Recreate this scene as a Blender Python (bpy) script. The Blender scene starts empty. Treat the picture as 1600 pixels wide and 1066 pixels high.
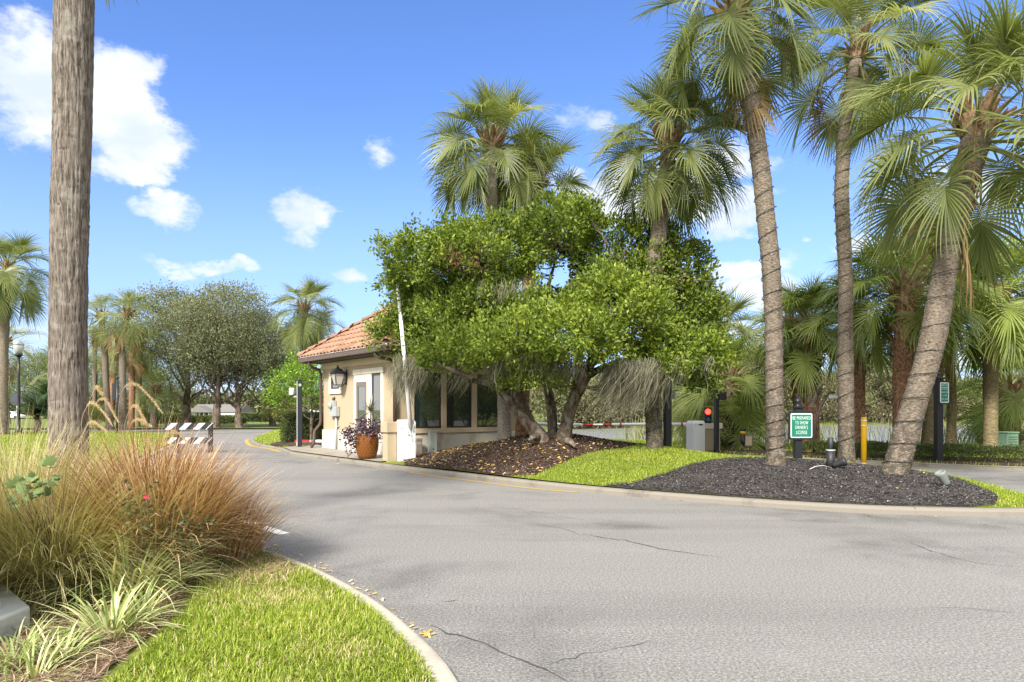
import bpy, bmesh, math, random
import numpy as np
from mathutils import Vector, Matrix, Euler
from mathutils.geometry import delaunay_2d_cdt

sc = bpy.context.scene
col = sc.collection
rad = math.radians

# ------------------------------------------------------------------ camera
CAMH = 1.45
FPX = 1067.0
cam = bpy.data.cameras.new('camera')
cam.lens = 24.0
cam.sensor_width = 36.0
cam.shift_y = 105.0 / 1600.0
cam.clip_start = 0.05
cam.clip_end = 3000.0
cam_o = bpy.data.objects.new('camera', cam)
cam_o.location = (0, 0, CAMH)
cam_o.rotation_euler = (rad(90), 0, 0)
col.objects.link(cam_o)
sc.camera = cam_o

# ------------------------------------------------------------------ light and exposure
SUN_EL, SUN_AZ = rad(39), rad(-160)        # azimuth from +Y towards +X
sun = bpy.data.lights.new('sun', 'SUN')
sun.energy = 2.95
sun.angle = rad(11)
sun.color = (1.0, 0.94, 0.86)
sun_o = bpy.data.objects.new('sun', sun)
sd = Vector((math.sin(SUN_AZ) * math.cos(SUN_EL), math.cos(SUN_AZ) * math.cos(SUN_EL), math.sin(SUN_EL)))
sun_o.rotation_euler = sd.to_track_quat('Z', 'Y').to_euler()
col.objects.link(sun_o)

vs = sc.view_settings
vs.view_transform = 'Standard'
vs.look = 'None'
vs.gamma = 1.0
vs.use_curve_mapping = False
vs.exposure = 1.55
sc.cycles.max_bounces = 6
sc.cycles.diffuse_bounces = 4
sc.cycles.glossy_bounces = 3
sc.cycles.transmission_bounces = 4
sc.cycles.transparent_max_bounces = 6
sc.cycles.use_denoising = True
sc.cycles.denoiser = 'OPENIMAGEDENOISE'
sc.cycles.denoising_input_passes = 'RGB_ALBEDO_NORMAL'
sc.cycles.denoising_prefilter = 'NONE'
sc.cycles.denoising_quality = 'HIGH'
sc.cycles.use_adaptive_sampling = False
sc.cycles.sample_clamp_indirect = 6.0
sc.cycles.caustics_reflective = False
sc.cycles.caustics_refractive = False

SKY_STRENGTH = 0.092
world = bpy.data.worlds.new('World')
sc.world = world
world.use_nodes = True
wn, wl = world.node_tree.nodes, world.node_tree.links
wn.clear()


class NG:
    """tiny helper to write node graphs as expressions"""
    def __init__(self, tree):
        self.t, self.n, self.l = tree, tree.nodes, tree.links

    def node(self, kind, **kw):
        nd = self.n.new(kind)
        for k, v in kw.items():
            setattr(nd, k, v)
        return nd

    def put(self, sock, v):
        if hasattr(v, 'is_linked') or isinstance(v, bpy.types.NodeSocket):
            self.l.new(v, sock)
        else:
            sock.default_value = v

    def math(self, op, a, b=None, c=None, clamp=False):
        nd = self.node('ShaderNodeMath', operation=op, use_clamp=clamp)
        self.put(nd.inputs[0], a)
        if b is not None:
            self.put(nd.inputs[1], b)
        if c is not None:
            self.put(nd.inputs[2], c)
        return nd.outputs[0]

    def mix(self, f, a, b, blend='MIX'):
        nd = self.node('ShaderNodeMix', data_type='RGBA', blend_type=blend)
        self.put(nd.inputs[0], f)
        self.put(nd.inputs[6], a)
        self.put(nd.inputs[7], b)
        return nd.outputs[2]

    def noise(self, vec, scale, detail=4.0, rough=0.55, out=0, dist=0.0):
        nd = self.node('ShaderNodeTexNoise')
        nd.inputs['Scale'].default_value = scale
        nd.inputs['Detail'].default_value = detail
        nd.inputs['Roughness'].default_value = rough
        nd.inputs['Distortion'].default_value = dist
        if vec is not None:
            self.l.new(vec, nd.inputs['Vector'])
        return nd.outputs[out]

    def ramp(self, f, stops):
        nd = self.node('ShaderNodeValToRGB')
        el = nd.color_ramp.elements
        while len(el) < len(stops):
            el.new(0.5)
        for e, (p, c) in zip(el, stops):
            e.position = p
            e.color = (*c, 1) if len(c) == 3 else c
        self.l.new(f, nd.inputs[0])
        return nd.outputs[0]

    def maprange(self, v, a, b, c=0.0, d=1.0, smooth=True):
        nd = self.node('ShaderNodeMapRange')
        nd.interpolation_type = 'SMOOTHSTEP' if smooth else 'LINEAR'
        self.put(nd.inputs[0], v)
        for i, x in enumerate((a, b, c, d)):
            nd.inputs[i + 1].default_value = x
        return nd.outputs[0]


def c4(c):
    return (c[0], c[1], c[2], 1.0)


# sky: Nishita with banks of white cloud laid out by compass direction and height
W = NG(world.node_tree)
sky = W.node('ShaderNodeTexSky', sky_type='NISHITA')
sky.sun_disc = False
sky.sun_elevation = SUN_EL
sky.sun_rotation = SUN_AZ
sky.altitude = 0
sky.air_density = 1.0
sky.dust_density = 0.4
sky.ozone_density = 2.2
tc = W.node('ShaderNodeTexCoord')
sep = W.node('ShaderNodeSeparateXYZ')
wl.new(tc.outputs['Generated'], sep.inputs[0])
az = W.math('ARCTAN2', sep.outputs[0], sep.outputs[1])
el = W.math('ARCSINE', sep.outputs[2])
n1 = W.node('ShaderNodeTexNoise')
n1.inputs['Scale'].default_value = 7.0
n1.inputs['Detail'].default_value = 8.0
n1.inputs['Roughness'].default_value = 0.62
mp = W.node('ShaderNodeMapping')
mp.inputs['Scale'].default_value = (1, 1, 1.7)
wl.new(tc.outputs['Generated'], mp.inputs[0])
wl.new(mp.outputs[0], n1.inputs['Vector'])
nsep = W.node('ShaderNodeSeparateColor')
wl.new(n1.outputs['Color'], nsep.inputs[0])
wx = W.math('MULTIPLY_ADD', nsep.outputs[0], 0.16, -0.08)
wy = W.math('MULTIPLY_ADD', nsep.outputs[1], 0.13, -0.065)
azw = W.math('ADD', az, wx)
elw = W.math('ADD', el, wy)
# (azimuth deg, elevation deg, half width, half height, density)
CLOUDS_PX = [(70, 140, 105, 75, 1.0), (170, 150, 95, 75, 1.0), (215, 215, 95, 42, 0.95), (185, 255, 75, 34, 0.9),
             (40, 215, 80, 40, 0.62), (285, 205, 28, 10, 0.5),
             (250, 328, 62, 27, 0.8), (205, 312, 26, 16, 0.5), (480, 334, 40, 30, 0.72), (330, 411, 85, 11, 0.62), (385, 413, 26, 12, 0.6), (265, 405, 22, 9, 0.45),
             (537, 434, 32, 15, 0.7), (612, 238, 28, 26, 0.5), (590, 450, 40, 10, 0.3),
             (1000, 300, 130, 34, 0.95), (1130, 318, 80, 26, 0.8), (915, 190, 50, 28, 0.6), (1090, 262, 130, 26, 0.72),
             (1150, 425, 75, 26, 0.85), (1180, 462, 90, 20, 0.75), (1120, 402, 40, 14, 0.6), (1175, 515, 90, 20, 0.72), (1240, 382, 14, 7, 0.5),
             (1345, 388, 48, 22, 0.8), (1500, 285, 90, 24, 0.75), (1570, 295, 60, 16, 0.6), (1290, 560, 120, 22, 0.6),
             (1460, 560, 120, 30, 0.6), (40, 520, 80, 24, 0.5), (90, 575, 120, 26, 0.6), (640, 470, 60, 14, 0.35), (700, 320, 50, 18, 0.3)]
best = None
for (px, py, rx, ry, dn) in CLOUDS_PX:
    u = (px - 800) / FPX
    a0 = math.atan(u)
    ca = math.cos(a0)
    e0 = math.atan((638 - py) / FPX * ca)
    ra = rx / FPX * ca * ca * 1.12
    re = ry / FPX * ca * 1.12
    dx = W.math('MULTIPLY', W.math('SUBTRACT', azw, a0), 1 / ra)
    dy = W.math('MULTIPLY', W.math('SUBTRACT', elw, e0), 1 / re)
    d2 = W.math('ADD', W.math('MULTIPLY', dx, dx), W.math('MULTIPLY', dy, dy))
    v = W.math('MULTIPLY', W.math('MAXIMUM', W.math('SUBTRACT', 1.0, W.math('MULTIPLY', d2, 0.6)), 0.0), dn)
    best = v if best is None else W.math('MAXIMUM', best, v)
# the sky outside the view carries denser cloud, added for neutral fill
fld = W.noise(mp.outputs[0], 2.2, 6, 0.6)
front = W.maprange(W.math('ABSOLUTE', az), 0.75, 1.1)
els = W.math('MULTIPLY', W.maprange(fld, 0.28, 0.52), front)
els = W.math('MULTIPLY', els, 0.95)
best = W.math('MAXIMUM', best, els)
n2 = W.noise(mp.outputs[0], 19.0, 10, 0.66)
dens = W.math('ADD', best, W.math('MULTIPLY_ADD', n2, 1.15, -0.575))
mask = W.maprange(dens, 0.28, 0.80)
mask = W.math('MULTIPLY', mask, W.maprange(best, 0.0, 0.3))
# self-shading of cloud: its body turns slightly grey-blue where it is thinner below
n3 = W.noise(mp.outputs[0], 9.0, 5, 0.6)
ccol = W.mix(W.maprange(n3, 0.35, 0.65), (3.25, 3.6, 4.3, 1), (4.5, 4.5, 4.5, 1))
# the veil of thin cloud that softens the sun covers the sky behind and beside the camera; made brighter than the visible clouds to fill the shade
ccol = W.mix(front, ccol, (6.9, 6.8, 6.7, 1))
tint = W.mix(1.0, sky.outputs[0], (0.56, 0.70, 1.0, 1), 'MULTIPLY')
# a summer haze brightens the sky just above the horizon all round
hz = W.maprange(el, -0.02, 0.42, 1.0, 0.0)
tint = W.mix(W.math('MULTIPLY', hz, 0.62), tint, (2.3, 2.9, 4.2, 1))
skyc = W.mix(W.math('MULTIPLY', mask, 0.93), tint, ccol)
bg = W.node('ShaderNodeBackground')
bg.inputs['Strength'].default_value = SKY_STRENGTH
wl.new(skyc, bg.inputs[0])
wo = W.node('ShaderNodeOutputWorld')
wl.new(bg.outputs[0], wo.inputs[0])


# ------------------------------------------------------------------ helpers
def at(px, py, Y):
    """the point that shows at photo pixel (px, py) at distance Y from the camera plane"""
    return Vector(((px - 800) / FPX * Y, Y, CAMH + (638 - py) / FPX * Y))


def new_obj(name, me, parent=None, loc=None, rot=None):
    o = bpy.data.objects.new(name, me)
    col.objects.link(o)
    if parent is not None:
        o.parent = parent
    if loc is not None:
        o.location = loc
    if rot is not None:
        o.rotation_euler = rot
    return o


def tag(o, label=None, cat=None, group=None, kind=None):
    if label:
        o['label'] = label
    if cat:
        o['category'] = cat
    if group:
        o['group'] = group
    if kind:
        o['kind'] = kind
    return o


def thing(name, label, cat, loc=(0, 0, 0), rotz=0.0, group=None):
    o = new_obj(name, None, None, loc, (0, 0, rotz))
    o.empty_display_size = 0.2
    return tag(o, label, cat, group)


def np_mesh(name, V, F, mats, tint=None, midx=None, smooth=False):
    """V (n,3), F list of int arrays (m,k)"""
    me = bpy.data.meshes.new(name)
    V = np.asarray(V, np.float32)
    if not isinstance(F, (list, tuple)):
        F = [F]
    F = [np.asarray(f, np.int32) for f in F if len(f)]
    me.vertices.add(len(V))
    me.vertices.foreach_set('co', V.ravel())
    nl = sum(f.size for f in F)
    nf = sum(len(f) for f in F)
    me.loops.add(nl)
    me.polygons.add(nf)
    me.loops.foreach_set('vertex_index', np.concatenate([f.ravel() for f in F]))
    tot = np.concatenate([np.full(len(f), f.shape[1], np.int32) for f in F])
    st = np.concatenate([[0], np.cumsum(tot)[:-1]]).astype(np.int32)
    me.polygons.foreach_set('loop_start', st)
    if midx is not None:
        me.polygons.foreach_set('material_index', np.asarray(midx, np.int32))
    me.polygons.foreach_set('use_smooth', np.full(nf, smooth, bool))
    for m in (mats if isinstance(mats, (list, tuple)) else [mats]):
        me.materials.append(m)
    if tint is not None:
        at_ = me.attributes.new('tint', 'FLOAT', 'POINT')
        at_.data.foreach_set('value', np.asarray(tint, np.float32))
    me.update(calc_edges=True)
    me.validate()
    return me


class MB:
    """collects simple solids into one mesh"""
    def __init__(self):
        self.v, self.f, self.sm = [], [], []

    def _add(self, vs_, fs, smooth=False):
        b = len(self.v)
        self.v += [tuple(p) for p in vs_]
        for f in fs:
            self.f.append([b + i for i in f])
            self.sm.append(smooth)

    def box(self, c, s, M=None):
        x, y, z = s[0] / 2, s[1] / 2, s[2] / 2
        vs_ = [Vector((sx * x, sy * y, sz * z)) for sz in (-1, 1) for sx, sy in ((-1, -1), (1, -1), (1, 1), (-1, 1))]
        if M is not None:
            vs_ = [M @ p for p in vs_]
        vs_ = [p + Vector(c) for p in vs_]
        self._add(vs_, [(3, 2, 1, 0), (4, 5, 6, 7), (0, 1, 5, 4), (1, 2, 6, 5), (2, 3, 7, 6), (3, 0, 4, 7)])
        return self

    def span(self, a, b):
        a, b = Vector(a), Vector(b)
        return self.box((a + b) / 2, [abs(q) for q in (b - a)])

    def tube(self, pts, r, n=8, cap=True, smooth=True):
        pts = [Vector(p) for p in pts]
        rs = r if isinstance(r, (list, tuple)) else [r] * len(pts)
        vs_, fs = [], []
        up = None
        for i, p in enumerate(pts):
            d = (pts[min(i + 1, len(pts) - 1)] - pts[max(i - 1, 0)]).normalized()
            if up is None:
                up = Vector((0, 0, 1)) if abs(d.z) < 0.9 else Vector((1, 0, 0))
            s = d.cross(up)
            if s.length < 1e-4:
                s = d.cross(Vector((0, 1, 0)))
            s.normalize()
            u = s.cross(d).normalized()
            up = u
            for k in range(n):
                a = 2 * math.pi * k / n
                vs_.append(p + (s * math.cos(a) + u * math.sin(a)) * rs[i])
        for i in range(len(pts) - 1):
            for k in range(n):
                k2 = (k + 1) % n
                fs.append((i * n + k, i * n + k2, (i + 1) * n + k2, (i + 1) * n + k))
        b = len(self.v)
        self._add(vs_, fs, smooth)
        if cap:
            self.f.append([b + k for k in range(n)][::-1]); self.sm.append(False)
            e = b + (len(pts) - 1) * n
            self.f.append([e + k for k in range(n)]); self.sm.append(False)
        return self

    def lathe(self, prof, c=(0, 0, 0), n=20, smooth=True, cap=True):
        c = Vector(c)
        vs_ = []
        for (r, z) in prof:
            for k in range(n):
                a = 2 * math.pi * k / n
                vs_.append(c + Vector((r * math.cos(a), r * math.sin(a), z)))
        fs = []
        for i in range(len(prof) - 1):
            for k in range(n):
                k2 = (k + 1) % n
                fs.append((i * n + k, i * n + k2, (i + 1) * n + k2, (i + 1) * n + k))
        b = len(self.v)
        self._add(vs_, fs, smooth)
        if cap:
            self.f.append([b + k for k in range(n)][::-1]); self.sm.append(False)
            e = b + (len(prof) - 1) * n
            self.f.append([e + k for k in range(n)]); self.sm.append(False)
        return self

    def prism(self, poly, h, M=None):
        """polygon in local XY extruded h along local Z, then M"""
        n = len(poly)
        vs_ = [Vector((p[0], p[1], 0)) for p in poly] + [Vector((p[0], p[1], h)) for p in poly]
        if M is not None:
            vs_ = [M @ p for p in vs_]
        fs = [tuple(range(n))[::-1], tuple(range(n, 2 * n))] + [(i, (i + 1) % n, n + (i + 1) % n, n + i) for i in range(n)]
        self._add(vs_, fs)
        return self

    def mesh(self, name, m):
        me = bpy.data.meshes.new(name)
        me.from_pydata(self.v, [], self.f)
        me.polygons.foreach_set('use_smooth', self.sm)
        for q in (m if isinstance(m, (list, tuple)) else [m]):
            me.materials.append(q)
        me.update()
        return me

    def build(self, name, m, parent=None, loc=None, rot=None, bevel=0.0, seg=2):
        o = new_obj(name, self.mesh(name, m), parent, loc, rot)
        if bevel:
            md = o.modifiers.new('bevel', 'BEVEL')
            md.width = bevel
            md.segments = seg
            md.limit_method = 'ANGLE'
            md.angle_limit = rad(40)
        return o


def rounded_rect(w, h, r, n=5):
    pts = []
    for cx, cy, a0 in ((w / 2 - r, h / 2 - r, 0), (-w / 2 + r, h / 2 - r, 90), (-w / 2 + r, -h / 2 + r, 180), (w / 2 - r, -h / 2 + r, 270)):
        for k in range(n + 1):
            a = rad(a0 + 90 * k / n)
            pts.append((cx + r * math.cos(a), cy + r * math.sin(a)))
    return pts


def text_part(body, size, loc, m, parent, width=None, name='lettering', rotx=90.0, thick=0.002, bold=0.0):
    cu = bpy.data.curves.new('lettering', 'FONT')
    cu.body = body
    cu.size = size
    cu.align_x = 'CENTER'
    cu.align_y = 'CENTER'
    cu.extrude = thick
    cu.offset = bold
    cu.space_character = 1.1
    cu.resolution_u = 3
    tmp = bpy.data.objects.new('lettering_curve', cu)
    col.objects.link(tmp)
    dg = bpy.context.evaluated_depsgraph_get()
    me = bpy.data.meshes.new_from_object(tmp.evaluated_get(dg))
    bpy.data.objects.remove(tmp)
    if width:
        xs = [v.co.x for v in me.vertices]
        k = width / (max(xs) - min(xs))
        for v in me.vertices:
            v.co.x *= k
    me.materials.clear()
    me.materials.append(m)
    return new_obj(name, me, parent, loc, (rad(rotx), 0, 0))


def smooth_path(P, n):
    """Catmull-Rom through control rows P (k, d) sampled to n rows"""
    P = np.asarray(P, float)
    k = len(P)
    A = np.vstack([2 * P[0] - P[1], P, 2 * P[-1] - P[-2]])
    t = np.linspace(0, k - 1, n)
    i = np.minimum(t.astype(int), k - 2)
    f = (t - i)[:, None]
    p0, p1, p2, p3 = A[i], A[i + 1], A[i + 2], A[i + 3]
    return 0.5 * (2 * p1 + (p2 - p0) * f + (2 * p0 - 5 * p1 + 4 * p2 - p3) * f ** 2 + (3 * p1 - p0 - 3 * p2 + p3) * f ** 3)


def vnoise(u, v, nu, nv, rng):
    """smooth value noise on a u-periodic lattice; u, v in [0,1]"""
    T = rng.random((nv + 2, nu))
    x, y = (u % 1.0) * nu, np.clip(v, 0, 1) * nv
    i, j = x.astype(int) % nu, y.astype(int)
    fx, fy = x - np.floor(x), y - j
    fx, fy = fx * fx * (3 - 2 * fx), fy * fy * (3 - 2 * fy)
    i2, j2 = (i + 1) % nu, np.minimum(j + 1, nv + 1)
    return (T[j, i] * (1 - fx) + T[j, i2] * fx) * (1 - fy) + (T[j2, i] * (1 - fx) + T[j2, i2] * fx) * fy


def tube_np(path, rads, sides, disp=None):
    """path (n,3), rads (n,), disp (n,sides) added to the radius -> V, quads"""
    path = np.asarray(path, float)
    n = len(path)
    T = np.gradient(path, axis=0)
    T /= np.linalg.norm(T, axis=1, keepdims=True) + 1e-9
    ref = np.array([1.0, 0, 0]) if abs(T[:, 0]).mean() < 0.75 else np.array([0, 1.0, 0])
    S = ref - T * (T @ ref)[:, None]
    S /= np.linalg.norm(S, axis=1, keepdims=True) + 1e-9
    U = np.cross(T, S)
    a = np.linspace(0, 2 * np.pi, sides, endpoint=False)
    R = np.asarray(rads, float)[:, None] + (0 if disp is None else disp)
    R = np.broadcast_to(R, (n, sides))
    V = path[:, None, :] + (S[:, None, :] * np.cos(a)[None, :, None] + U[:, None, :] * np.sin(a)[None, :, None]) * R[..., None]
    i = np.arange(n - 1)[:, None] * sides
    k = np.arange(sides)[None, :]
    k2 = (k + 1) % sides
    Q = np.stack([i + k, i + k2, i + sides + k2, i + sides + k], -1).reshape(-1, 4)
    return V.reshape(-1, 3), Q


def in_poly(x, y, poly):
    P = np.asarray(poly, float)
    x, y = np.asarray(x, float), np.asarray(y, float)
    ins = np.zeros(x.shape, bool)
    j = len(P) - 1
    for i in range(len(P)):
        xi, yi, xj, yj = P[i, 0], P[i, 1], P[j, 0], P[j, 1]
        c = ((yi > y) != (yj > y)) & (x < (xj - xi) * (y - yi) / (yj - yi + 1e-12) + xi)
        ins ^= c
        j = i
    return ins


def poly_dist(x, y, poly, closed=True):
    P = np.asarray(poly, float)
    x, y = np.asarray(x, float), np.asarray(y, float)
    d = np.full(x.shape, 1e9)
    for i in range(len(P) if closed else len(P) - 1):
        a, b = P[i], P[(i + 1) % len(P)]
        ab = b - a
        t = np.clip(((x - a[0]) * ab[0] + (y - a[1]) * ab[1]) / (ab @ ab + 1e-12), 0, 1)
        d = np.minimum(d, np.hypot(x - a[0] - t * ab[0], y - a[1] - t * ab[1]))
    return d


def dense(poly, closed=True, step=0.6):
    P = [Vector(p) for p in poly]
    if closed:
        P = P + [P[0]]
    out = []
    for a, b in zip(P[:-1], P[1:]):
        n = max(1, int((b - a).length / step))
        out += [tuple(a.lerp(b, k / n)) for k in range(n)]
    if not closed:
        out.append(tuple(P[-1]))
    return out


def round_poly(poly, closed=True, n=6):
    """smooth a closed polyline by Catmull-Rom"""
    P = np.asarray(poly, float)
    k = len(P)
    if closed:
        Q = np.vstack([P[-1], P, P[0], P[1]])
        segs = k
    else:
        Q = np.vstack([2 * P[0] - P[1], P, 2 * P[-1] - P[-2]])
        segs = k - 1
    out = []
    for i in range(segs):
        p0, p1, p2, p3 = Q[i], Q[i + 1], Q[i + 2], Q[i + 3]
        for f in np.arange(n) / n:
            out.append(0.5 * (2 * p1 + (p2 - p0) * f + (2 * p0 - 5 * p1 + 4 * p2 - p3) * f ** 2 + (3 * p1 - p0 - 3 * p2 + p3) * f ** 3))
    if not closed:
        out.append(P[-1])
    return [tuple(q) for q in out]


def sheet(name, poly, hfun, m, step=0.5, kind='structure', jitter=0.0, seed=1, lim=None):
    """a filled polygon with inner points on a grid, lifted by hfun(x, y)"""
    P = np.asarray(poly, float)
    x0, y0 = P.min(0)
    x1, y1 = P.max(0)
    gx, gy = np.meshgrid(np.arange(x0, x1, step), np.arange(y0, y1, step))
    gx, gy = gx.ravel(), gy.ravel()
    rng = np.random.default_rng(seed)
    gx = gx + (rng.random(gx.shape) - .5) * step * .6
    gy = gy + (rng.random(gy.shape) - .5) * step * .6
    ok = in_poly(gx, gy, poly) & (poly_dist(gx, gy, poly) > step * 0.35)
    if lim is not None:
        ok &= lim(gx, gy)
    pts = [Vector((a, b)) for a, b in poly] + [Vector((a, b)) for a, b in zip(gx[ok], gy[ok])]
    n = len(poly)
    r = delaunay_2d_cdt(pts, [], [list(range(n))], 1, 1e-5)
    vx = np.array([[p.x, p.y] for p in r[0]])
    z = hfun(vx[:, 0], vx[:, 1])
    if jitter:
        z = z + (rng.random(len(z)) - .5) * jitter
    me = bpy.data.meshes.new(name)
    me.from_pydata([(a, b, c) for (a, b), c in zip(vx, z)], [], [list(f) for f in r[2]])
    me.materials.append(m)
    me.polygons.foreach_set('use_smooth', [True] * len(me.polygons))
    me.update()
    # faces must look up
    if len(me.polygons) and sum(p.normal.z for p in me.polygons) < 0:
        me.flip_normals()
    o = new_obj(name, me)
    if kind:
        o['kind'] = kind
    return o


def flat(z):
    return lambda x, y: np.full(np.shape(x), z, float)


# ------------------------------------------------------------------ materials
def base_mat(name):
    m = bpy.data.materials.new(name)
    m.use_nodes = True
    g = NG(m.node_tree)
    b = m.node_tree.nodes['Principled BSDF']
    return m, g, b


def plain(name, c, rough=0.6, metal=0.0, var=0.06, scale=6.0, bump=0.0, bscale=40.0, spec=0.5):
    m, g, b = base_mat(name)
    t = g.node('ShaderNodeTexCoord')
    n = g.noise(t.outputs['Object'], scale, 5, 0.6)
    lo = tuple(max(0, q * (1 - var)) for q in c)
    hi = tuple(min(1, q * (1 + var)) for q in c)
    g.put(b.inputs['Base Color'], g.ramp(n, [(0.3, lo), (0.7, hi)]))
    b.inputs['Roughness'].default_value = rough
    b.inputs['Metallic'].default_value = metal
    b.inputs['Specular IOR Level'].default_value = spec
    if bump:
        bn = g.node('ShaderNodeBump')
        bn.inputs['Strength'].default_value = bump
        bn.inputs['Distance'].default_value = 0.01
        g.put(bn.inputs['Height'], g.noise(t.outputs['Object'], bscale, 4, 0.6))
        g.put(b.inputs['Normal'], bn.outputs[0])
    return m


def stained(name, c, stain, amount=0.5, scale=1.2, rough=0.85, bump=0.25, bscale=70.0, stretch=(1, 1, 0.35)):
    """stucco, paint or concrete with its own dirt marks"""
    m, g, b = base_mat(name)
    t = g.node('ShaderNodeTexCoord')
    mp_ = g.node('ShaderNodeMapping')
    mp_.inputs['Scale'].default_value = stretch
    g.put(mp_.inputs[0], t.outputs['Object'])
    n = g.noise(mp_.outputs[0], scale, 7, 0.62)
    f = g.noise(t.outputs['Object'], 45, 3, 0.6)
    lo = tuple(q * 0.93 for q in c)
    cc = g.ramp(f, [(0.35, lo), (0.65, c)])
    g.put(b.inputs['Base Color'], g.mix(g.math('MULTIPLY', g.maprange(n, 0.5, 0.78), amount), cc, c4(stain)))
    b.inputs['Roughness'].default_value = rough
    b.inputs['Specular IOR Level'].default_value = 0.3
    bn = g.node('ShaderNodeBump')
    bn.inputs['Strength'].default_value = bump
    bn.inputs['Distance'].default_value = 0.006
    g.put(bn.inputs['Height'], g.noise(t.outputs['Object'], bscale, 4, 0.6))
    g.put(b.inputs['Normal'], bn.outputs[0])
    return m


def leafy(name, stops, transl=0.3, rough=0.5, rand=0.22, spec=0.35):
    """leaf or blade: colour runs along the 'tint' of each leaf; some light comes through"""
    m, g, b = base_mat(name)
    a = g.node('ShaderNodeAttribute', attribute_name='tint')
    oi = g.node('ShaderNodeObjectInfo')
    v = g.math('ADD', a.outputs['Fac'], g.math('MULTIPLY_ADD', oi.outputs['Random'], rand, -rand / 2))
    cc = g.ramp(v, stops)
    g.put(b.inputs['Base Color'], cc)
    b.inputs['Roughness'].default_value = rough
    b.inputs['Specular IOR Level'].default_value = spec
    tr = g.node('ShaderNodeBsdfTranslucent')
    g.put(tr.inputs['Color'], g.mix(1.0, cc, (1.15, 1.2, 0.6, 1), 'MULTIPLY'))
    mx = g.node('ShaderNodeMixShader')
    mx.inputs[0].default_value = transl
    g.l.new(b.outputs[0], mx.inputs[1])
    g.l.new(tr.outputs[0], mx.inputs[2])
    out = m.node_tree.nodes['Material Output']
    g.l.new(mx.outputs[0], out.inputs[0])
    return m


def bark(name, dark, mid, light, sx=14.0, sz=2.5, bump=0.6, lichen=None, foot=None):
    m, g, b = base_mat(name)
    t = g.node('ShaderNodeTexCoord')
    mp_ = g.node('ShaderNodeMapping')
    mp_.inputs['Scale'].default_value = (sx, sx, sz)
    g.put(mp_.inputs[0], t.outputs['Object'])
    n = g.noise(mp_.outputs[0], 1.6, 8, 0.68)
    n2 = g.noise(t.outputs['Object'], 2.2, 4, 0.6)
    cc = g.ramp(n, [(0.36, dark), (0.5, mid), (0.65, light)])
    cc = g.mix(g.math('MULTIPLY', g.maprange(n2, 0.45, 0.7), 0.45), cc, c4(mid))
    if lichen:
        n3 = g.noise(t.outputs['Object'], 5.0, 6, 0.65)
        cc = g.mix(g.math('MULTIPLY', g.maprange(n3, 0.52, 0.66), 0.6), cc, c4(lichen))
    if foot:
        # dark mottled lichen and splash dirt on the lowest two metres of a trunk
        sp = g.node('ShaderNodeSeparateXYZ')
        g.put(sp.inputs[0], t.outputs['Object'])
        low = g.maprange(sp.outputs[2], 0.3, 2.6, 1.0, 0.0)
        n4 = g.noise(t.outputs['Object'], 9.0, 6, 0.7)
        cc = g.mix(g.math('MULTIPLY', g.math('MULTIPLY', low, g.maprange(n4, 0.42, 0.58)), 0.8), cc, c4(foot))
    g.put(b.inputs['Base Color'], cc)
    b.inputs['Roughness'].default_value = 0.95
    b.inputs['Specular IOR Level'].default_value = 0.15
    bn = g.node('ShaderNodeBump')
    bn.inputs['Strength'].default_value = bump
    bn.inputs['Distance'].default_value = 0.02
    g.put(bn.inputs['Height'], n)
    g.put(b.inputs['Normal'], bn.outputs[0])
    return m


def ground_mat(name, stops, scale=3.0, fine=60.0, bump=0.4, rough=0.95, fine_amt=0.5, dist=0.02):
    m, g, b = base_mat(name)
    t = g.node('ShaderNodeTexCoord')
    n = g.noise(t.outputs['Object'], scale, 7, 0.65)
    f = g.noise(t.outputs['Object'], fine, 5, 0.7)
    v = g.math('ADD', g.math('MULTIPLY', n, 1 - fine_amt), g.math('MULTIPLY', f, fine_amt))
    g.put(b.inputs['Base Color'], g.ramp(v, stops))
    b.inputs['Roughness'].default_value = rough
    b.inputs['Specular IOR Level'].default_value = 0.2
    bn = g.node('ShaderNodeBump')
    bn.inputs['Strength'].default_value = bump
    bn.inputs['Distance'].default_value = dist
    g.put(bn.inputs['Height'], f)
    g.put(b.inputs['Normal'], bn.outputs[0])
    return m


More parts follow.
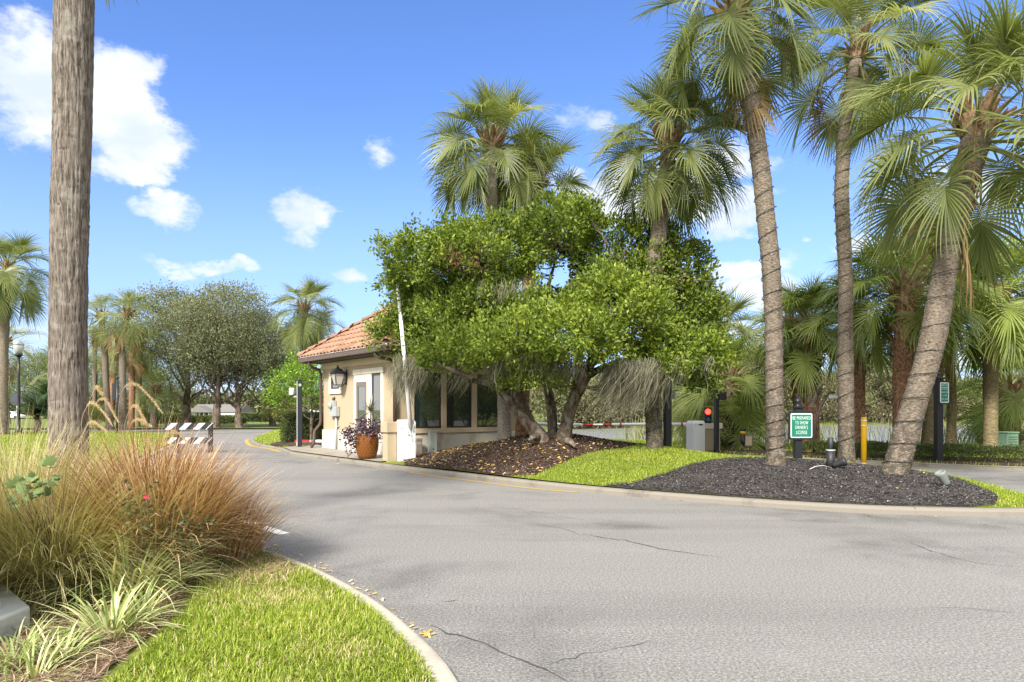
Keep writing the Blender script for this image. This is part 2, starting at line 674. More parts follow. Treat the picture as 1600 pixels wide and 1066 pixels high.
def asphalt_mat():
    m, g, b = base_mat('asphalt')
    t = g.node('ShaderNodeTexCoord')
    o = t.outputs['Object']
    big = g.noise(o, 0.33, 5, 0.6, dist=0.4)
    med = g.noise(o, 1.7, 5, 0.6)
    agg = g.noise(o, 95, 2, 0.6)
    agg2 = g.noise(o, 52, 4, 0.75)
    cc = g.ramp(agg, [(0.30, (0.05, 0.05, 0.05)), (0.45, (0.165, 0.16, 0.152)), (0.60, (0.295, 0.286, 0.268)), (0.74, (0.55, 0.54, 0.515))])
    cc = g.mix(0.6, cc, g.ramp(agg2, [(0.34, (0.06, 0.058, 0.054)), (0.47, (0.18, 0.175, 0.165)), (0.56, (0.29, 0.282, 0.265)), (0.70, (0.54, 0.53, 0.50))]))
    worn = g.math('MULTIPLY', g.maprange(big, 0.50, 0.64), g.maprange(med, 0.30, 0.62))
    cc = g.mix(g.math('MULTIPLY', worn, 0.62), cc, g.mix(1.0, cc, (0.42, 0.42, 0.43, 1), 'MULTIPLY'))
    pale = g.maprange(g.noise(o, 0.8, 5, 0.62), 0.55, 0.75)
    cc = g.mix(g.math('MULTIPLY', pale, 0.22), cc, (0.34, 0.335, 0.32, 1))
    # long tyre-darkened bands and drips along the lane
    mpl = g.node('ShaderNodeMapping')
    mpl.inputs['Scale'].default_value = (0.10, 0.75, 1)
    mpl.inputs['Rotation'].default_value = (0, 0, rad(24))
    g.put(mpl.inputs[0], o)
    lane = g.noise(mpl.outputs[0], 1.1, 4, 0.55)
    cc = g.mix(g.math('MULTIPLY', g.maprange(lane, 0.48, 0.66), 0.27), cc, g.mix(1.0, cc, (0.5, 0.5, 0.5, 1), 'MULTIPLY'))
    cc = g.mix(1.0, cc, (0.95, 0.945, 0.925, 1), 'MULTIPLY')
    g.put(b.inputs['Base Color'], cc)
    b.inputs['Roughness'].default_value = 0.86
    b.inputs['Specular IOR Level'].default_value = 0.3
    bn = g.node('ShaderNodeBump')
    bn.inputs['Strength'].default_value = 0.55
    bn.inputs['Distance'].default_value = 0.006
    g.put(bn.inputs['Height'], agg)
    g.put(b.inputs['Normal'], bn.outputs[0])
    return m


def water_mat():
    m, g, b = base_mat('lake_water')
    t = g.node('ShaderNodeTexCoord')
    mp_ = g.node('ShaderNodeMapping')
    mp_.inputs['Scale'].default_value = (0.8, 1.6, 1)
    g.put(mp_.inputs[0], t.outputs['Object'])
    n = g.noise(mp_.outputs[0], 1.9, 4, 0.62)
    n2 = g.noise(mp_.outputs[0], 0.25, 3, 0.5)
    b.inputs['Base Color'].default_value = (0.25, 0.258, 0.24, 1)
    b.inputs['Roughness'].default_value = 0.16
    b.inputs['IOR'].default_value = 1.33
    b.inputs['Specular IOR Level'].default_value = 0.7
    bn = g.node('ShaderNodeBump')
    bn.inputs['Strength'].default_value = 1.0
    bn.inputs['Distance'].default_value = 0.16
    g.put(bn.inputs['Height'], g.math('MULTIPLY', n, g.maprange(n2, 0.3, 0.7, 0.6, 1.2)))
    g.put(b.inputs['Normal'], bn.outputs[0])
    return m


def glass_mat(name, c, rough=0.02, spec=0.9):
    m, g, b = base_mat(name)
    b.inputs['Base Color'].default_value = c4(c)
    b.inputs['Roughness'].default_value = rough
    b.inputs['Specular IOR Level'].default_value = spec
    b.inputs['IOR'].default_value = 1.6
    b.inputs['Coat Weight'].default_value = 0.5
    return m


def emit_mat(name, c, strength):
    m, g, b = base_mat(name)
    b.inputs['Base Color'].default_value = c4(c)
    b.inputs['Emission Color'].default_value = c4(c)
    b.inputs['Emission Strength'].default_value = strength
    b.inputs['Roughness'].default_value = 0.25
    return m


M = {}
M['asphalt'] = asphalt_mat()
M['water'] = water_mat()
M['kerb_old'] = stained('old_kerb_concrete', (0.22, 0.20, 0.165), (0.07, 0.06, 0.05), 0.75, 2.0, 0.92, 0.5, 60, (1, 1, 1))
M['kerb'] = stained('kerb_concrete', (0.43, 0.395, 0.32), (0.16, 0.14, 0.11), 0.6, 2.5, 0.9, 0.35, 60, (1, 1, 1))
M['slab'] = stained('slab_concrete', (0.29, 0.26, 0.215), (0.13, 0.11, 0.09), 0.7, 1.4, 0.9, 0.3, 50, (1, 1, 1))
M['ground'] = ground_mat('rough_grass', [(0.3, (0.06, 0.075, 0.02)), (0.5, (0.13, 0.16, 0.035)), (0.7, (0.22, 0.21, 0.07))], 0.8, 9.0, 0.5)
M['lawn'] = ground_mat('lawn_soil', [(0.3, (0.075, 0.10, 0.018)), (0.5, (0.16, 0.20, 0.03)), (0.72, (0.26, 0.26, 0.07))], 2.0, 40.0, 0.6)
M['straw'] = ground_mat('pine_straw', [(0.3, (0.05, 0.03, 0.018)), (0.5, (0.17, 0.11, 0.065)), (0.7, (0.36, 0.26, 0.17))], 4.0, 70.0, 0.8)
M['brown_mulch'] = ground_mat('brown_mulch', [(0.32, (0.022, 0.014, 0.010)), (0.5, (0.07, 0.044, 0.032)), (0.7, (0.15, 0.10, 0.072))], 3.0, 60.0, 0.7, dist=0.02)
M['black_mulch'] = ground_mat('black_mulch', [(0.32, (0.022, 0.020, 0.019)), (0.5, (0.058, 0.052, 0.049)), (0.72, (0.115, 0.103, 0.095))], 2.2, 60.0, 0.7, dist=0.02)
M['white_line'] = stained('white_road_paint', (0.75, 0.75, 0.72), (0.3, 0.3, 0.3), 0.6, 5, 0.8, 0.2, 80, (1, 1, 1))
M['yellow_line'] = stained('yellow_road_paint', (0.46, 0.31, 0.07), (0.25, 0.2, 0.12), 0.7, 6, 0.8, 0.2, 80, (1, 1, 1))
M['crack'] = plain('crack_tar', (0.055, 0.053, 0.05), 0.95)
M['stucco'] = stained('tan_stucco', (0.41, 0.33, 0.22), (0.30, 0.21, 0.13), 0.35, 1.0, 0.9, 0.4, 90)
M['trim'] = stained('cream_trim', (0.70, 0.645, 0.545), (0.42, 0.36, 0.27), 0.35, 1.6, 0.8, 0.15, 60)
M['tan_trim'] = stained('tan_trim', (0.55, 0.44, 0.30), (0.35, 0.27, 0.18), 0.35, 1.6, 0.85, 0.2, 60)
M['band'] = stained('pale_base_band', (0.60, 0.555, 0.475), (0.24, 0.20, 0.155), 0.75, 1.3, 0.85, 0.3, 70, (1, 1, 0.6))
M['brown_metal'] = plain('brown_gutter_metal', (0.085, 0.052, 0.042), 0.4, 0.0, 0.1)
M['tile'] = stained('terracotta', (0.31, 0.185, 0.125), (0.24, 0.125, 0.085), 0.8, 2.2, 0.85, 0.3, 40, (1, 1, 1))
_g = NG(M['tile'].node_tree)
_b = M['tile'].node_tree.nodes['Principled BSDF']
_src = _b.inputs['Base Color'].links[0].from_socket
_oi = _g.node('ShaderNodeObjectInfo')
_g.put(_b.inputs['Base Color'], _g.mix(1.0, _src, _g.ramp(_oi.outputs['Random'], [(0.0, (0.72, 0.70, 0.70)), (0.5, (0.98, 0.95, 0.93)), (1.0, (1.22, 1.15, 1.1))]), 'MULTIPLY'))
M['mortar'] = plain('white_mortar', (0.72, 0.70, 0.66), 0.9)
M['dark_wood'] = plain('dark_underside', (0.06, 0.045, 0.035), 0.8)
M['pane'] = glass_mat('dark_window_glass', (0.022, 0.036, 0.030))
M['pane_clear'] = glass_mat('pale_window_glass', (0.05, 0.06, 0.055))
M['frame_dark'] = plain('dark_bronze_frame', (0.035, 0.03, 0.026), 0.45)
M['door_grey'] = plain('grey_brown_door', (0.15, 0.125, 0.10), 0.5)
M['black'] = plain('black_paint', (0.014, 0.015, 0.019), 0.4)
M['black_plastic'] = plain('black_plastic', (0.02, 0.02, 0.022), 0.55)
M['white'] = stained('white_paint', (0.80, 0.80, 0.79), (0.5, 0.42, 0.36), 0.3, 1.5, 0.45, 0.05, 40)
M['red'] = plain('red_reflective', (0.42, 0.018, 0.015), 0.4)
M['grey_metal'] = plain('grey_metal', (0.42, 0.43, 0.42), 0.45, 0.3)
M['grey_green'] = plain('grey_green_plastic', (0.30, 0.335, 0.31), 0.6)
M['taupe'] = plain('taupe_plastic', (0.24, 0.20, 0.165), 0.6)
M['sign_green'] = plain('green_sign_face', (0.006, 0.16, 0.10), 0.45, 0, 0.03)
M['sign_white'] = plain('white_sign_paint', (0.80, 0.82, 0.80), 0.5, 0, 0.02)
M['yellow'] = plain('yellow_paint', (0.80, 0.46, 0.01), 0.4, 0, 0.05)
M['pot'] = stained('glazed_orange_pot', (0.16, 0.055, 0.010), (0.16, 0.05, 0.012), 0.7, 3.0, 0.32, 0.15, 40, (1, 1, 0.5))
M['pot_dot'] = plain('cream_glaze_dots', (0.26, 0.15, 0.05), 0.4)
M['soil'] = plain('potting_soil', (0.03, 0.02, 0.014), 0.95)
M['util_green'] = plain('pale_green_cabinet', (0.26, 0.42, 0.30), 0.55)
M['red_lamp'] = emit_mat('lit_red_lens', (1.0, 0.03, 0.015), 3.0)
M['blue_lens'] = plain('unlit_blue_green_lens', (0.02, 0.17, 0.26), 0.2)
M['lantern_glass'] = glass_mat('frosted_lantern_glass', (0.42, 0.40, 0.36), 0.2, 0.5)
M['lamp_glass'] = glass_mat('clear_lamp_glass', (0.5, 0.52, 0.54), 0.1, 0.6)
M['marble'] = stained('grey_cut_stone', (0.40, 0.42, 0.40), (0.20, 0.22, 0.21), 0.8, 3.5, 0.45, 0.1, 40, (1, 1, 2.5))
M['stucco_white'] = stained('rough_white_stucco', (0.72, 0.70, 0.68), (0.5, 0.48, 0.45), 0.4, 3, 0.95, 0.9, 60, (1, 1, 1))
M['wire'] = plain('dark_green_wire', (0.012, 0.020, 0.014), 0.6)
M['roof_grey'] = plain('grey_shingle', (0.16, 0.15, 0.14), 0.9, 0, 0.15, 3)
M['house_white'] = plain('white_siding', (0.75, 0.75, 0.74), 0.7)

# barks
M['palm_bark'] = bark('grey_palm_bark', (0.05, 0.04, 0.03), (0.165, 0.135, 0.103), (0.29, 0.243, 0.192), 11, 30, 1.0, None, (0.055, 0.05, 0.038))
M['front_bark'] = bark('fissured_grey_palm_bark', (0.04, 0.031, 0.025), (0.165, 0.14, 0.116), (0.315, 0.28, 0.24), 46, 4, 1.0, (0.30, 0.28, 0.24))
M['pale_bark'] = bark('pale_palm_bark', (0.13, 0.115, 0.095), (0.29, 0.26, 0.22), (0.44, 0.40, 0.34), 11, 26, 0.8)
M['barrier_white'] = plain('dull_white_board_paint', (0.55, 0.55, 0.56), 0.6)
M['red_bark'] = bark('reddish_booted_bark', (0.07, 0.035, 0.02), (0.24, 0.13, 0.075), (0.40, 0.26, 0.17), 12, 9, 0.9)
M['olive_bark'] = bark('olive_brown_bark', (0.08, 0.065, 0.03), (0.20, 0.16, 0.085), (0.30, 0.25, 0.15), 8, 22, 0.6)
M['boot'] = bark('dry_leaf_base', (0.11, 0.06, 0.035), (0.28, 0.185, 0.115), (0.46, 0.35, 0.245), 10, 4, 0.6)
M['boot_pale'] = bark('pale_dry_leaf_base', (0.20, 0.16, 0.12), (0.40, 0.34, 0.27), (0.55, 0.48, 0.40), 10, 4, 0.6)
M['tree_bark'] = bark('gnarled_bark', (0.035, 0.025, 0.018), (0.12, 0.092, 0.066), (0.25, 0.21, 0.165), 7, 3, 1.0, (0.26, 0.27, 0.22))
M['oak_bark'] = bark('oak_bark', (0.04, 0.03, 0.022), (0.13, 0.10, 0.075), (0.24, 0.20, 0.16), 6, 2, 0.9)

# leaves
M['frond'] = leafy('palm_frond', [(0.0, (0.09, 0.115, 0.04)), (0.35, (0.215, 0.25, 0.085)), (0.68, (0.38, 0.39, 0.19)), (1.0, (0.50, 0.39, 0.15))], 0.42, 0.38, 0.3)
M['frond_fresh'] = leafy('fresh_palm_frond', [(0.0, (0.10, 0.135, 0.03)), (0.45, (0.235, 0.295, 0.065)), (0.75, (0.38, 0.42, 0.12)), (1.0, (0.42, 0.34, 0.08))], 0.32, 0.42)
M['frond_dead'] = leafy('dry_palm_frond', [(0.0, (0.15, 0.095, 0.045)), (0.5, (0.31, 0.215, 0.10)), (1.0, (0.46, 0.34, 0.17))], 0.2, 0.7)
M['cycad'] = leafy('dark_cycad_leaf', [(0.0, (0.02, 0.045, 0.012)), (1.0, (0.09, 0.15, 0.04))], 0.2, 0.4)
M['petiole'] = plain('palm_leaf_stalk', (0.22, 0.235, 0.075), 0.5, 0, 0.2)
M['petiole_dead'] = plain('dry_leaf_stalk', (0.24, 0.155, 0.08), 0.7, 0, 0.2)
M['leaf'] = leafy('round_green_leaf', [(0.0, (0.035, 0.058, 0.010)), (0.35, (0.14, 0.20, 0.028)), (0.7, (0.29, 0.365, 0.055)), (0.94, (0.46, 0.50, 0.08)), (1.0, (0.70, 0.45, 0.03))], 0.42, 0.4)
M['leaf_bright'] = leafy('bright_green_leaf', [(0.0, (0.05, 0.11, 0.01)), (0.5, (0.16, 0.29, 0.025)), (1.0, (0.34, 0.46, 0.05))], 0.36, 0.42)
M['leaf_oak'] = leafy('grey_green_oak_leaf', [(0.0, (0.075, 0.09, 0.04)), (0.5, (0.185, 0.20, 0.105)), (1.0, (0.33, 0.335, 0.20))], 0.3, 0.55)
M['leaf_shore'] = leafy('shore_tree_leaf', [(0.0, (0.075, 0.085, 0.035)), (0.5, (0.165, 0.18, 0.08)), (1.0, (0.28, 0.28, 0.14))], 0.25, 0.55, 0.5)
M['leaf_olive'] = leafy('yellow_green_leaf', [(0.0, (0.085, 0.095, 0.02)), (0.5, (0.20, 0.22, 0.05)), (1.0, (0.34, 0.34, 0.11))], 0.3, 0.55, 0.3)
M['leaf_dull'] = leafy('dull_brown_green_leaf', [(0.0, (0.06, 0.05, 0.03)), (0.5, (0.15, 0.13, 0.075)), (1.0, (0.26, 0.23, 0.14))], 0.25, 0.6, 0.4)
M['leaf_pine'] = leafy('pine_needles', [(0.0, (0.06, 0.09, 0.03)), (0.5, (0.15, 0.19, 0.065)), (1.0, (0.27, 0.29, 0.11))], 0.2, 0.5)
M['leaf_hedge'] = leafy('clipped_hedge_leaf', [(0.0, (0.03, 0.045, 0.012)), (0.5, (0.08, 0.11, 0.028)), (1.0, (0.19, 0.23, 0.06))], 0.25, 0.5)
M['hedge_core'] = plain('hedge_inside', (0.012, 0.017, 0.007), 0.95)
M['leaf_brown'] = leafy('dead_brown_leaf', [(0.0, (0.07, 0.03, 0.018)), (1.0, (0.22, 0.11, 0.06))], 0.2, 0.7)
M['moss'] = leafy('spanish_moss', [(0.0, (0.12, 0.112, 0.075)), (0.5, (0.25, 0.238, 0.17)), (1.0, (0.38, 0.365, 0.28))], 0.3, 0.9)
M['grass'] = leafy('grass_blade', [(0.0, (0.11, 0.155, 0.018)), (0.45, (0.255, 0.345, 0.03)), (0.8, (0.43, 0.48, 0.07)), (1.0, (0.60, 0.50, 0.28))], 0.38, 0.5)
M['bronze'] = leafy('bronze_grass_blade', [(0.0, (0.13, 0.05, 0.038)), (0.3, (0.29, 0.13, 0.06)), (0.6, (0.46, 0.27, 0.13)), (0.85, (0.64, 0.46, 0.27)), (1.0, (0.78, 0.64, 0.45))], 0.25, 0.6)
M['palegrass'] = leafy('pale_grass_blade', [(0.0, (0.16, 0.145, 0.055)), (0.4, (0.36, 0.33, 0.135)), (0.75, (0.56, 0.49, 0.26)), (1.0, (0.74, 0.63, 0.42))], 0.36, 0.6)
M['lily'] = leafy('variegated_blade', [(0.0, (0.12, 0.17, 0.05)), (0.4, (0.30, 0.38, 0.12)), (0.8, (0.62, 0.62, 0.34)), (1.0, (0.80, 0.70, 0.42))], 0.3, 0.45)
M['plume'] = leafy('grass_plume', [(0.0, (0.46, 0.33, 0.24)), (0.5, (0.70, 0.56, 0.40)), (1.0, (0.86, 0.76, 0.60))], 0.35, 0.8)
M['purple'] = leafy('purple_leaf', [(0.0, (0.035, 0.016, 0.03)), (0.6, (0.10, 0.055, 0.085)), (1.0, (0.22, 0.16, 0.17))], 0.15, 0.5)
M['spike'] = leafy('spiky_leaf', [(0.0, (0.04, 0.055, 0.03)), (1.0, (0.20, 0.22, 0.13))], 0.15, 0.5)
M['vine_leaf'] = leafy('lobed_vine_leaf', [(0.0, (0.09, 0.14, 0.04)), (0.6, (0.18, 0.25, 0.085)), (1.0, (0.32, 0.26, 0.07))], 0.3, 0.45)
M['rose_leaf'] = leafy('rose_leaf', [(0.0, (0.05, 0.07, 0.025)), (1.0, (0.16, 0.18, 0.075))], 0.2, 0.5)
M['petal'] = plain('pink_petal', (0.75, 0.03, 0.12), 0.6)
M['stem'] = plain('brown_stem', (0.12, 0.085, 0.045), 0.8)
M['chip_brown'] = leafy('mulch_chip', [(0.0, (0.025, 0.015, 0.010)), (0.6, (0.085, 0.053, 0.038)), (0.95, (0.17, 0.11, 0.08)), (1.0, (0.36, 0.30, 0.24))], 0.0, 0.95)
M['chip_black'] = leafy('black_mulch_chip', [(0.0, (0.022, 0.02, 0.019)), (0.7, (0.068, 0.06, 0.056)), (0.97, (0.13, 0.115, 0.105)), (1.0, (0.28, 0.26, 0.24))], 0.0, 0.95)
M['fallen'] = leafy('fallen_yellow_leaf', [(0.0, (0.30, 0.20, 0.10)), (0.5, (0.62, 0.40, 0.06)), (1.0, (0.60, 0.50, 0.34))], 0.1, 0.7)
M['needle'] = leafy('dry_needle', [(0.0, (0.10, 0.06, 0.035)), (0.5, (0.28, 0.19, 0.115)), (1.0, (0.58, 0.46, 0.32))], 0.1, 0.85)
M['reed'] = leafy('reed_blade', [(0.0, (0.12, 0.15, 0.05)), (0.6, (0.28, 0.29, 0.12)), (1.0, (0.50, 0.44, 0.26))], 0.3, 0.6)
# ------------------------------------------------------------------ plant generators
def norm(a):
    return a / (np.linalg.norm(a, axis=-1, keepdims=True) + 1e-9)


def frond_mesh(name, rng, elev, mats, nseg=46, Lp=.9, Lb=0.88, droop=1.0, tint0=0.0):
    """costapalmate fan leaf: a bowed stalk, a rib that curls over, and folded blades that hang at their tips"""
    bend = 0.55 * math.cos(elev) + 0.12 + rng.uniform(-.1, .15)
    P, th, p = [np.zeros(3)], elev, np.zeros(3)
    ns = 7
    for k in range(ns):
        th -= bend / ns
        p = p + np.array([math.cos(th), 0, math.sin(th)]) * Lp / ns
        P.append(p.copy())
    pv, pq = tube_np(np.array(P), np.linspace(0.026, 0.012, ns + 1), 4)
    # rib
    nc, Lc = 10, 0.42 * Lb
    C, TH = [p.copy()], [th]
    curl = rng.uniform(0.35, 0.95) * (0.45 + 0.5 * math.cos(elev))
    for k in range(nc):
        th -= curl / nc
        p = p + np.array([math.cos(th), 0, math.sin(th)]) * Lc / nc
        C.append(p.copy())
        TH.append(th)
    C, TH = np.array(C), np.array(TH)
    phi = np.clip(np.linspace(-1, 1, nseg) + rng.uniform(-.006, .006, nseg), -1, 1)
    a = np.abs(phi)
    s = (1 - a) ** 0.9 * nc
    i = np.minimum(s.astype(int), nc - 1)
    f = (s - i)[:, None]
    org = C[i] * (1 - f) + C[i + 1] * f
    th = TH[i] * (1 - f[:, 0]) + TH[i + 1] * f[:, 0]
    T = np.stack([np.cos(th), 0 * th, np.sin(th)], 1)
    N = np.stack([-np.sin(th), 0 * th, np.cos(th)], 1)
    B = np.array([0, 1.0, 0])
    ang = phi * rad(132)
    fold = rng.uniform(0.25, 0.55)
    d = norm(np.cos(ang)[:, None] * T + np.sin(ang)[:, None] * math.cos(fold) * B + np.abs(np.sin(ang))[:, None] * math.sin(fold) * N)
    L = Lb * (0.74 + 0.26 * np.cos(ang * 0.7)) * rng.uniform(0.88, 1.06, nseg)
    k = droop * rng.uniform(0.25, 1.9, nseg) * rng.uniform(.75, 1.3)
    brk = rng.random(nseg) < .07
    st = 7
    t = np.linspace(0, 1, st)
    wprof = np.interp(t, [0, .12, .38, .6, .82, 1], [.008, .016, .019, .014, .0075, .001]) * (Lb / 0.95)
    pos = org.copy()
    VV, TT = [], []
    base_t = rng.uniform(0.12, 0.62, nseg) * 0.6 + 0.24 * rng.random() + tint0
    for j in range(st):
        if j:
            tm = t[j] - 0.5 / (st - 1)
            dd = norm(d + np.array([0, 0, -1.0]) * (k * 1.55 * tm ** 2.2 + brk * (2.2 if tm > .5 else 0))[:, None])
            pos = pos + dd * (L / (st - 1))[:, None]
        else:
            dd = d
        side = norm(np.cross(dd, N))
        up = np.cross(side, dd)
        w = wprof[j] * (L / Lb)[:, None]
        VV.append(np.stack([pos - side * w, pos + up * w * 0.55, pos + side * w], 1))
        tt = base_t + (0.28 * max(0, t[j] - .72) / .28) * (rng.random(nseg) < .45)
        TT.append(np.repeat(tt[:, None], 3, 1))
    V = np.stack(VV, 1).reshape(-1, 3)         # nseg, st, 3
    tint = np.stack(TT, 1).reshape(-1)
    q = []
    for j in range(st - 1):
        for m_ in range(2):
            b = np.arange(nseg) * st * 3 + j * 3 + m_
            q.append(np.stack([b, b + 1, b + 4, b + 3], 1))
    q = np.concatenate(q)
    F = np.concatenate([q, pq + len(V)])
    V = np.concatenate([V, pv])
    tint = np.concatenate([tint, np.full(len(pv), .5)])
    midx = np.concatenate([np.zeros(len(q)), np.ones(len(pq))])
    return np_mesh(name, V, F, mats, tint, midx, smooth=False)


CLASSES = [82, 66, 50, 34, 18, 2, -16, -36]


def frond_set(seed, mats, nseg, tint0=0.0, var=2):
    rng = np.random.default_rng(seed)
    out = {}
    for c in CLASSES:
        out[c] = [frond_mesh('frond', rng, rad(c), mats, nseg, Lp=.74 + .16 * (c < 60), droop=0.30 + 0.62 * math.cos(rad(c)) ** 2, tint0=tint0) for _ in range(var)]
    return out


FR = frond_set(11, [M['frond'], M['petiole']], 46)
FR_FRESH = frond_set(12, [M['frond_fresh'], M['petiole']], 42)
FR_DEAD = {c: [frond_mesh('frond', np.random.default_rng(13 + k), rad(c), [M['frond_dead'], M['petiole_dead']], 34, droop=1.9) for k in range(2)] for c in (-16, -36, -60)}
FR_FAR = frond_set(15, [M['frond'], M['petiole']], 26, 0.05, 2)


def boot_mesh(m):
    """a cut leaf base: a split wedge that leans out and up from the trunk (local +X is outwards)"""
    mb = MB()
    P = [(0.0, .075, .022, 0.0), (.045, .06, .022, .11), (.10, .042, .018, .22), (.155, .03, .012, .31)]
    vs_, fs = [], []
    for (x, w, h, z) in P:
        vs_ += [(x, -w, z), (x - h * .6, 0, z + h * 1.2), (x, w, z), (x + h * .7, 0, z - h * .6)]
    for i in range(3):
        for k in range(4):
            k2 = (k + 1) % 4
            fs.append((i * 4 + k, i * 4 + k2, i * 4 + 4 + k2, i * 4 + 4 + k))
    fs += [(3, 2, 1, 0), (12, 13, 14, 15)]
    mb._add(vs_, fs)
    return mb.mesh('leaf_base', m)


BOOT = boot_mesh(M['boot'])
BOOT_PALE = boot_mesh(M['boot_pale'])


def palm(name, label, cat, ctrl, rbase, rtop, crown_n, crown_s, seed, group=None, bark_m='palm_bark', boots=30, boot_len=0.7,
         boot_m=None, fr=None, dead=0, emax=86, emin=-26, sides=26, ring=0.011, wire=None, flare=1.25, trunk_rows=None, az_bias=0.0,
         boot_objs=True, lattice=None, tilt=8, stalks=0):
    """ctrl: points of the trunk's centre line from the ground to the crown"""
    rng = np.random.default_rng(seed)
    fr = fr or FR
    ctrl = np.array([tuple(p) for p in ctrl])
    root = thing(name, label, cat, tuple(ctrl[0]), 0, group)
    loc = ctrl - ctrl[0]
    Lg = np.linalg.norm(np.diff(loc, axis=0), axis=1).sum()
    rows = trunk_rows or max(24, min(260, int(Lg / 0.045)))
    path = smooth_path(loc, rows)
    path = np.vstack([path[:1] - (path[1] - path[0]) / (np.linalg.norm(path[1] - path[0])) * .3, path])
    v = np.linspace(0, 1, rows + 1)
    r = rbase + (rtop - rbase) * np.clip(v * 1.4, 0, 1)
    r = r * (1 + (flare - 1) * np.exp(-v * Lg / 0.35))
    u = np.linspace(0, 1, sides, endpoint=False)
    UU, VV = np.meshgrid(u, v)
    h = VV * Lg
    d = (vnoise(UU, VV, 6, max(4, int(Lg * 1.2)), rng) - .5) * .045 * rbase / .18
    # leaf-scar rings: shallow steps at uneven spacing
    ph = h / 0.13 + 0.5 * (vnoise(UU, VV, 4, max(4, int(Lg * 3)), rng) - .5) + 0.6 * np.sin(h * 1.7)
    d += ring * ((ph % 1.0) ** 2.0 - .4)
    d += (vnoise(UU, VV, 20, max(8, int(Lg * 14)), rng) - .5) * ring * 1.3
    V, Q = tube_np(path, r, sides, d)
    new_obj('trunk', np_mesh('trunk', V, Q, M[bark_m], smooth=True), root)
    top = Vector(path[-1])
    ax = Vector(path[-1] - path[-4]).normalized()
    lean = Vector((0, 0, 1)).rotation_difference(Vector((ax.x * .5, ax.y * .5, 1)).normalized())
    for i in range(crown_n):
        f = i / max(1, crown_n - 1)
        e = emax + (emin - emax) * f ** 1.0 + rng.uniform(-7, 7)
        src = fr
        if i >= crown_n - dead:
            src, e = FR_DEAD, rng.uniform(-62, -25)
        cs = min(src.keys(), key=lambda c: abs(c - e))
        me = src[cs][int(rng.integers(len(src[cs])))]
        s = crown_s * (0.78 + 0.3 * min(1, f * 4)) * rng.uniform(.88, 1.1)
        q = lean @ Euler((0, rad(rng.uniform(-tilt, tilt)), rad(i * 137.5 + rng.uniform(-18, 18) + az_bias))).to_quaternion() @ Euler((rad(rng.uniform(-22, 22)), 0, 0)).to_quaternion()
        o = new_obj('frond', me, root, top + Vector((0, 0, -0.42 * f * crown_s)))
        o.rotation_mode = 'QUATERNION'
        o.rotation_quaternion = q
        o.scale = (s, s, s)
    # leaf bases spiralling round the head of the trunk
    bm_ = boot_m or BOOT
    spots = []
    for i in range(boots):
        f = i / max(1, boots - 1)
        spots.append((1 - f * boot_len / Lg, i * 137.5, 1.0 + .35 * (1 - f), 0.75))
    if lattice:
        lo, hi, nl = lattice
        for i in range(nl):
            spots.append((lo + (hi - lo) * i / nl, i * 137.5, 1.0, 0.35))
    acc = []
    for (vv, aa, s, out) in spots:
        k = min(rows, max(1, int(round(vv * rows))))
        p = Vector(path[k])
        T = Vector(path[min(k + 1, rows)] - path[k - 1]).normalized()
        q = Vector((0, 0, 1)).rotation_difference(T) @ Euler((0, rad(rng.uniform(-6, 22)) * out, 0)).to_quaternion()
        qz = Vector((0, 0, 1)).rotation_difference(T) @ Euler((0, 0, rad(aa + rng.uniform(-15, 15)))).to_quaternion() @ Euler((rad(rng.uniform(-18, 18)), rad(rng.uniform(-4, 26) * out), 0)).to_quaternion()
        rr = r[k] * .82
        s2 = s * rng.uniform(.75, 1.2) * min(1.25, rtop / .17)
        pos = p + (qz @ Vector((1, 0, 0))) * rr
        if boot_objs:
            o = new_obj('leaf_base', bm_, root, pos)
            o.rotation_mode = 'QUATERNION'
            o.rotation_quaternion = qz
            o.scale = (s2, s2, s2)
        else:
            acc.append(Matrix.LocRotScale(pos, qz, Vector((s2, s2, s2))))
    if acc:
        bv = np.array([v_.co for v_ in bm_.vertices])
        bf = [tuple(p_.vertices) for p_ in bm_.polygons]
        mbv, mbf = [], []
        for A in acc:
            b0 = len(mbv)
            mbv += [A @ Vector(x) for x in bv]
            mbf += [tuple(b0 + k for k in f_) for f_ in bf]
        me = bpy.data.meshes.new('leaf_bases')
        me.from_pydata(mbv, [], mbf)
        me.materials.append(bm_.materials[0])
        o = new_obj('leaf_bases', me, root)
        o['kind'] = 'stuff'
    # dry flower stalks
    for k in range(stalks):
        a = rng.uniform(0, 6.28)
        mb = MB()
        P = [top + Vector((0, 0, -.1))]
        e = rng.uniform(.0, .5)
        for j in range(9):
            e -= 0.24
            P.append(P[-1] + Vector((math.cos(a) * math.cos(e), math.sin(a) * math.cos(e), math.sin(e))) * .2 * crown_s)
        mb.tube(P, [.014 - .001 * j for j in range(10)], 4)
        for j in range(3, 10):
            for b in range(7):
                dv = Vector((rng.normal() * .12, rng.normal() * .12, -rng.uniform(.15, .42)))
                mid = P[j] + dv * .5 + Vector((rng.normal() * .05, rng.normal() * .05, .03))
                mb.tube([P[j], mid, P[j] + dv], [.006, .004, .002], 3, cap=False)
        mb.build('fruit_stalk', M['petiole_dead'], root)
    # a string of lights wound round the trunk, a thing of its own
    if wire:
        wl_, lo, hi, pitch = wire
        turns = (hi - lo) * Lg / pitch
        n = int(turns * 22)
        S = np.linspace(lo, hi, n)
        kk = S * rows
        pt = np.stack([np.interp(kk, np.arange(rows + 1), path[:, c]) for c in range(3)], 1)
        T = np.gradient(pt, axis=0)
        T = norm(T)
        ref = np.array([1.0, 0, 0])
        X = norm(ref - T * (T @ ref)[:, None])
        Y = np.cross(T, X)
        ph = np.cumsum(np.full(n, 2 * np.pi / 22)) + .3
        rr = np.interp(kk, np.arange(rows + 1), r) + .016 + ring * .5
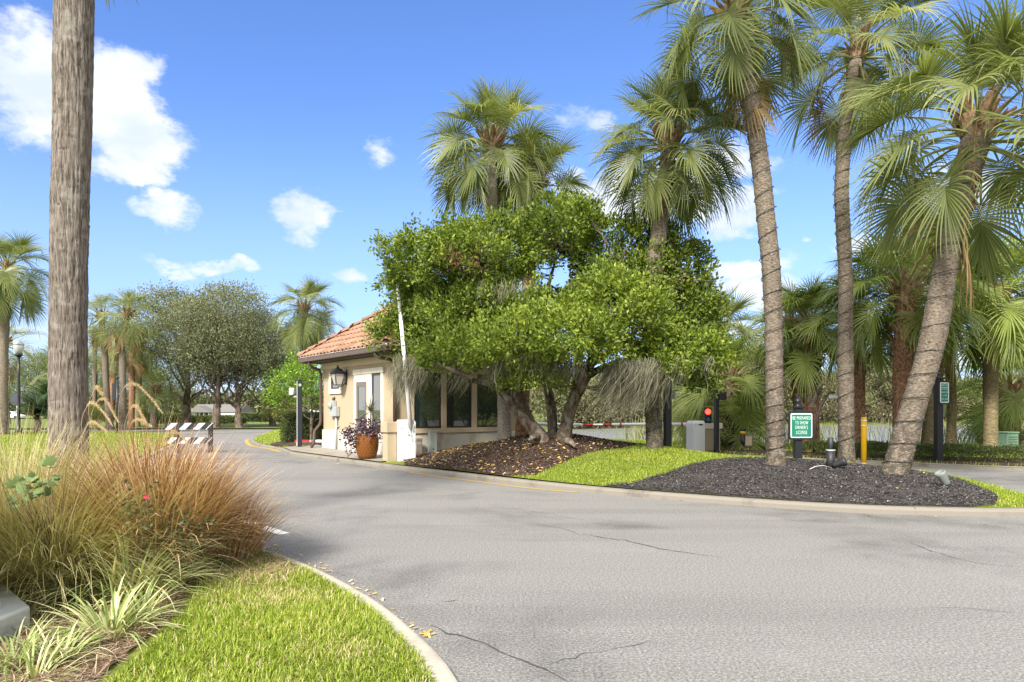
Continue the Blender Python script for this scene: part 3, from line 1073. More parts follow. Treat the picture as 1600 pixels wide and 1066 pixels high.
        wob = 0.012 * np.sin(np.arange(n) * .11 + seed) + .006 * np.sin(np.arange(n) * .43)
        pp = pt + (X * np.cos(ph)[:, None] + Y * np.sin(ph)[:, None]) * rr[:, None] + T * wob[:, None]
        Vw, Qw = tube_np(pp, np.full(n, .007), 4)
        t = thing('string_lights', wl_, 'string lights', tuple(ctrl[0]), 0, 'strings of lights wound round palm trunks')
        new_obj('wire', np_mesh('wire', Vw, Qw, M['wire']), t)
        bl = MB()
        for k in range(0, n, 5):
            o_ = Vector(pp[k])
            dr = Vector(X[k] * math.cos(ph[k]) + Y[k] * math.sin(ph[k]))
            bl.tube([o_, o_ + dr * .022 + Vector((0, 0, rng.uniform(-.015, .02)))], [.008, .005], 4)
        b = bl.build('bulbs', M['wire'], t)
        b['kind'] = 'stuff'
    return root


def leaf_cloud(cent, nrm, per, size, spread, rng, up=0.35, wid=0.42, shine=0.25, tint_base=None, sidew=0.8):
    """per leaves round every twig end: small folded diamonds, returns V, Q, tint"""
    n = len(cent)
    C = np.repeat(cent, per, 0) + rng.normal(0, 1, (n * per, 3)) * spread
    D = norm(np.repeat(nrm, per, 0) * 0.7 + rng.normal(0, sidew, (n * per, 3)) + np.array([0, 0, up]))
    m_ = n * per
    A = norm(np.cross(D, rng.normal(0, 1, (m_, 3))))
    NN = np.cross(A, D)
    L = size * rng.uniform(.65, 1.25, m_)[:, None]
    w = L * wid
    a = C
    b = C + D * L * .5 + A * w * .5 + NN * L * .10
    c = C + D * L
    d = C + D * L * .5 - A * w * .5 + NN * L * .10
    V = np.stack([a, b, c, d], 1).reshape(-1, 3)
    Q = np.arange(m_ * 4).reshape(-1, 4)
    tb = rng.random(n) * .5 if tint_base is None else tint_base
    t = np.clip(np.repeat(tb, per) + rng.uniform(-.05, .45, m_), 0, 0.93)
    t[rng.random(m_) < 0.004] = 1.0
    return V, Q, np.repeat(t, 4)


def lump_points(lumps, n, rng, shell=0.16, floor=-0.75, rough=0.18):
    """points over the skins of ellipsoid lumps (cx,cy,cz,rx,ry,rz); the skin is broken by noise, hidden points are thinned"""
    Lm = np.asarray(lumps, float)
    area = (Lm[:, 3] * Lm[:, 4] + Lm[:, 4] * Lm[:, 5] + Lm[:, 3] * Lm[:, 5])
    k = rng.choice(len(Lm), n, p=area / area.sum())
    d = norm(rng.normal(0, 1, (n, 3)))
    ph = rng.random((len(Lm), 6)) * 6.28
    bump = np.zeros(n)
    for j in range(3):
        fr_ = 2.3 + 1.9 * j
        bump += np.sin(d[:, 0] * fr_ + ph[k, j]) * np.sin(d[:, 1] * fr_ + ph[k, j + 3]) * np.cos(d[:, 2] * fr_ + ph[k, j])
    r = 1 + rough * bump - np.abs(rng.normal(0, shell, n))
    P = Lm[k, :3] + d * Lm[k, 3:] * r[:, None]
    keep = d[:, 2] > floor + rng.random(n) * .3
    inside = np.zeros(n, int)
    for l in Lm:
        q = ((P - l[:3]) / l[3:]) ** 2
        inside += (q.sum(1) < 0.62)
    keep &= (inside == 0) | (rng.random(n) < 0.28)
    return P[keep], d[keep]


def branch_path(a, b, rng, n=9, wob=0.12, sag=0.0):
    a, b = np.asarray(a, float), np.asarray(b, float)
    t = np.linspace(0, 1, n)[:, None]
    L = np.linalg.norm(b - a)
    off = np.cumsum(rng.normal(0, wob * L / n, (n, 3)), 0)
    off = off - off[-1] * t
    p = a + (b - a) * t + off
    p[:, 2] += sag * L * np.sin(t[:, 0] * np.pi)
    return p


def join(parts):
    V, Q, b = [], [], 0
    for v, q in parts:
        V.append(v)
        Q.append(q + b)
        b += len(v)
    return np.concatenate(V), np.concatenate(Q)


def tree_meshes(seed, H, R, leaf_m, bark_m, trunk_h=0.32, nl=11, twigs=2600, per=6, leaf=0.16, r0=0.26, spreadz=0.34, top_flat=0.0, spread=0.16, wid=.5, up=.3):
    """a broad tree of many lumps: trunk and limbs, and foliage as leaf clumps. returns two meshes"""
    rng = np.random.default_rng(seed)
    lumps, limbs = [], []
    base = np.array([0, 0, H * trunk_h])
    bend = rng.normal(0, .05 * H, 2)
    tp = smooth_path([(0, 0, -.4), (bend[0] * .3, bend[1] * .3, H * trunk_h * .5), (bend[0] * .6, bend[1] * .6, H * trunk_h), (bend[0], bend[1], H * .72)], 22)
    v = np.linspace(0, 1, 22)
    u = np.linspace(0, 1, 12, endpoint=False)
    UU, VV = np.meshgrid(u, v)
    dsp = (vnoise(UU, VV, 6, 9, rng) - .5) * r0 * .35
    limbs.append(tube_np(tp, r0 * (1 - v * .82) * (1 + .7 * np.exp(-v * 14)), 12, dsp))
    for i in range(nl):
        a = i * 2.399 + rng.uniform(-.4, .4)
        f = (i + .5) / nl
        zz = H * (0.42 + 0.5 * f) * (1 - top_flat * f)
        rr = R * math.sqrt(max(.05, 1 - ((zz / H - .55) / .5) ** 2)) * rng.uniform(.42, .75)
        c = np.array([math.cos(a) * rr + bend[0], math.sin(a) * rr + bend[1], zz])
        s = R * rng.uniform(.32, .5)
        lumps.append((*c, s, s, s * rng.uniform(.6, .85)))
        k = int(np.clip(8 + 12 * f, 6, 20))
        p = branch_path(tp[k], c, rng, 10, .3, -.05)
        limbs.append(tube_np(p, np.linspace(r0 * .42 * (1 - v[k] * .6), .02, 10), 7))
        for s_ in range(3):
            e = c + rng.normal(0, 1, 3) * np.array([s, s, s * .6]) * .7
            limbs.append(tube_np(branch_path(p[6], e, rng, 6, .3), np.linspace(r0 * .13, .012, 6), 5))
    lumps.append((bend[0], bend[1], H * .74, R * .5, R * .5, H * .25))
    P, D = lump_points(lumps, int(twigs * 1.9), rng, shell=.22, rough=.22)
    V, Q, t = leaf_cloud(P[:twigs], D[:twigs], per, leaf, spread, rng, up=up, wid=wid)
    fm = np_mesh('foliage', V, Q, M[leaf_m], t)
    tv, tq = join(limbs)
    tm = np_mesh('trunk', tv, tq, M[bark_m], smooth=True)
    return tm, fm


def plant_tree(name, label, cat, meshes, loc, s=1.0, rz=0.0, group=None, sz=None):
    root = thing(name, label, cat, loc, rz, group)
    root.scale = (s, s, sz or s)
    new_obj('trunk', meshes[0], root)
    o = new_obj('foliage', meshes[1], root)
    o['kind'] = 'stuff'
    return root


def blades(base, az, e0, L, w, bend, rng, st=6, tint=None, twist=0.0, wind=(0, 0), tipw=0.08, fold=False):
    """arching ribbon leaves from base points: azimuth az, start elevation e0, length L, width w, total bend"""
    n = len(base)
    pos = np.array(base, float)
    e = np.array(e0, float)
    hor = np.stack([np.cos(az), np.sin(az)], 1)
    side = np.stack([-np.sin(az + twist), np.cos(az + twist), np.zeros(n)], 1)
    VV = []
    for j in range(st):
        t = j / (st - 1)
        ww = (w * np.interp(t, [0, .25, .7, 1], [.65, 1, .75, tipw]))[:, None] * .5
        VV.append(np.stack([pos - side * ww, pos + side * ww], 1))
        e = e - bend / (st - 1) * (.5 + t)
        step = (L / (st - 1))[:, None]
        dirv = np.concatenate([hor * np.cos(e)[:, None], np.sin(e)[:, None]], 1)
        dirv[:, 0] += wind[0] * t
        dirv[:, 1] += wind[1] * t
        pos = pos + norm(dirv) * step
    V = np.stack(VV, 1).reshape(-1, 3)
    q = []
    for j in range(st - 1):
        b = np.arange(n) * st * 2 + j * 2
        q.append(np.stack([b, b + 1, b + 3, b + 2], 1))
    Q = np.concatenate(q)
    tint = rng.random(n) if tint is None else tint
    tt = np.repeat(np.clip(tint, 0, 1)[:, None], st * 2, 1)
    return V, Q, tt.reshape(-1)


def clump(name, label, cat, loc, n, r, L, w, m, seed, e=(60, 88), bend=(0.4, 1.6), group=None, wind=(0, 0), st=6, tint=None, part='leaf_blades', wob=.5):
    rng = np.random.default_rng(seed)
    root = thing(name, label, cat, loc, 0, group)
    a = rng.random(n) * 2 * np.pi
    rr = r * np.sqrt(rng.random(n))
    az = a + rng.normal(0, wob, n)
    base = np.stack([np.cos(a) * rr, np.sin(a) * rr, np.full(n, -.02)], 1)
    e0 = np.radians(e[1] - (e[1] - e[0]) * (rr / r) + rng.normal(0, 6, n))
    Ls = rng.uniform(L[0], L[1], n)
    V, Q, t = blades(base, az, e0, Ls, w * rng.uniform(.7, 1.2, n), rng.uniform(bend[0], bend[1], n), rng, st, tint(rng, n) if tint else None, wind=wind)
    o = new_obj(part, np_mesh(part, V, Q, m, t), root)
    o['kind'] = 'stuff'
    return root


def scatter_grass(name, poly, hfun, dens, L, w, m, seed, lean=0.5, patch=None, lim=None, st=3, n_max=120000, tone=0.0, edge=0.0):
    rng = np.random.default_rng(seed)
    P = np.asarray(poly, float)
    x0, y0 = P.min(0) - edge
    x1, y1 = P.max(0) + edge
    n = int(min((x1 - x0) * (y1 - y0) * dens, 2000000))
    x = rng.uniform(x0, x1, n)
    y = rng.uniform(y0, y1, n)
    ok = in_poly(x, y, poly)
    if lim is not None:
        ok &= lim(x, y)
    x, y = x[ok][:n_max], y[ok][:n_max]
    n = len(x)
    z = hfun(x, y) - .004
    az = rng.random(n) * 2 * np.pi
    e0 = np.radians(rng.normal(72, 14, n))
    pn = (np.sin(x * 2.1 + 1.3 * np.sin(y * 1.7)) * np.sin(y * 2.6 + 1.1 * np.sin(x * 1.9)) * .5 + .5)
    t = np.clip(rng.random(n) * .62 + .22 * pn + tone, 0, .9)
    dry = rng.random(n) < (0.07 if patch is None else patch(x, y))
    t[dry] = rng.uniform(.88, 1.0, dry.sum())
    Ls = rng.uniform(L[0], L[1], n) * (0.75 + .5 * pn)
    V, Q, tt = blades(np.stack([x, y, z], 1), az, e0, Ls, np.full(n, w) * rng.uniform(.7, 1.3, n), rng.uniform(.2, 1.4, n), rng, st, t, tipw=.1)
    o = new_obj(name, np_mesh(name, V, Q, m, tt))
    o['kind'] = 'stuff'
    return o


def scatter_chips(name, poly, hfun, dens, size, m, seed, asp=2.5, n_max=60000, tiltz=.5, tint=None, lim=None, lift=.006):
    rng = np.random.default_rng(seed)
    P = np.asarray(poly, float)
    x0, y0 = P.min(0)
    x1, y1 = P.max(0)
    n = int((x1 - x0) * (y1 - y0) * dens)
    x, y = rng.uniform(x0, x1, n), rng.uniform(y0, y1, n)
    ok = in_poly(x, y, poly)
    if lim is not None:
        ok &= lim(x, y)
    x, y = x[ok][:n_max], y[ok][:n_max]
    n = len(x)
    z = hfun(x, y) + lift
    D = norm(np.stack([rng.normal(size=n), rng.normal(size=n), rng.normal(0, tiltz, n)], 1))
    A = norm(np.cross(D, norm(np.stack([rng.normal(0, tiltz, n), rng.normal(0, tiltz, n), np.ones(n)], 1))))
    L = size * rng.uniform(.5, 1.5, n)[:, None] / 2
    w = L / asp
    C = np.stack([x, y, z], 1)
    NN = np.cross(A, D)
    V = np.stack([C - D * L - A * w, C + D * L - A * w * .8, C + D * L + A * w, C - D * L + A * w * .7], 1)
    V = V.reshape(-1, 3)
    t = rng.random(n) if tint is None else tint(rng, n)
    o = new_obj(name, np_mesh(name, V, np.arange(n * 4).reshape(-1, 4), m, np.repeat(t, 4)))
    o['kind'] = 'stuff'
    return o
# ------------------------------------------------------------------ the ground plan (metres, camera at the origin looking along +Y)
ISLAND = round_poly([(-11.8, 30.9), (-10.0, 26.6), (-7.85, 23.1), (-6.76, 20.9), (-5.2, 19.0), (-3.09, 16.46), (-1.38, 14.55), (.26, 12.75), (1.89, 11.25), (3.72, 9.98), (4.9, 9.4),
                     (6.0, 9.16), (6.9, 9.12), (7.55, 9.4), (7.95, 10.1), (8.15, 11.0), (8.5, 12.2), (8.72, 13.3), (8.5, 14.6), (7.7, 15.7), (6.0, 16.6), (4.2, 17.6),
                     (2.7, 18.9), (1.3, 20.8), (-2, 25.3), (-6, 30.6), (-10, 36), (-13.3, 41), (-14.5, 43.0), (-14.6, 41.5), (-13.1, 36.0)], True, 4)
# heights measured on the beds: (x, y, z)
HP = [(.62, 13.3, .22), (1.33, 14.2, .42), (2.25, 15.0, .54), (3.2, 15.6, .58), (1.0, 15.5, .80), (0.2, 16.2, .78), (2.0, 15.9, .72), (-2.3, 18.3, .20), (-.4, 19.9, .45), (.6, 17.5, .70), (-.9, 16.6, .45),
      (2.7, 12.2, .26), (3.5, 13.0, .37), (4.6, 14.0, .40), (5.85, 14.4, .37), (5.2, 13.0, .31), (7.1, 12.7, .27), (6.0, 11.2, .22), (4.2, 11.4, .22), (7.6, 11.0, .14), (3.0, 17.3, .35), (5.2, 15.6, .3),
      (-4.6, 19.2, .13), (-5.5, 20.6, .13), (-3.0, 17.6, .13), (-6.8, 22.2, .13), (-7.8, 25, .16), (-9.5, 28, .16), (-5, 26, .2), (-11.5, 35, .2), (-3, 20.5, .14), (-1, 23, .14)]
_bd = [(a, b, .098) for a, b in dense(ISLAND, True, 1.2)]
_R = np.array(HP + _bd)


def _k(r):
    return np.where(r > 1e-9, r * r * np.log(r + 1e-12), 0)


_n = len(_R)
_A = np.zeros((_n + 3, _n + 3))
_A[:_n, :_n] = _k(np.hypot(_R[:, None, 0] - _R[None, :, 0], _R[:, None, 1] - _R[None, :, 1])) + np.eye(_n) * 0.02
_A[:_n, _n:] = np.c_[np.ones(_n), _R[:, :2]]
_A[_n:, :_n] = _A[:_n, _n:].T
_w = np.linalg.solve(_A, np.r_[_R[:, 2], 0, 0, 0])


def HI(x, y):
    x, y = np.asarray(x, float), np.asarray(y, float)
    sh = x.shape
    x, y = x.ravel(), y.ravel()
    r = np.hypot(x[:, None] - _R[None, :, 0], y[:, None] - _R[None, :, 1])
    z = _k(r) @ _w[:_n] + _w[_n] + _w[_n + 1] * x + _w[_n + 2] * y
    return np.maximum(z, .085).reshape(sh)


def hi(x, y):
    return float(HI(np.array([x]), np.array([y]))[0])


def lift(f, d):
    return lambda x, y: f(x, y) + d


LEFT = round_poly([(.05, -4), (0.02, 0.5), (-.05, 2.4), (-.28, 3.55), (-.64, 4.36), (-1.0, 5.0), (-1.52, 5.75), (-2.25, 6.6), (-3.08, 7.3), (-4.4, 8.5), (-6.6, 11.5), (-9.0, 16.0), (-11.6, 22.5), (-14.5, 30),
                   (-19, 36.5), (-30, 40.2), (-50, 41.2), (-90, 42)], False, 5) + [(-90, -4)]


def HL(x, y):
    x, y = np.asarray(x, float), np.asarray(y, float)
    return .052 + .02 * np.sin(x * .7) * np.cos(y * .5) * np.clip((y - 5) / 6, 0, 1) + np.clip(-2.6 - x, 0, 3) * .02


RIGHT = round_poly([(-11, 47.5), (-9.5, 42.5), (-6, 37.2), (-2, 31.6), (2.5, 25.6), (5.2, 21.8), (6.4, 19.9), (8.0, 18.5), (9.8, 17.05), (11.7, 15.75), (16, 13.7), (30, 9.0), (60, 0)], False, 4) + \
        [(60, 24), (30, 28), (12, 28.2), (8, 29), (4, 33.5), (0, 41), (-4, 49.5)]
RIGHT_FAR = [(60, 24), (30, 28), (12, 28.2), (8, 29), (4, 33.5), (0, 41), (-4, 49.5)]


def HR(x, y):
    d = poly_dist(x, y, RIGHT_FAR, False)
    d = np.where(np.asarray(y) > np.interp(x, [-4, 0, 4, 8, 12, 30, 60], [49.5, 41, 33.5, 29, 28.2, 28, 24]), 0, d)
    return -.10 + .20 * np.clip(d / 3.0, 0, 1) ** .6


LAKE = [(70, 26), (45, 29.5), (30, 31), (20, 31.5), (12, 31), (8.5, 32), (5, 36.5), (1, 43.5), (-3, 51), (-2, 58), (2, 63), (10, 70), (22, 78), (40, 84), (70, 88), (110, 88), (150, 70), (150, 20)]
LAKE = round_poly(LAKE, True, 4)


# ground: one sheet to the horizon, dipping under the lake and away towards the far houses
def ground_z(x, y):
    z = np.full(np.shape(x), -.07)
    ins = in_poly(x, y, LAKE)
    d = poly_dist(x, y, LAKE)
    z = np.where(ins, -.55 - np.clip(d / 6, 0, 1) * 1.2, np.where(d < 3.0, -.55 + .48 * np.clip(d / 3.0, 0, 1) ** .8, z))
    far = np.clip((y - 56) / 70, 0, 1) * (x < 12)
    bank = (~ins) & (x > -12) & (y > 50)
    z = z - 1.35 * far * np.clip((-8 - x) / 10, 0, 1)
    z = np.where(bank, np.maximum(z, -.55 + np.clip(d / 9, 0, 1) * 1.2), z)
    return z


gx = np.r_[np.array([-900, -600, -400, -280, -200, -150, -110, -80, -60, -45, -34, -26, -20, -15]), np.arange(-12, 90, 1.3), np.array([95, 105, 115, 130, 150, 180, 240, 320, 450, 650, 900])]
gy = np.r_[np.array([-120, -60, -30, -12, 0, 8, 14, 18, 22]), np.arange(24, 100, 1.3), np.array([104, 112, 122, 135, 150, 180, 220, 280, 360, 480, 640, 900, 1300])]
GX, GY = np.meshgrid(gx, gy)
GZ = ground_z(GX, GY)
nx, ny = len(gx), len(gy)
ii = (np.arange(ny - 1)[:, None] * nx + np.arange(nx - 1)[None, :]).ravel()
gq = np.stack([ii, ii + 1, ii + nx + 1, ii + nx], 1)
tag(new_obj('ground', np_mesh('ground', np.stack([GX, GY, GZ], -1).reshape(-1, 3), gq, M['ground'], smooth=True)), kind='structure')
tag(sheet('lake_water', LAKE, flat(-.6), M['water'], 6.0), kind='structure')

# road: one sheet of old asphalt under the islands
ROAD = [(-90, -20), (60, -20), (60, 10), (31, 13.0), (17, 17.5), (9, 22), (5, 27), (1, 33), (-6, 43), (-10.2, 47.2), (-13, 46.9), (-20, 46.4), (-34, 45.9), (-60, 45.6), (-90, 45.5)]
road = sheet('road', ROAD, flat(0.0), M['asphalt'], 4.0)


def strip(name, pts, w, z, m, parent=None, kind=None, taper=False, jag=0.0, seed=0):
    """a thin flat ribbon along a polyline"""
    P = np.asarray(pts, float)
    T = norm(np.gradient(P, axis=0))
    Nn = np.stack([-T[:, 1], T[:, 0]], 1)
    rng = np.random.default_rng(seed)
    ww = np.full(len(P), w / 2.0)
    if taper:
        ww = ww * np.interp(np.linspace(0, 1, len(P)), [0, .15, .8, 1], [.3, 1, .8, .15])
    if jag:
        P = P + Nn * rng.normal(0, jag, len(P))[:, None]
        ww = ww * rng.uniform(.4, 1.5, len(P))
    A, B = P - Nn * ww[:, None], P + Nn * ww[:, None]
    V = np.concatenate([np.c_[A, np.full(len(P), z)], np.c_[B, np.full(len(P), z)]])
    n = len(P)
    i = np.arange(n - 1)
    q = np.stack([i, i + 1, n + i + 1, n + i], 1)
    me = np_mesh(name, V, q, m)
    if sum(p.normal.z for p in me.polygons) < 0:
        me.flip_normals()
    o = new_obj(name, me, parent)
    if kind:
        o['kind'] = kind
    return o


def gp(px, py, z=0.0):
    Y = FPX * (CAMH - z) / (py - 638)
    return ((px - 800) / FPX * Y, Y)


def crack(px, w, seed, jag=.012, step=.06):
    P = dense([gp(*p) for p in px], False, step)
    P = smooth_path(P, len(P))
    strip('crack', P, w, .004, M['crack'], road, taper=True, jag=jag, seed=seed)


crack([(672, 978), (700, 990), (740, 1000), (760, 1008), (790, 1024), (812, 1030), (835, 1040), (862, 1052), (890, 1066), (905, 1076)], .013, 1)
crack([(855, 1040), (880, 1030), (925, 1022), (975, 1012), (1010, 1005), (1050, 1003)], .005, 2)
crack([(909, 834), (940, 840), (975, 845), (1010, 852), (1030, 858), (1070, 864), (1130, 872)], .015, 3)
crack([(835, 820), (880, 826), (910, 838)], .007, 4)
crack([(1424, 848), (1440, 856), (1470, 866), (1500, 874), (1520, 879), (1560, 884), (1600, 886)], .009, 5)
crack([(776, 793), (830, 799), (880, 808), (920, 814)], .007, 6)
crack([(1440, 950), (1480, 949), (1520, 951), (1560, 957), (1600, 958)], .005, 7)
crack([(690, 940), (705, 939), (715, 937)], .009, 8)

# painted lines on the road
strip('edge_line', [(-6.6, 13.4), (-5.2, 11.2), (-4.2, 9.7), (-3.26, 8.55), (-2.62, 7.86)], .14, .004, M['white_line'], road)
strip('kerb_paint', [(a, b) for a, b in [gp(640, 738.5), gp(700, 747), gp(760, 754.5), gp(822, 762.5), gp(903, 770)]], .09, .004, M['yellow_line'], road)
strip('kerb_paint', dense(round_poly([(-7.72, 22.7), (-8.9, 24.7), (-10.15, 26.5), (-11.9, 30.6), (-12.3, 32)], False, 4), False), .16, .004, M['yellow_line'], road)


def kerb(name, poly, closed, w, h, m, drop=-.06, sect=3.0, step=.25, near=60):
    """a cast kerb laid in sections with open joints, over a bed of mortar that shows in the joints"""
    P = np.array(dense(poly, closed, step))
    n = len(P)
    T = norm(np.roll(P, -1, 0) - np.roll(P, 1, 0)) if closed else norm(np.gradient(P, axis=0))
    Nn = np.stack([-T[:, 1], T[:, 0]], 1)
    if closed:
        P, T, Nn = (np.vstack([q, q[:1]]) for q in (P, T, Nn))
        n += 1
    prof = [(0.0, drop), (0.004, h * .62), (.018, h * .9), (.04, h), (w * .9, h + .003), (w, h - .006), (w, drop)]

    def run(a, b, pr, nm, mat_, parent, dh=0.0):
        idx = np.arange(a, b)
        pp = P[idx].copy()
        if parent is not None:
            pp[0] += T[a] * .005
            pp[-1] -= T[b - 1] * .005
        k_ = len(idx)
        V = np.concatenate([np.c_[pp + Nn[idx] * o, np.full(k_, z + dh)] for o, z in pr])
        q = []
        i_ = np.arange(k_ - 1)
        for k in range(len(pr) - 1):
            q.append(np.stack([k * k_ + i_, (k + 1) * k_ + i_, (k + 1) * k_ + i_ + 1, k * k_ + i_ + 1], 1))
        ends = np.array([[k * k_ for k in range(len(pr))][::-1], [k * k_ + k_ - 1 for k in range(len(pr))]])
        return new_obj(nm, np_mesh(nm, V, [np.concatenate(q), ends], mat_), parent)
    bed = [(.008, drop), (.010, h * .55), (.03, h - .018), (w - .012, h - .016), (w - .008, drop)]
    root = run(0, n, bed, name, M['slab'], None)
    root['kind'] = 'structure'
    per = int(sect / step)
    rk = random.Random(int(w * 1000) + n)
    a = 0
    while a < n - 1:
        b = min(n, a + per + 1)
        if n - b < 3:
            b = n
        run(a, b, prof, 'kerb_section', m, root, rk.uniform(-.003, .004))
        a = b - 1
    return root


kerb('kerb', ISLAND, True, .15, .10, M['kerb_old'])
kerb('kerb', LEFT[:-1], False, .165, .055, M['kerb'])
kerb('kerb', RIGHT[:len(RIGHT) - 7], False, .15, .10, M['kerb_old'])


def inset(poly, d):
    P = np.array(poly)
    T = norm(np.roll(P, -1, 0) - np.roll(P, 1, 0))
    return [tuple(p) for p in P + np.stack([-T[:, 1], T[:, 0]], 1) * d]


ISL_IN = inset(ISLAND, .14)
island = sheet('island_lawn', ISL_IN, HI, M['lawn'], .42)
sheet('roadside_lawn', inset(LEFT, .15), HL, M['lawn'], 1.6)
sheet('lakeside_bank', RIGHT, lambda x, y: HR(x, y) - .02, M['lawn'], 1.2)
# the far side of the street
FARL = [(-90, 48.2), (-60, 48.2), (-34, 48.4), (-20, 48.8), (-13, 49.2), (-9, 49.6), (-5, 51.5), (-4, 58), (-20, 62), (-90, 62)]
sheet('far_lawn', FARL, flat(.02), M['ground'], 4.0)

def front_edge(x0, x1):
    return [p for p in ISL_IN if x0 < p[0] < x1 and p[1] < 17 - .9 * max(0, p[0] - 1)]


BROWN_BED = front_edge(-2.7, .33) + round_poly([(.42, 13.0), (.5, 13.15), (.75, 13.45), (1.33, 14.2), (1.8, 14.65), (2.25, 15.0), (2.9, 15.45), (3.6, 15.9), (3.9, 16.6), (3.6, 17.4), (2.4, 18.7), (1.0, 20.3),
             (.2, 20.4), (-1.4, 19.2), (-2.9, 18.1), (-2.75, 17.2)], False, 3)
BLACK_BED = front_edge(1.55, 6.45) + round_poly([(6.6, 9.36), (6.95, 9.75), (7.3, 10.3), (7.8, 11.5), (8.15, 12.6), (8.25, 13.6), (7.9, 14.4), (7.0, 14.5), (5.85, 14.55), (4.6, 14.15), (3.6, 13.2), (2.75, 12.3), (2.1, 11.75)], False, 3)
sheet('brown_mulch_bed', BROWN_BED, lambda x, y: HI(x, y) + .005 + .02 * np.clip(poly_dist(x, y, BROWN_BED) / .14, 0, 1), M['brown_mulch'], .16, jitter=.02)
sheet('black_mulch_bed', BLACK_BED, lambda x, y: HI(x, y) + .005 + .02 * np.clip(poly_dist(x, y, BLACK_BED) / .14, 0, 1), M['black_mulch'], .16, jitter=.02)
SLAB = [(-7.75, 23.15), (-6.85, 21.25), (-5.3, 19.28), (-3.25, 16.85), (-2.95, 17.1), (-3.0, 18.3), (-6.2, 22.5), (-6.7, 23.6)]
sheet('entry_slab', SLAB, lift(HI, .03), M['slab'], .5)
NOSE_BED = round_poly([(-7.9, 23.6), (-9.0, 25.4), (-8.6, 27.0), (-7.3, 27.2), (-6.2, 25.0), (-6.8, 23.9)], True, 3)
sheet('brown_mulch_bed', NOSE_BED, lift(HI, .02), M['brown_mulch'], .4, jitter=.03)
STRAW_BED = round_poly([(-2.0, 2.2), (-2.13, 3.49), (-2.2, 4.02), (-2.3, 4.64), (-2.53, 5.39), (-2.75, 6.1), (-3.0, 6.85), (-3.9, 7.85), (-5.2, 8.6), (-6.6, 8.2), (-7.2, 6.5), (-6.4, 3.6), (-4.6, 2.0)], True, 4)
sheet('pine_straw_bed', STRAW_BED, lift(HL, .012), M['straw'], .16, jitter=.025)
FAR_BED = round_poly([(6.1, 21.6), (6.9, 20.0), (8.3, 18.6), (9.95, 17.3), (11.8, 15.98), (16, 14.0), (28, 10), (29, 12.5), (18, 16.3), (13.2, 18.4), (10.6, 20.0), (8.8, 21.2), (7.2, 22.4)], True, 3)
sheet('brown_mulch_bed', FAR_BED, lift(HR, .012), M['brown_mulch'], .5, jitter=.03)
PALM_BED = round_poly([(-27.5, 34.5), (-22, 35.3), (-20.5, 36.0), (-23, 37.0), (-30, 37.5), (-31, 35.6)], True, 3)
sheet('brown_mulch_bed', PALM_BED, lift(HL, .03), M['brown_mulch'], .6, jitter=.03)

# grass blades, mulch pieces, straw and fallen leaves on those grounds
LAWN_NEAR = [p for p in inset(LEFT, .13) if -1 < p[1] < 7.3] 
LAWN_NEAR = LAWN_NEAR + [(-2.95, 6.75), (-2.68, 6.1), (-2.45, 5.39), (-2.22, 4.64), (-2.12, 4.02), (-2.05, 3.49), (-1.95, 2.2), (-1.9, -1)]
LAWN_NEAR = [p for p in LAWN_NEAR if p[1] > 2.4] + [(-1.95, 2.4), (-.1, 2.4)]


def patch_near(x, y):
    c = np.exp(-((x + 2.15) ** 2 / .10 + (y - 5.75) ** 2 / .12)) + .9 * np.exp(-((x + 1.75) ** 2 / .2 + (y - 5.0) ** 2 / .05)) + .6 * np.exp(-((x + .95) ** 2 / .06 + (y - 3.9) ** 2 / .03))
    return np.random.default_rng(5).random(x.shape) < .10 + .55 * c


vis = lambda x, y: (np.abs(x) < .80 * y + .3)
scatter_grass('grass', LAWN_NEAR, HL, 11500, (.030, .072), .0062, M['grass'], 21, patch=patch_near, lim=vis, st=4, n_max=90000, edge=.1)


def isl_lim(x, y):
    return (~in_poly(x, y, BROWN_BED)) & (~in_poly(x, y, BLACK_BED)) & (~in_poly(x, y, SLAB)) & (y < 17.6) & (x > -.5)


scatter_grass('grass', ISL_IN, HI, 2300, (.035, .075), .011, M['grass'], 22, lim=isl_lim, n_max=90000, tone=.04)
scatter_grass('grass', ISL_IN, HI, 300, (.04, .09), .02, M['grass'], 23, lim=lambda x, y: (x < -6.8) & (y > 23) & (~in_poly(x, y, NOSE_BED)), n_max=24000, tone=.05)
scatter_grass('grass', LEFT, HL, 210, (.05, .11), .022, M['grass'], 24, lim=lambda x, y: (y > 6.5) & (x < -3) & (np.abs(x) < .78 * y + 1) & (y < 40) & (~in_poly(x, y, STRAW_BED)), n_max=60000, tone=.04)
scatter_grass('grass', RIGHT, HR, 150, (.05, .12), .02, M['grass'], 25, lim=lambda x, y: (y < 30) & (np.abs(x) < .8 * y) & (~in_poly(x, y, FAR_BED)), n_max=40000)
scatter_chips('mulch_chips', BROWN_BED, lift(HI, .024), 2200, .034, M['chip_brown'], 31, 2.4, 75000, .28)
scatter_chips('mulch_chips', BLACK_BED, lift(HI, .024), 2200, .030, M['chip_black'], 32, 2.6, 75000, .25)
scatter_chips('fallen_leaves', BROWN_BED, lift(HI, .032), 60, .055, M['fallen'], 33, 1.7, 3000, .3)
scatter_chips('fallen_leaves', BLACK_BED, lift(HI, .032), 1.2, .035, M['fallen'], 34, 1.7, 300, .35)
scatter_chips('straw_needles', STRAW_BED, lift(HL, .02), 2600, .15, M['needle'], 35, 42, 34000, .22, lim=vis)
NEAR_STRAW = [(-2.9, 6.3), (-2.2, 6.45), (-1.85, 5.9), (-1.75, 5.3), (-2.4, 5.2), (-2.4, 5.2)]
scatter_chips('straw_needles', NEAR_STRAW, lift(HL, .035), 900, .13, M['needle'], 36, 36, 3000, .3)
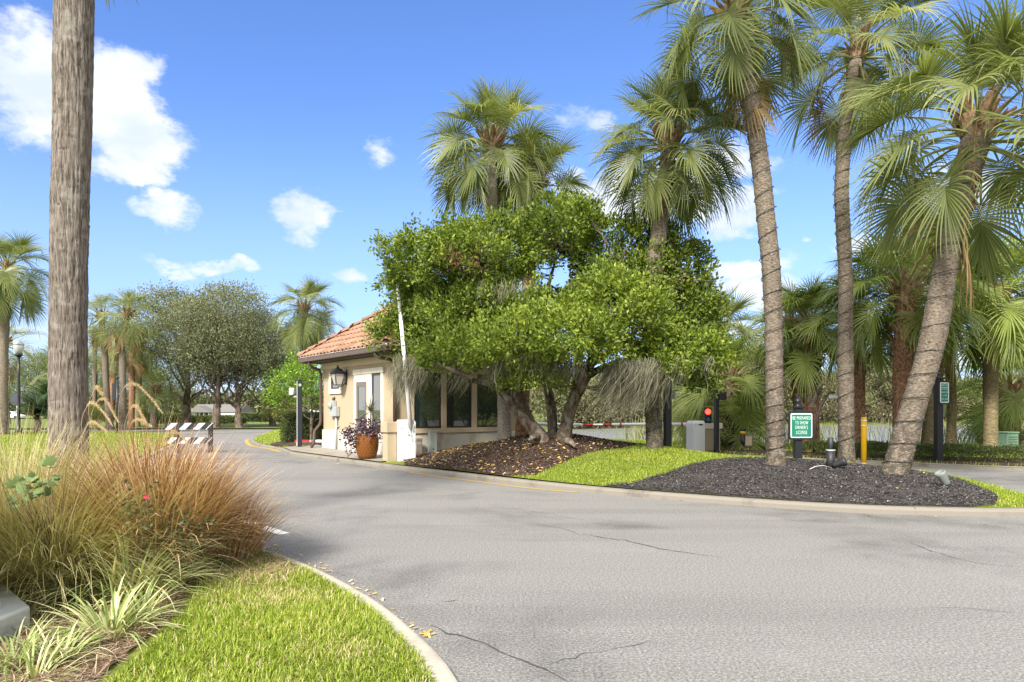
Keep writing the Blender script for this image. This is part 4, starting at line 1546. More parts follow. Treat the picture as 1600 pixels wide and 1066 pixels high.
LITTER = [gp(300, 835), gp(350, 850), gp(420, 873), gp(500, 905), gp(560, 935), gp(640, 1000), gp(672, 1000), gp(600, 935), gp(520, 888), gp(430, 852), gp(330, 826)]
scatter_chips('road_litter', LITTER, flat(.006), 170, .03, M['fallen'], 37, 2.2, 400, .2)
scatter_chips('road_litter', [gp(655, 982), gp(680, 990), gp(676, 1000), gp(660, 996)], flat(.006), 1600, .03, M['fallen'], 38, 2.2, 80, .3)
scatter_chips('road_litter', [gp(500, 716), gp(1600, 806), gp(1600, 830), gp(500, 735)], flat(.006), 2.0, .05, M['fallen'], 39, 2.0, 120, .2)
# ------------------------------------------------------------------ gatehouse (local x along the window wall, local y along the door wall)
GC = (-3.09, 18.2)
GROT = math.atan2(.606, .795)
GX_, GY_ = 4.05, 5.0
gh = thing('gatehouse', 'small tan stucco gatehouse with terracotta hip roof and dark picture windows', 'gatehouse', (GC[0], GC[1], 0.0), GROT)
ZB, ZT = .76, 2.93
MB().span((0, 0, .73), (GX_, GY_, ZT)).build('wall', M['stucco'], gh)
MB().span((-.035, -.035, -.05), (GX_ + .035, GY_ + .035, ZB)).build('base_band', M['band'], gh, bevel=.012)
MB().span((-.05, -.05, 2.70), (GX_ + .05, GY_ + .05, 2.90)).build('frieze', M['tan_trim'], gh, bevel=.01)
EO = .52
MB().span((-EO + .03, -EO + .03, 2.905), (GX_ + EO - .03, GY_ + EO - .03, 2.935)).build('soffit', M['dark_wood'], gh)
# gutters: a K-shaped trough along each eave
for (a, b) in (((-EO - .09, -EO - .09), (-EO + .0, GY_ + EO + .09)), ((-EO + .003, -EO - .09), (GX_ + EO + .09, -EO)), ((GX_ + EO, -EO + .003), (GX_ + EO + .09, GY_ + EO + .09)), ((-EO + .003, GY_ + EO), (GX_ + EO - .003, GY_ + EO + .09))):
    MB().span((a[0], a[1], 2.93), (b[0], b[1], 3.075)).build('gutter', M['brown_metal'], gh, bevel=.014)

# roof
RZ, PITCH = 3.07, rad(35.5)
ex0, ex1, ey0, ey1 = -EO - .03, GX_ + EO + .03, -EO - .03, GY_ + EO + .03
hw = (ex1 - ex0) / 2
rise = hw * math.tan(PITCH)
xm = (ex0 + ex1) / 2
r0y, r1y = ey0 + hw, ey1 - hw
mb = MB()
mb._add([(ex0, ey0, RZ - .05), (ex1, ey0, RZ - .05), (ex1, ey1, RZ - .05), (ex0, ey1, RZ - .05), (xm, r0y, RZ - .05 + rise), (xm, r1y, RZ - .05 + rise)],
        [(0, 1, 4), (1, 2, 5, 4), (2, 3, 5), (3, 0, 4, 5), (3, 2, 1, 0)])
roof = mb.build('roof', M['tile'], gh)
TW, TL = .262, .355


def tile_mesh(w, L, h, name):
    mb_ = MB()
    n = 6
    rows = []
    for (y, k, zz) in ((-.02, 1.0, .045), (L * 1.12, .88, .008)):
        for j in range(n + 1):
            a = math.pi * j / n
            rows.append((-math.cos(a) * w / 2 * k, y, math.sin(a) * h * k + zz))
    # lip at the lower end
    for j in range(n + 1):
        a = math.pi * j / n
        rows.append((-math.cos(a) * w / 2 * .80, -.02, math.sin(a) * h * .74 + .045))
    fs = []
    for j in range(n):
        fs.append((j, j + 1, n + 2 + j, n + 1 + j))
        b = 2 * (n + 1)
        fs.append((b + j, b + j + 1, j + 1, j))
    mb_._add(rows, fs, True)
    # flat pan on one side
    mb_._add([(w * .38, -.02, .03), (w * .66, -.02, .03), (w * .64, L * 1.1, .004), (w * .38, L * 1.1, .004)], [(0, 1, 2, 3)])
    return mb_.mesh(name, M['tile'])


TILE = tile_mesh(.20, TL, .085, 'roof_tile')
rt = random.Random(4)
hidden_tiles = []
for (ox, oy, du, dv, length, sides) in ((ex0, ey1, (0, -1), (1, 0), ey1 - ey0, True), (ex0, ey0, (1, 0), (0, 1), ex1 - ex0, True),
                                        (ex1, ey0, (0, 1), (-1, 0), ey1 - ey0, False), (ex1, ey1, (-1, 0), (0, -1), ex1 - ex0, False)):
    U, Vh = Vector((*du, 0)), Vector((*dv, 0))
    S = (Vh * math.cos(PITCH) + Vector((0, 0, 1)) * math.sin(PITCH)).normalized()
    Nn = U.cross(S).normalized()
    sl = hw / math.cos(PITCH)
    nr = int(sl / TL)
    nc = int(length / TW)
    for r in range(nr + 1):
        v = r * TL
        run = v * math.cos(PITCH)
        for c in range(nc):
            u = (c + .5) * length / nc
            if u < run + .05 or u > length - run - .05 or v > sl - .15:
                continue
            p = Vector((ox, oy, RZ)) + U * u + S * (v - .045) + Nn * .012
            R = Matrix((U, S, Nn)).transposed()
            Mx = Matrix.Translation(p) @ R.to_4x4() @ Euler((rad(rt.uniform(-.8, .8)), 0, rad(rt.uniform(-1.2, 1.2)))).to_matrix().to_4x4()
            if sides:
                o = new_obj('roof_tile', TILE, roof)
                o.matrix_local = Mx
            else:
                hidden_tiles.append(Mx)
tv = [v.co.copy() for v in TILE.vertices]
tf = [tuple(p.vertices) for p in TILE.polygons]
vv, ff = [], []
for A in hidden_tiles:
    b = len(vv)
    vv += [A @ x for x in tv]
    ff += [tuple(b + k for k in f) for f in tf]
me = bpy.data.meshes.new('roof_tiles')
me.from_pydata(vv, [], ff)
me.materials.append(M['tile'])
tag(new_obj('roof_tiles', me, roof), kind='stuff')
CAP = tile_mesh(.27, .42, .11, 'ridge_tile')
for (a, b) in (((ex0, ey1, RZ), (xm, r1y, RZ + rise)), ((ex0, ey0, RZ), (xm, r0y, RZ + rise)), ((ex1, ey0, RZ), (xm, r0y, RZ + rise)), ((ex1, ey1, RZ), (xm, r1y, RZ + rise)), ((xm, r0y, RZ + rise), (xm, r1y, RZ + rise))):
    a, b = Vector(a), Vector(b)
    S = (b - a).normalized()
    U = S.cross(Vector((0, 0, 1))).normalized()
    Nn = U.cross(S)
    n = max(2, int((b - a).length / .40))
    for k in range(n):
        o = new_obj('ridge_tile', CAP, roof)
        p = a + S * ((b - a).length * k / n) + Nn * .055
        o.matrix_local = Matrix.Translation(p) @ Matrix((U, S, Nn)).transposed().to_4x4()
# mortar dabs that close the tile ends along the eaves
mb = MB()
nc = int((ey1 - ey0) / TW)
for c in range(nc):
    u = ey1 - (c + 1.0) * (ey1 - ey0) / nc
    mb.box((ex0 - .02, u, RZ + .03), (.035, .085, .05), Euler((0, rad(rt.uniform(-20, 20)), rad(rt.uniform(-25, 25)))).to_matrix())
nc = int((ex1 - ex0) / TW)
for c in range(nc):
    u = ex0 + (c + 1.0) * (ex1 - ex0) / nc
    mb.box((u, ey0 - .02, RZ + .03), (.085, .035, .05))
tag(mb.build('eave_mortar', M['mortar'], roof), kind='stuff')
MB().span((ex0 - .075, ey0 - .04, RZ + .004), (ex0 - .035, ey1 + .02, RZ + .016)).build('drip_edge', M['mortar'], roof)
MB().span((ex0 + .02, ey0 + .02, RZ - .03), (ex0 + .05, ey1 - .02, RZ + .06)).build('eave_board', M['dark_wood'], roof)

# window wall (y = 0): three picture windows in one cream surround
wx = [(.526, 1.373), (1.553, 2.39), (2.582, 3.41)]
for (a, b) in ((.40, .52), (1.38, 1.545), (2.397, 2.575), (3.417, 3.55)):
    MB().span((a, -.055, .90), (b, .01, 2.43)).build('window_trim', M['tan_trim'], gh, bevel=.006)
MB().span((.37, -.062, 2.433), (3.58, .012, 2.57)).build('window_head', M['tan_trim'], gh, bevel=.008)
MB().span((.37, -.075, .763), (3.58, .012, .897)).build('window_sill', M['tan_trim'], gh, bevel=.008)
for (a, b) in wx:
    fr = MB()
    for (p, q) in (((a - .004, -.028, .90), (a + .04, .03, 2.43)), ((b - .04, -.028, .90), (b + .004, .03, 2.43)), ((a + .041, -.028, .90), (b - .041, .03, .945)), ((a + .041, -.028, 2.385), (b - .041, .03, 2.43))):
        fr.span(p, q)
    f = fr.build('window', M['frame_dark'], gh)
    MB().span((a + .041, -.012, .946), (b - .041, -.004, 2.384)).build('pane', M['pane'], f)
# door wall (x = 0)
MB().span((-.05, .70, .763), (.01, .822, 2.43)).build('door_trim', M['trim'], gh, bevel=.006)
MB().span((-.05, 2.42, .763), (.01, 2.56, 2.43)).build('door_trim', M['trim'], gh, bevel=.006)
MB().span((-.05, 1.40, .763), (.01, 1.70, 2.43)).build('door_trim', M['trim'], gh, bevel=.006)
MB().span((-.07, .66, 2.433), (.012, 2.60, 2.585)).build('door_head', M['trim'], gh, bevel=.01)
MB().span((-.046, 1.703, 2.215), (.01, 2.417, 2.43)).build('transom_panel', M['trim'], gh)
fr = MB()
for (p, q) in (((-.03, .825, .78), (.02, .87, 2.43)), ((-.03, 1.35, .78), (.02, 1.397, 2.43)), ((-.03, .871, .78), (.02, 1.349, .86)), ((-.03, .871, 2.37), (.02, 1.349, 2.43))):
    fr.span(p, q)
f = fr.build('window', M['frame_dark'], gh)
MB().span((-.012, .871, .861), (-.002, 1.349, 2.369)).build('pane', M['pane_clear'], f)
dr = MB()
for (p, q) in (((-.045, 1.706, .12), (.02, 1.81, 2.21)), ((-.045, 2.31, .12), (.02, 2.415, 2.21)), ((-.045, 1.811, .12), (.02, 2.309, .40)), ((-.045, 1.811, 2.08), (.02, 2.309, 2.21))):
    dr.span(p, q)
d = dr.build('door', M['door_grey'], gh, bevel=.005)
MB().span((-.025, 1.811, .401), (-.015, 2.309, 2.079)).build('pane', M['pane_clear'], d)
MB().tube([(-.05, 1.76, 1.12), (-.10, 1.76, 1.12), (-.10, 1.86, 1.12)], .012, 8).build('handle', M['grey_metal'], d)
# little square window
fr = MB()
for (p, q) in (((-.05, 3.48, 1.90), (.01, 3.64, 2.58)), ((-.05, 4.32, 1.90), (.01, 4.46, 2.58)), ((-.05, 3.643, 1.90), (.01, 4.317, 2.05)), ((-.05, 3.643, 2.40), (.01, 4.317, 2.58))):
    fr.span(p, q)
f = fr.build('window_frame', M['trim'], gh, bevel=.006)
fr = MB()
for (p, q) in (((-.03, 3.643, 2.053), (.01, 3.70, 2.397)), ((-.03, 4.26, 2.053), (.01, 4.317, 2.397)), ((-.03, 3.703, 2.053), (.01, 4.257, 2.10)), ((-.03, 3.703, 2.35), (.01, 4.257, 2.397))):
    fr.span(p, q)
w_ = fr.build('window', M['frame_dark'], gh)
MB().span((-.012, 3.703, 2.103), (-.004, 4.257, 2.347)).build('pane', M['pane_clear'], w_)
# downspouts
MB().tube([(-.53, 4.85, 2.97), (-.53, 4.85, 2.86), (-.44, 4.9, 2.76), (-.14, 5.0, 2.68), (-.085, 5.02, 2.56), (-.085, 5.02, 1.05), (-.11, 5.04, .92), (-.26, 5.1, .72), (-.28, 5.12, .34), (-.36, 5.12, .17)], .048, 8).build('downspout', M['brown_metal'], gh)
MB().tube([(-.53, .15, 2.97), (-.53, .15, 2.87), (-.44, .12, 2.79), (-.20, -.02, 2.74), (-.085, -.08, 2.64), (-.085, -.085, .14)], .048, 8).build('downspout', M['brown_metal'], gh)
MB().span((-.047, .62, .36), (-.036, .74, .46)).build('outlet_cover', M['grey_metal'], gh)
MB().span((-.047, 1.2, .12), (-.036, 1.26, .72)).build('band_joint', M['tan_trim'], gh)


def gl(x, y, z=0.0):
    return gh.matrix_basis @ Vector((x, y, z)) if False else Vector((GC[0] + x * math.cos(GROT) - y * math.sin(GROT), GC[1] + x * math.sin(GROT) + y * math.cos(GROT), z))


# wall lantern
t = thing('wall_lantern', 'large black carriage lantern on the tan wall above the meter box', 'lantern', gl(-.28, 3.2, 2.12), GROT)
mb = MB()
q = .17
mb.span((.245, -.06, .05), (.28, .06, .5))
mb.tube([(.25, 0, .40), (.15, 0, .47), (.0, 0, .50)], .014, 6)
mb.tube([(.25, 0, .10), (.15, 0, .0), (.0, 0, -.02)], .012, 6)
mb.build('bracket', M['black'], t)
mb = MB()
for sx, sy in ((1, 1), (1, -1), (-1, 1), (-1, -1)):
    mb.tube([(sx * .09, sy * .09, .03), (sx * q * .92, sy * q * .92, .37)], .011, 5)
for h_, r_ in ((.03, .09), (.37, q * .92)):
    P = [(r_, r_, h_), (-r_, r_, h_), (-r_, -r_, h_), (r_, -r_, h_), (r_, r_, h_)]
    for a_, b_ in zip(P[:-1], P[1:]):
        mb.tube([a_, b_], .012, 5)
mb.build('cage', M['black'], t)
mb = MB()
mb._add([(-.195, -.195, .375), (.195, -.195, .375), (.195, .195, .375), (-.195, .195, .375), (-.075, -.075, .52), (.075, -.075, .52), (.075, .075, .52), (-.075, .075, .52)],
        [(3, 2, 1, 0), (0, 1, 5, 4), (1, 2, 6, 5), (2, 3, 7, 6), (3, 0, 4, 7), (4, 5, 6, 7)])
mb.lathe([(.05, .52), (.055, .555), (.03, .57), (.02, .60), (.028, .62), (.0, .635)], n=10)
mb.build('hood', M['black'], t)
mb = MB()
a_, b_ = .083, .15
mb._add([(-a_, -a_, .035), (a_, -a_, .035), (a_, a_, .035), (-a_, a_, .035), (-b_, -b_, .37), (b_, -b_, .37), (b_, b_, .37), (-b_, b_, .37)],
        [(0, 1, 5, 4), (1, 2, 6, 5), (2, 3, 7, 6), (3, 0, 4, 7), (3, 2, 1, 0)])
mb.build('glass', M['lantern_glass'], t)

# electricity meter on its conduit
t = thing('electric_meter', 'grey electric meter boxes on a conduit against the tan wall', 'electric meter', gl(-.10, 3.92, .13), GROT)
MB().span((-.02, .02, 1.06), (.09, .30, 1.56)).build('enclosure', M['grey_metal'], t, bevel=.012)
MB().lathe([(.10, 0), (.10, .05), (.085, .085), (.0, .09)], n=16).build('meter_dial', M['grey_green'], t, loc=(-.02, .16, 1.40), rot=(0, rad(-90), 0))
MB().span((-.05, -.24, 1.07), (.09, .0, 1.38)).build('meter_box', M['grey_green'], t, bevel=.012)
MB().tube([(.03, -.10, 0), (.03, -.10, 1.08)], .030, 8).build('conduit', M['grey_metal'], t)
MB().span((.045, -.22, .74), (.085, .0, .77)).build('strap', M['grey_metal'], t)
MB().tube([(.05, .16, 1.56), (.05, .16, 1.62), (.10, .16, 1.64)], .045, 8).build('hood', M['dark_wood'], t)

# low stucco pillar beside the gate box
t = thing('stucco_pillar', 'low tan stucco pillar with wider cap beside white gate box', 'pillar', (-3.07, 17.12, .08), GROT)
MB().span((-.13, -.13, 0), (.13, .13, .76)).build('shaft', M['stucco'], t, bevel=.01)
MB().span((-.17, -.17, .763), (.17, .17, 1.03)).build('cap', M['stucco'], t, bevel=.015)


# barrier gate with its arm up
def gate_box(t, w, d, h):
    MB().span((-w / 2, -d / 2, 0), (w / 2, d / 2, h - .10)).build('cabinet', M['white'], t, bevel=.012)
    mb_ = MB()
    mb_._add([(-w / 2 - .008, -d / 2 - .008, h - .097), (w / 2 + .008, -d / 2 - .008, h - .097), (w / 2 + .008, d / 2 + .008, h - .097), (-w / 2 - .008, d / 2 + .008, h - .097),
              (-w / 2 + .02, -d / 2 + .03, h), (w / 2 - .02, -d / 2 + .03, h), (w / 2 - .02, d / 2 - .03, h), (-w / 2 + .02, d / 2 - .03, h)],
             [(3, 2, 1, 0), (0, 1, 5, 4), (1, 2, 6, 5), (2, 3, 7, 6), (3, 0, 4, 7), (4, 5, 6, 7)])
    mb_.build('lid', M['white'], t, bevel=.012)


t = thing('barrier_gate', 'white barrier gate box with its arm raised almost upright beside gatehouse', 'barrier gate', (-2.66, 17.12, .08), rad(22))
gate_box(t, .42, .34, 1.08)
arm = MB().tube([(.06, -.235, .88), (-.07, -.235, 2.4), (-.262, -.24, 4.42)], [.055, .052, .046], 10).build('arm', M['white'], t)
MB().tube([(-.02, -.18, .98), (-.02, -.30, .98), (.0, -.30, .68), (.10, -.30, .68), (.12, -.30, .98), (.12, -.18, .98)], .012, 6).build('arm_bracket', M['grey_metal'], t)
MB().tube([(-.14, -.172, .86), (-.14, -.18, .86)], .016, 8).build('lock', M['black'], t)
MB().tube([(.04, -.172, .70), (.04, -.18, .70)], .018, 8).build('lock', M['black'], t)
for k, z in enumerate((2.9, 3.6)):
    pass

t = thing('utility_box', 'small brown utility box against the pale wall base', 'utility box', (-2.52, 18.35, hi(-2.52, 18.35)), GROT)
MB().span((-.10, -.06, -.05), (.10, .06, .46)).build('case', M['taupe'], t, bevel=.02)
MB().span((-.105, -.066, .40), (.105, .066, .47)).build('lid', M['taupe'], t, bevel=.02)
MB().span((-.05, -.066, .30), (.05, -.058, .36)).build('label_plate', M['grey_metal'], t)
t = thing('pedestal_cabinet', 'slim grey cable pedestal standing in front of the windows', 'utility box', (-2.13, 18.28, hi(-2.13, 18.28)), rad(28))
MB().span((-.10, -.09, -.05), (.10, .09, .60)).build('case', M['grey_green'], t, bevel=.012)
MB().span((-.105, -.095, .56), (.105, .095, .63)).build('lid', M['grey_green'], t, bevel=.02)
MB().span((-.02, -.10, .12), (.0, -.09, .17)).build('lock', M['black'], t)

# glazed pot, purple plant and spiky plant
PX, PY = at(571, 717, 17.55).x, 17.75
t = thing('plant_pot', 'glazed orange brown pot with dotted pattern on entry slab', 'pot', (PX, PY, .13))
MB().lathe([(.20, 0), (.245, .10), (.285, .25), (.30, .42), (.295, .55), (.275, .63), (.285, .66), (.26, .66), (.25, .62), (.22, .60)], n=28, cap=True).build('pot_body', M['pot'], t)
mb = MB()
for j in range(7):
    z = .12 + .075 * j
    rr = float(np.interp(z, [0, .10, .25, .42, .55, .63], [.20, .245, .285, .30, .295, .275]))
    for k in range(18):
        a = 2 * math.pi * (k + .5 * (j % 2)) / 18
        mb.box((rr * math.cos(a), rr * math.sin(a), z), (.014, .014, .014))
tag(mb.build('glaze_dots', M['pot_dot'], t), kind='stuff')
MB().lathe([(.25, .598), (.0, .605)], n=20, cap=False).build('soil', M['soil'], t)
rng = np.random.default_rng(61)
t = thing('purple_plant', 'purple leaved bushy plant spilling over the orange pot', 'plant', (PX, PY, .70))
P, D = lump_points([(-.18, -.05, .16, .36, .30, .26), (.16, -.08, .17, .30, .28, .24), (-.40, -.06, -.02, .22, .2, .22), (.05, .05, .3, .3, .28, .14), (.42, -.05, .1, .2, .18, .16), (-.36, -.1, -.22, .12, .1, .2)], 330, rng, .3, -1.1)
V, Q, tt = leaf_cloud(P, D, 7, .085, .05, rng, .0, .5)
tag(new_obj('leaves', np_mesh('leaves', V, Q, M['purple'], tt), t), kind='stuff')
mb = MB()
for k in range(14):
    e = P[int(rng.integers(len(P)))]
    mb.tube([(0, 0, -.1), (e[0] * .4, e[1] * .4, e[2] * .6), tuple(e)], [.012, .008, .004], 4)
mb.build('stems', M['stem'], t)
t = thing('spiky_plant', 'thin spiky dracaena standing up behind purple leaves in pot', 'plant', (PX + .05, PY + .08, .72))
MB().tube([(0, 0, -.1), (.02, 0, .35), (.03, 0, .66)], [.02, .016, .014], 6).build('stem', M['stem'], t)
n = 60
az_ = rng.random(n) * 6.28
V, Q, tt = blades(np.tile([.03, 0, .64], (n, 1)), az_, np.radians(rng.uniform(-15, 85, n)), rng.uniform(.36, .58, n), np.full(n, .020), rng.uniform(.1, .7, n), rng, 5, rng.random(n))
tag(new_obj('leaves', np_mesh('leaves', V, Q, M['spike'], tt), t), kind='stuff')

# ------------------------------------------------------------------ exit side
EX = at(1087, 700, 21.2)
ez = .12
t = thing('barrier_gate', 'white barrier gate box with lowered arm across the exit lane', 'barrier gate', (EX.x, 21.2, ez), rad(24))
gate_box(t, .44, .36, .94)
A0 = Vector((EX.x, 21.2, ez))
gR = Matrix.Rotation(-rad(24), 4, 'Z')


def gloc(px, py, Y):
    return gR @ (at(px, py, Y) - A0)


pa, pb = gloc(1072, 663, 21.1), gloc(957, 663.5, 21.9)
MB().tube([pa, pb], [.055, .05], 10).build('arm', M['white'], t)
pc = gloc(909, 664, 22.2)
d_ = (pc - pb)
MB().tube([pb, pc], .032, 8).build('arm_tip', M['white'], t)
for (f0, f1) in ((.02, .30), (.62, .95)):
    MB().tube([pb + d_ * f0, pb + d_ * f1], .035, 8).build('red_band', M['red'], t)
for f0 in (.05, .88):
    e = pa + (pb - pa) * f0
    u_ = (pb - pa).normalized() * .03
    MB().tube([e - u_, e + u_], .058, 10).build('red_band', M['red'], t)
MB().span((-.02, -.19, .80), (.12, -.181, .84)).build('label_plate', M['black'], t)
t = thing('barrier_gate', 'far white barrier arm with red end seen between the gnarled tree trunks', 'barrier gate', (at(668, 700, 23.5).x + 1.9, 24.6, .1), rad(24))
gate_box(t, .40, .34, .9)
B0 = Vector(t.location)
p0, p1 = gR @ (at(826, 662, 24.2) - B0), gR @ (at(909, 664, 24.0) - B0)
MB().tube([p0, p0.lerp(p1, .6), p1], [.06, .055, .055], 10).build('arm', M['white'], t)
pe = p0.lerp(p1, .48)
MB().tube([pe, p0.lerp(p1, .52)], .062, 10).build('red_band', M['red'], t)

# tan block with cap that carries the traffic light
K = at(1109, 700, 21.6)
t = thing('stucco_pillar', 'tan stucco block with white cap behind black reader post', 'pillar', (K.x, 21.65, .08), rad(12))
MB().span((-.27, -.2, 0), (.27, .2, .72)).build('shaft', M['stucco'], t, bevel=.01)
MB().span((-.30, -.23, .723), (.34, .23, .90)).build('cap', M['trim'], t, bevel=.012)
t = thing('traffic_light', 'two lens gate traffic light showing red above blue green', 'traffic light', (at(1108, 655, 21.3).x, 21.45, .98), rad(-6))
MB().span((-.11, -.06, 0), (.11, .08, .50)).build('housing', M['black_plastic'], t, bevel=.02)
MB().tube([(0, .02, -.02), (0, .02, .03)], .03, 8).build('base', M['black_plastic'], t)
for z, m_, nm in ((.36, 'red_lamp', 'red_lens'), (.13, 'blue_lens', 'blue_lens')):
    MB().lathe([(.088, 0), (.08, .02), (.05, .036), (.0, .042)], n=18).build(nm, M[m_], t, loc=(0, -.062, z), rot=(rad(90), 0, 0))
    mb = MB()
    vs_, fs = [], []
    for k in range(13):
        a = rad(-20 + 220 * k / 12)
        for r_, y_ in ((.098, -.06), (.098, -.17 + .06 * abs(k - 6) / 6), (.104, -.17 + .06 * abs(k - 6) / 6), (.104, -.06)):
            vs_.append((r_ * math.cos(a), y_, z + r_ * math.sin(a)))
    for k in range(12):
        for j in range(3):
            fs.append((k * 4 + j, k * 4 + j + 1, k * 4 + 5 + j, k * 4 + 4 + j))
    mb._add(vs_, fs)
    mb.build('visor', M['black_plastic'], t)


def post(name, label, cat, px, py, Y, top_py, w, group=None, z=None):
    p = at(px, py, Y)
    zb = p.z if z is None else z
    t = thing(name, label, cat, (p.x, Y, zb - .03), rad(18), group)
    h = at(px, top_py, Y).z - zb + .03
    MB().span((-w / 2, -w / 2, 0), (w / 2, w / 2, h)).build('post', M['black'], t, bevel=.008)
    mb_ = MB()
    mb_._add([(-w / 2 - .006, -w / 2 - .006, h + .002), (w / 2 + .006, -w / 2 - .006, h + .002), (w / 2 + .006, w / 2 + .006, h + .002), (-w / 2 - .006, w / 2 + .006, h + .002), (0, 0, h + .04)],
             [(3, 2, 1, 0), (0, 1, 4), (1, 2, 4), (2, 3, 4), (3, 0, 4)])
    mb_.build('post_cap', M['black'], t)
    return t, h


t, h = post('reader_post', 'black post with card reader box beside the traffic light', 'post', 1119.5, 707, 20.9, 610, .125)
MB().span((.02, -.16, h - .29), (.26, .06, h - .05)).build('reader_box', M['black_plastic'], t, bevel=.02)
MB().span((.09, -.166, h - .12), (.19, -.161, h - .08)).build('reader_light', plain('blue_indicator', (.02, .045, .14), .3), t)
t, h = post('camera_post', 'tall black post under mossy branches with white camera on it', 'post', 1043, 699, 15.9, 560, .145)
MB().tube([(.07, 0, 1.22), (.16, -.04, 1.24)], .02, 6).build('camera_arm', M['white'], t)
MB().lathe([(.0, .0), (.05, .015), (.062, .06), (.062, .15), (.05, .17), (.0, .175)], n=14).build('camera', M['white'], t, loc=(.16, -.06, 1.14))
t, h = post('camera_post', 'black post with white dome camera in front of clipped hedge', 'post', 468.5, 704, 22.9, 594, .15)
MB().tube([(-.08, 0, h - .56), (-.24, -.02, h - .56), (-.26, -.02, h - .50)], .025, 6).build('camera_arm', M['white'], t)
MB().lathe([(.0, .0), (.07, .015), (.085, .05), (.088, .22), (.075, .25), (.0, .255)], n=16).build('camera', M['white'], t, loc=(-.26, -.02, h - .52))
MB().lathe([(.0, .0), (.045, .012), (.066, .05), (.066, .06)], n=14).build('camera_lens', M['black'], t, loc=(-.26, -.02, h - .57))
MB().tube([(.0, -.085, h - .17), (.0, -.10, h - .17)], .05, 10).build('reflector', M['grey_metal'], t)
MB().span((-.105, -.04, .3), (-.078, .04, h - .04)).build('conduit', M['grey_metal'], t)

t = thing('striped_barrier', 'short red and white barrier stub lying beside the downspout', 'barrier', (at(461, 697, 23.6).x, 23.6, .32), rad(-4))
for k, m_ in enumerate(('red', 'red', 'white', 'white')):
    MB().span((k * .26, -.03, -.04), (k * .26 + .257, .03, .04)).build('red_band' if m_ == 'red' else 'white_band', M[m_], t)
MB().span((-.01, -.022, -.05), (1.06, .022, -.043)).build('rail', M['grey_metal'], t)
MB().span((.95, -.03, -.22), (1.0, .03, -.051)).build('foot', M['grey_metal'], t)
MB().span((.05, -.03, -.22), (.10, .03, -.051)).build('foot', M['grey_metal'], t)

# keypad bollard
p = at(1161, 704, 22.0)
t = thing('keypad_bollard', 'black bollard with yellow band and beige keypad box', 'bollard', (p.x, 22.0, .06), rad(-8))
MB().tube([(0, 0, 0), (0, 0, .60)], .085, 16).build('post', M['black'], t)
MB().tube([(0, 0, .55), (0, 0, .66)], .089, 16).build('yellow_band', M['yellow'], t)
MB().tube([(0, 0, .655), (0, 0, .72)], .095, 16).build('cap', M['black'], t)
MB().span((.04, -.12, .16), (.27, .04, .53)).build('keypad_box', M['taupe'], t, bevel=.01)
MB().span((.06, -.128, .20), (.25, -.121, .49)).build('keypad_door', M['tan_trim'], t, bevel=.004)
MB().tube([(.14, -.04, .0), (.14, -.04, .17)], .03, 8).build('conduit', M['grey_metal'], t)

# yellow guard post
p = at(1350, 723, 17.6)
t = thing('yellow_bollard', 'bright yellow guard post between two palm trunks', 'bollard', (p.x, 17.6, p.z - .03))
MB().lathe([(.068, 0), (.068, 1.17), (.062, 1.195), (.0, 1.20)], n=18).build('sleeve', M['yellow'], t)
for z in (.98, 1.10):
    MB().tube([(0, 0, z), (0, 0, z + .022)], .0695, 18).build('reflective_band', M['sign_white'], t)
MB().tube([(0, 0, -.02), (0, 0, .03)], .0695, 18).build('base_ring', M['kerb'], t)


# ------------------------------------------------------------------ signs
def sign(name, label, px, base_py, Y, panel, post_w, z_top, lines, ball, rot, offx=0.0):
    """panel = (w, h, z centre)"""
    p = at(px, base_py, Y)
    t = thing(name, label, 'sign', (p.x, Y, p.z - .04), rad(rot))
    w, h, zc = panel
    MB().span((-post_w / 2, -post_w / 2, 0), (post_w / 2, post_w / 2, z_top)).build('post', M['black'], t, bevel=.008)
    mb_ = MB().span((-post_w * .8, -post_w * .8, z_top + .002), (post_w * .8, post_w * .8, z_top + .03))
    mb_.build('post_collar', M['black'], t, bevel=.006)
    MB().lathe([(post_w * .5, z_top + .031), (post_w * .35, z_top + .05), (post_w * .30, z_top + .075), (ball * .8, z_top + .085 + ball * .35), (ball, z_top + .085 + ball * .95), (ball * .8, z_top + .085 + ball * 1.5), (ball * .4, z_top + .085 + ball * 1.85), (0, z_top + .085 + ball * 1.95)], n=16).build('finial', M['black'], t)
    RX = Matrix.Rotation(rad(90), 4, 'X')
    y0 = -post_w / 2 - .004
    MB().prism(rounded_rect(w, h, .035), .030, Matrix.Translation((offx, y0, zc)) @ RX).build('backing_board', M['black'], t)
    MB().prism(rounded_rect(w - .085, h - .085, .028), .006, Matrix.Translation((offx, y0 - .0305, zc)) @ RX).build('sign_border', M['sign_white'], t)
    MB().prism(rounded_rect(w - .125, h - .125, .018), .004, Matrix.Translation((offx, y0 - .037, zc)) @ RX).build('sign_face', M['sign_green'], t)
    for (txt, size, z, wid) in lines:
        text_part(txt, size, (offx, y0 - .0425, zc + z), M['sign_white'], t, wid, bold=-.0016)
    for z in (h / 2 - .075, -h / 2 + .075):
        MB().tube([(offx, y0 - .041, zc + z), (offx, y0 - .046, zc + z)], .009, 8).build('bolt', M['grey_metal'], t)
    return t


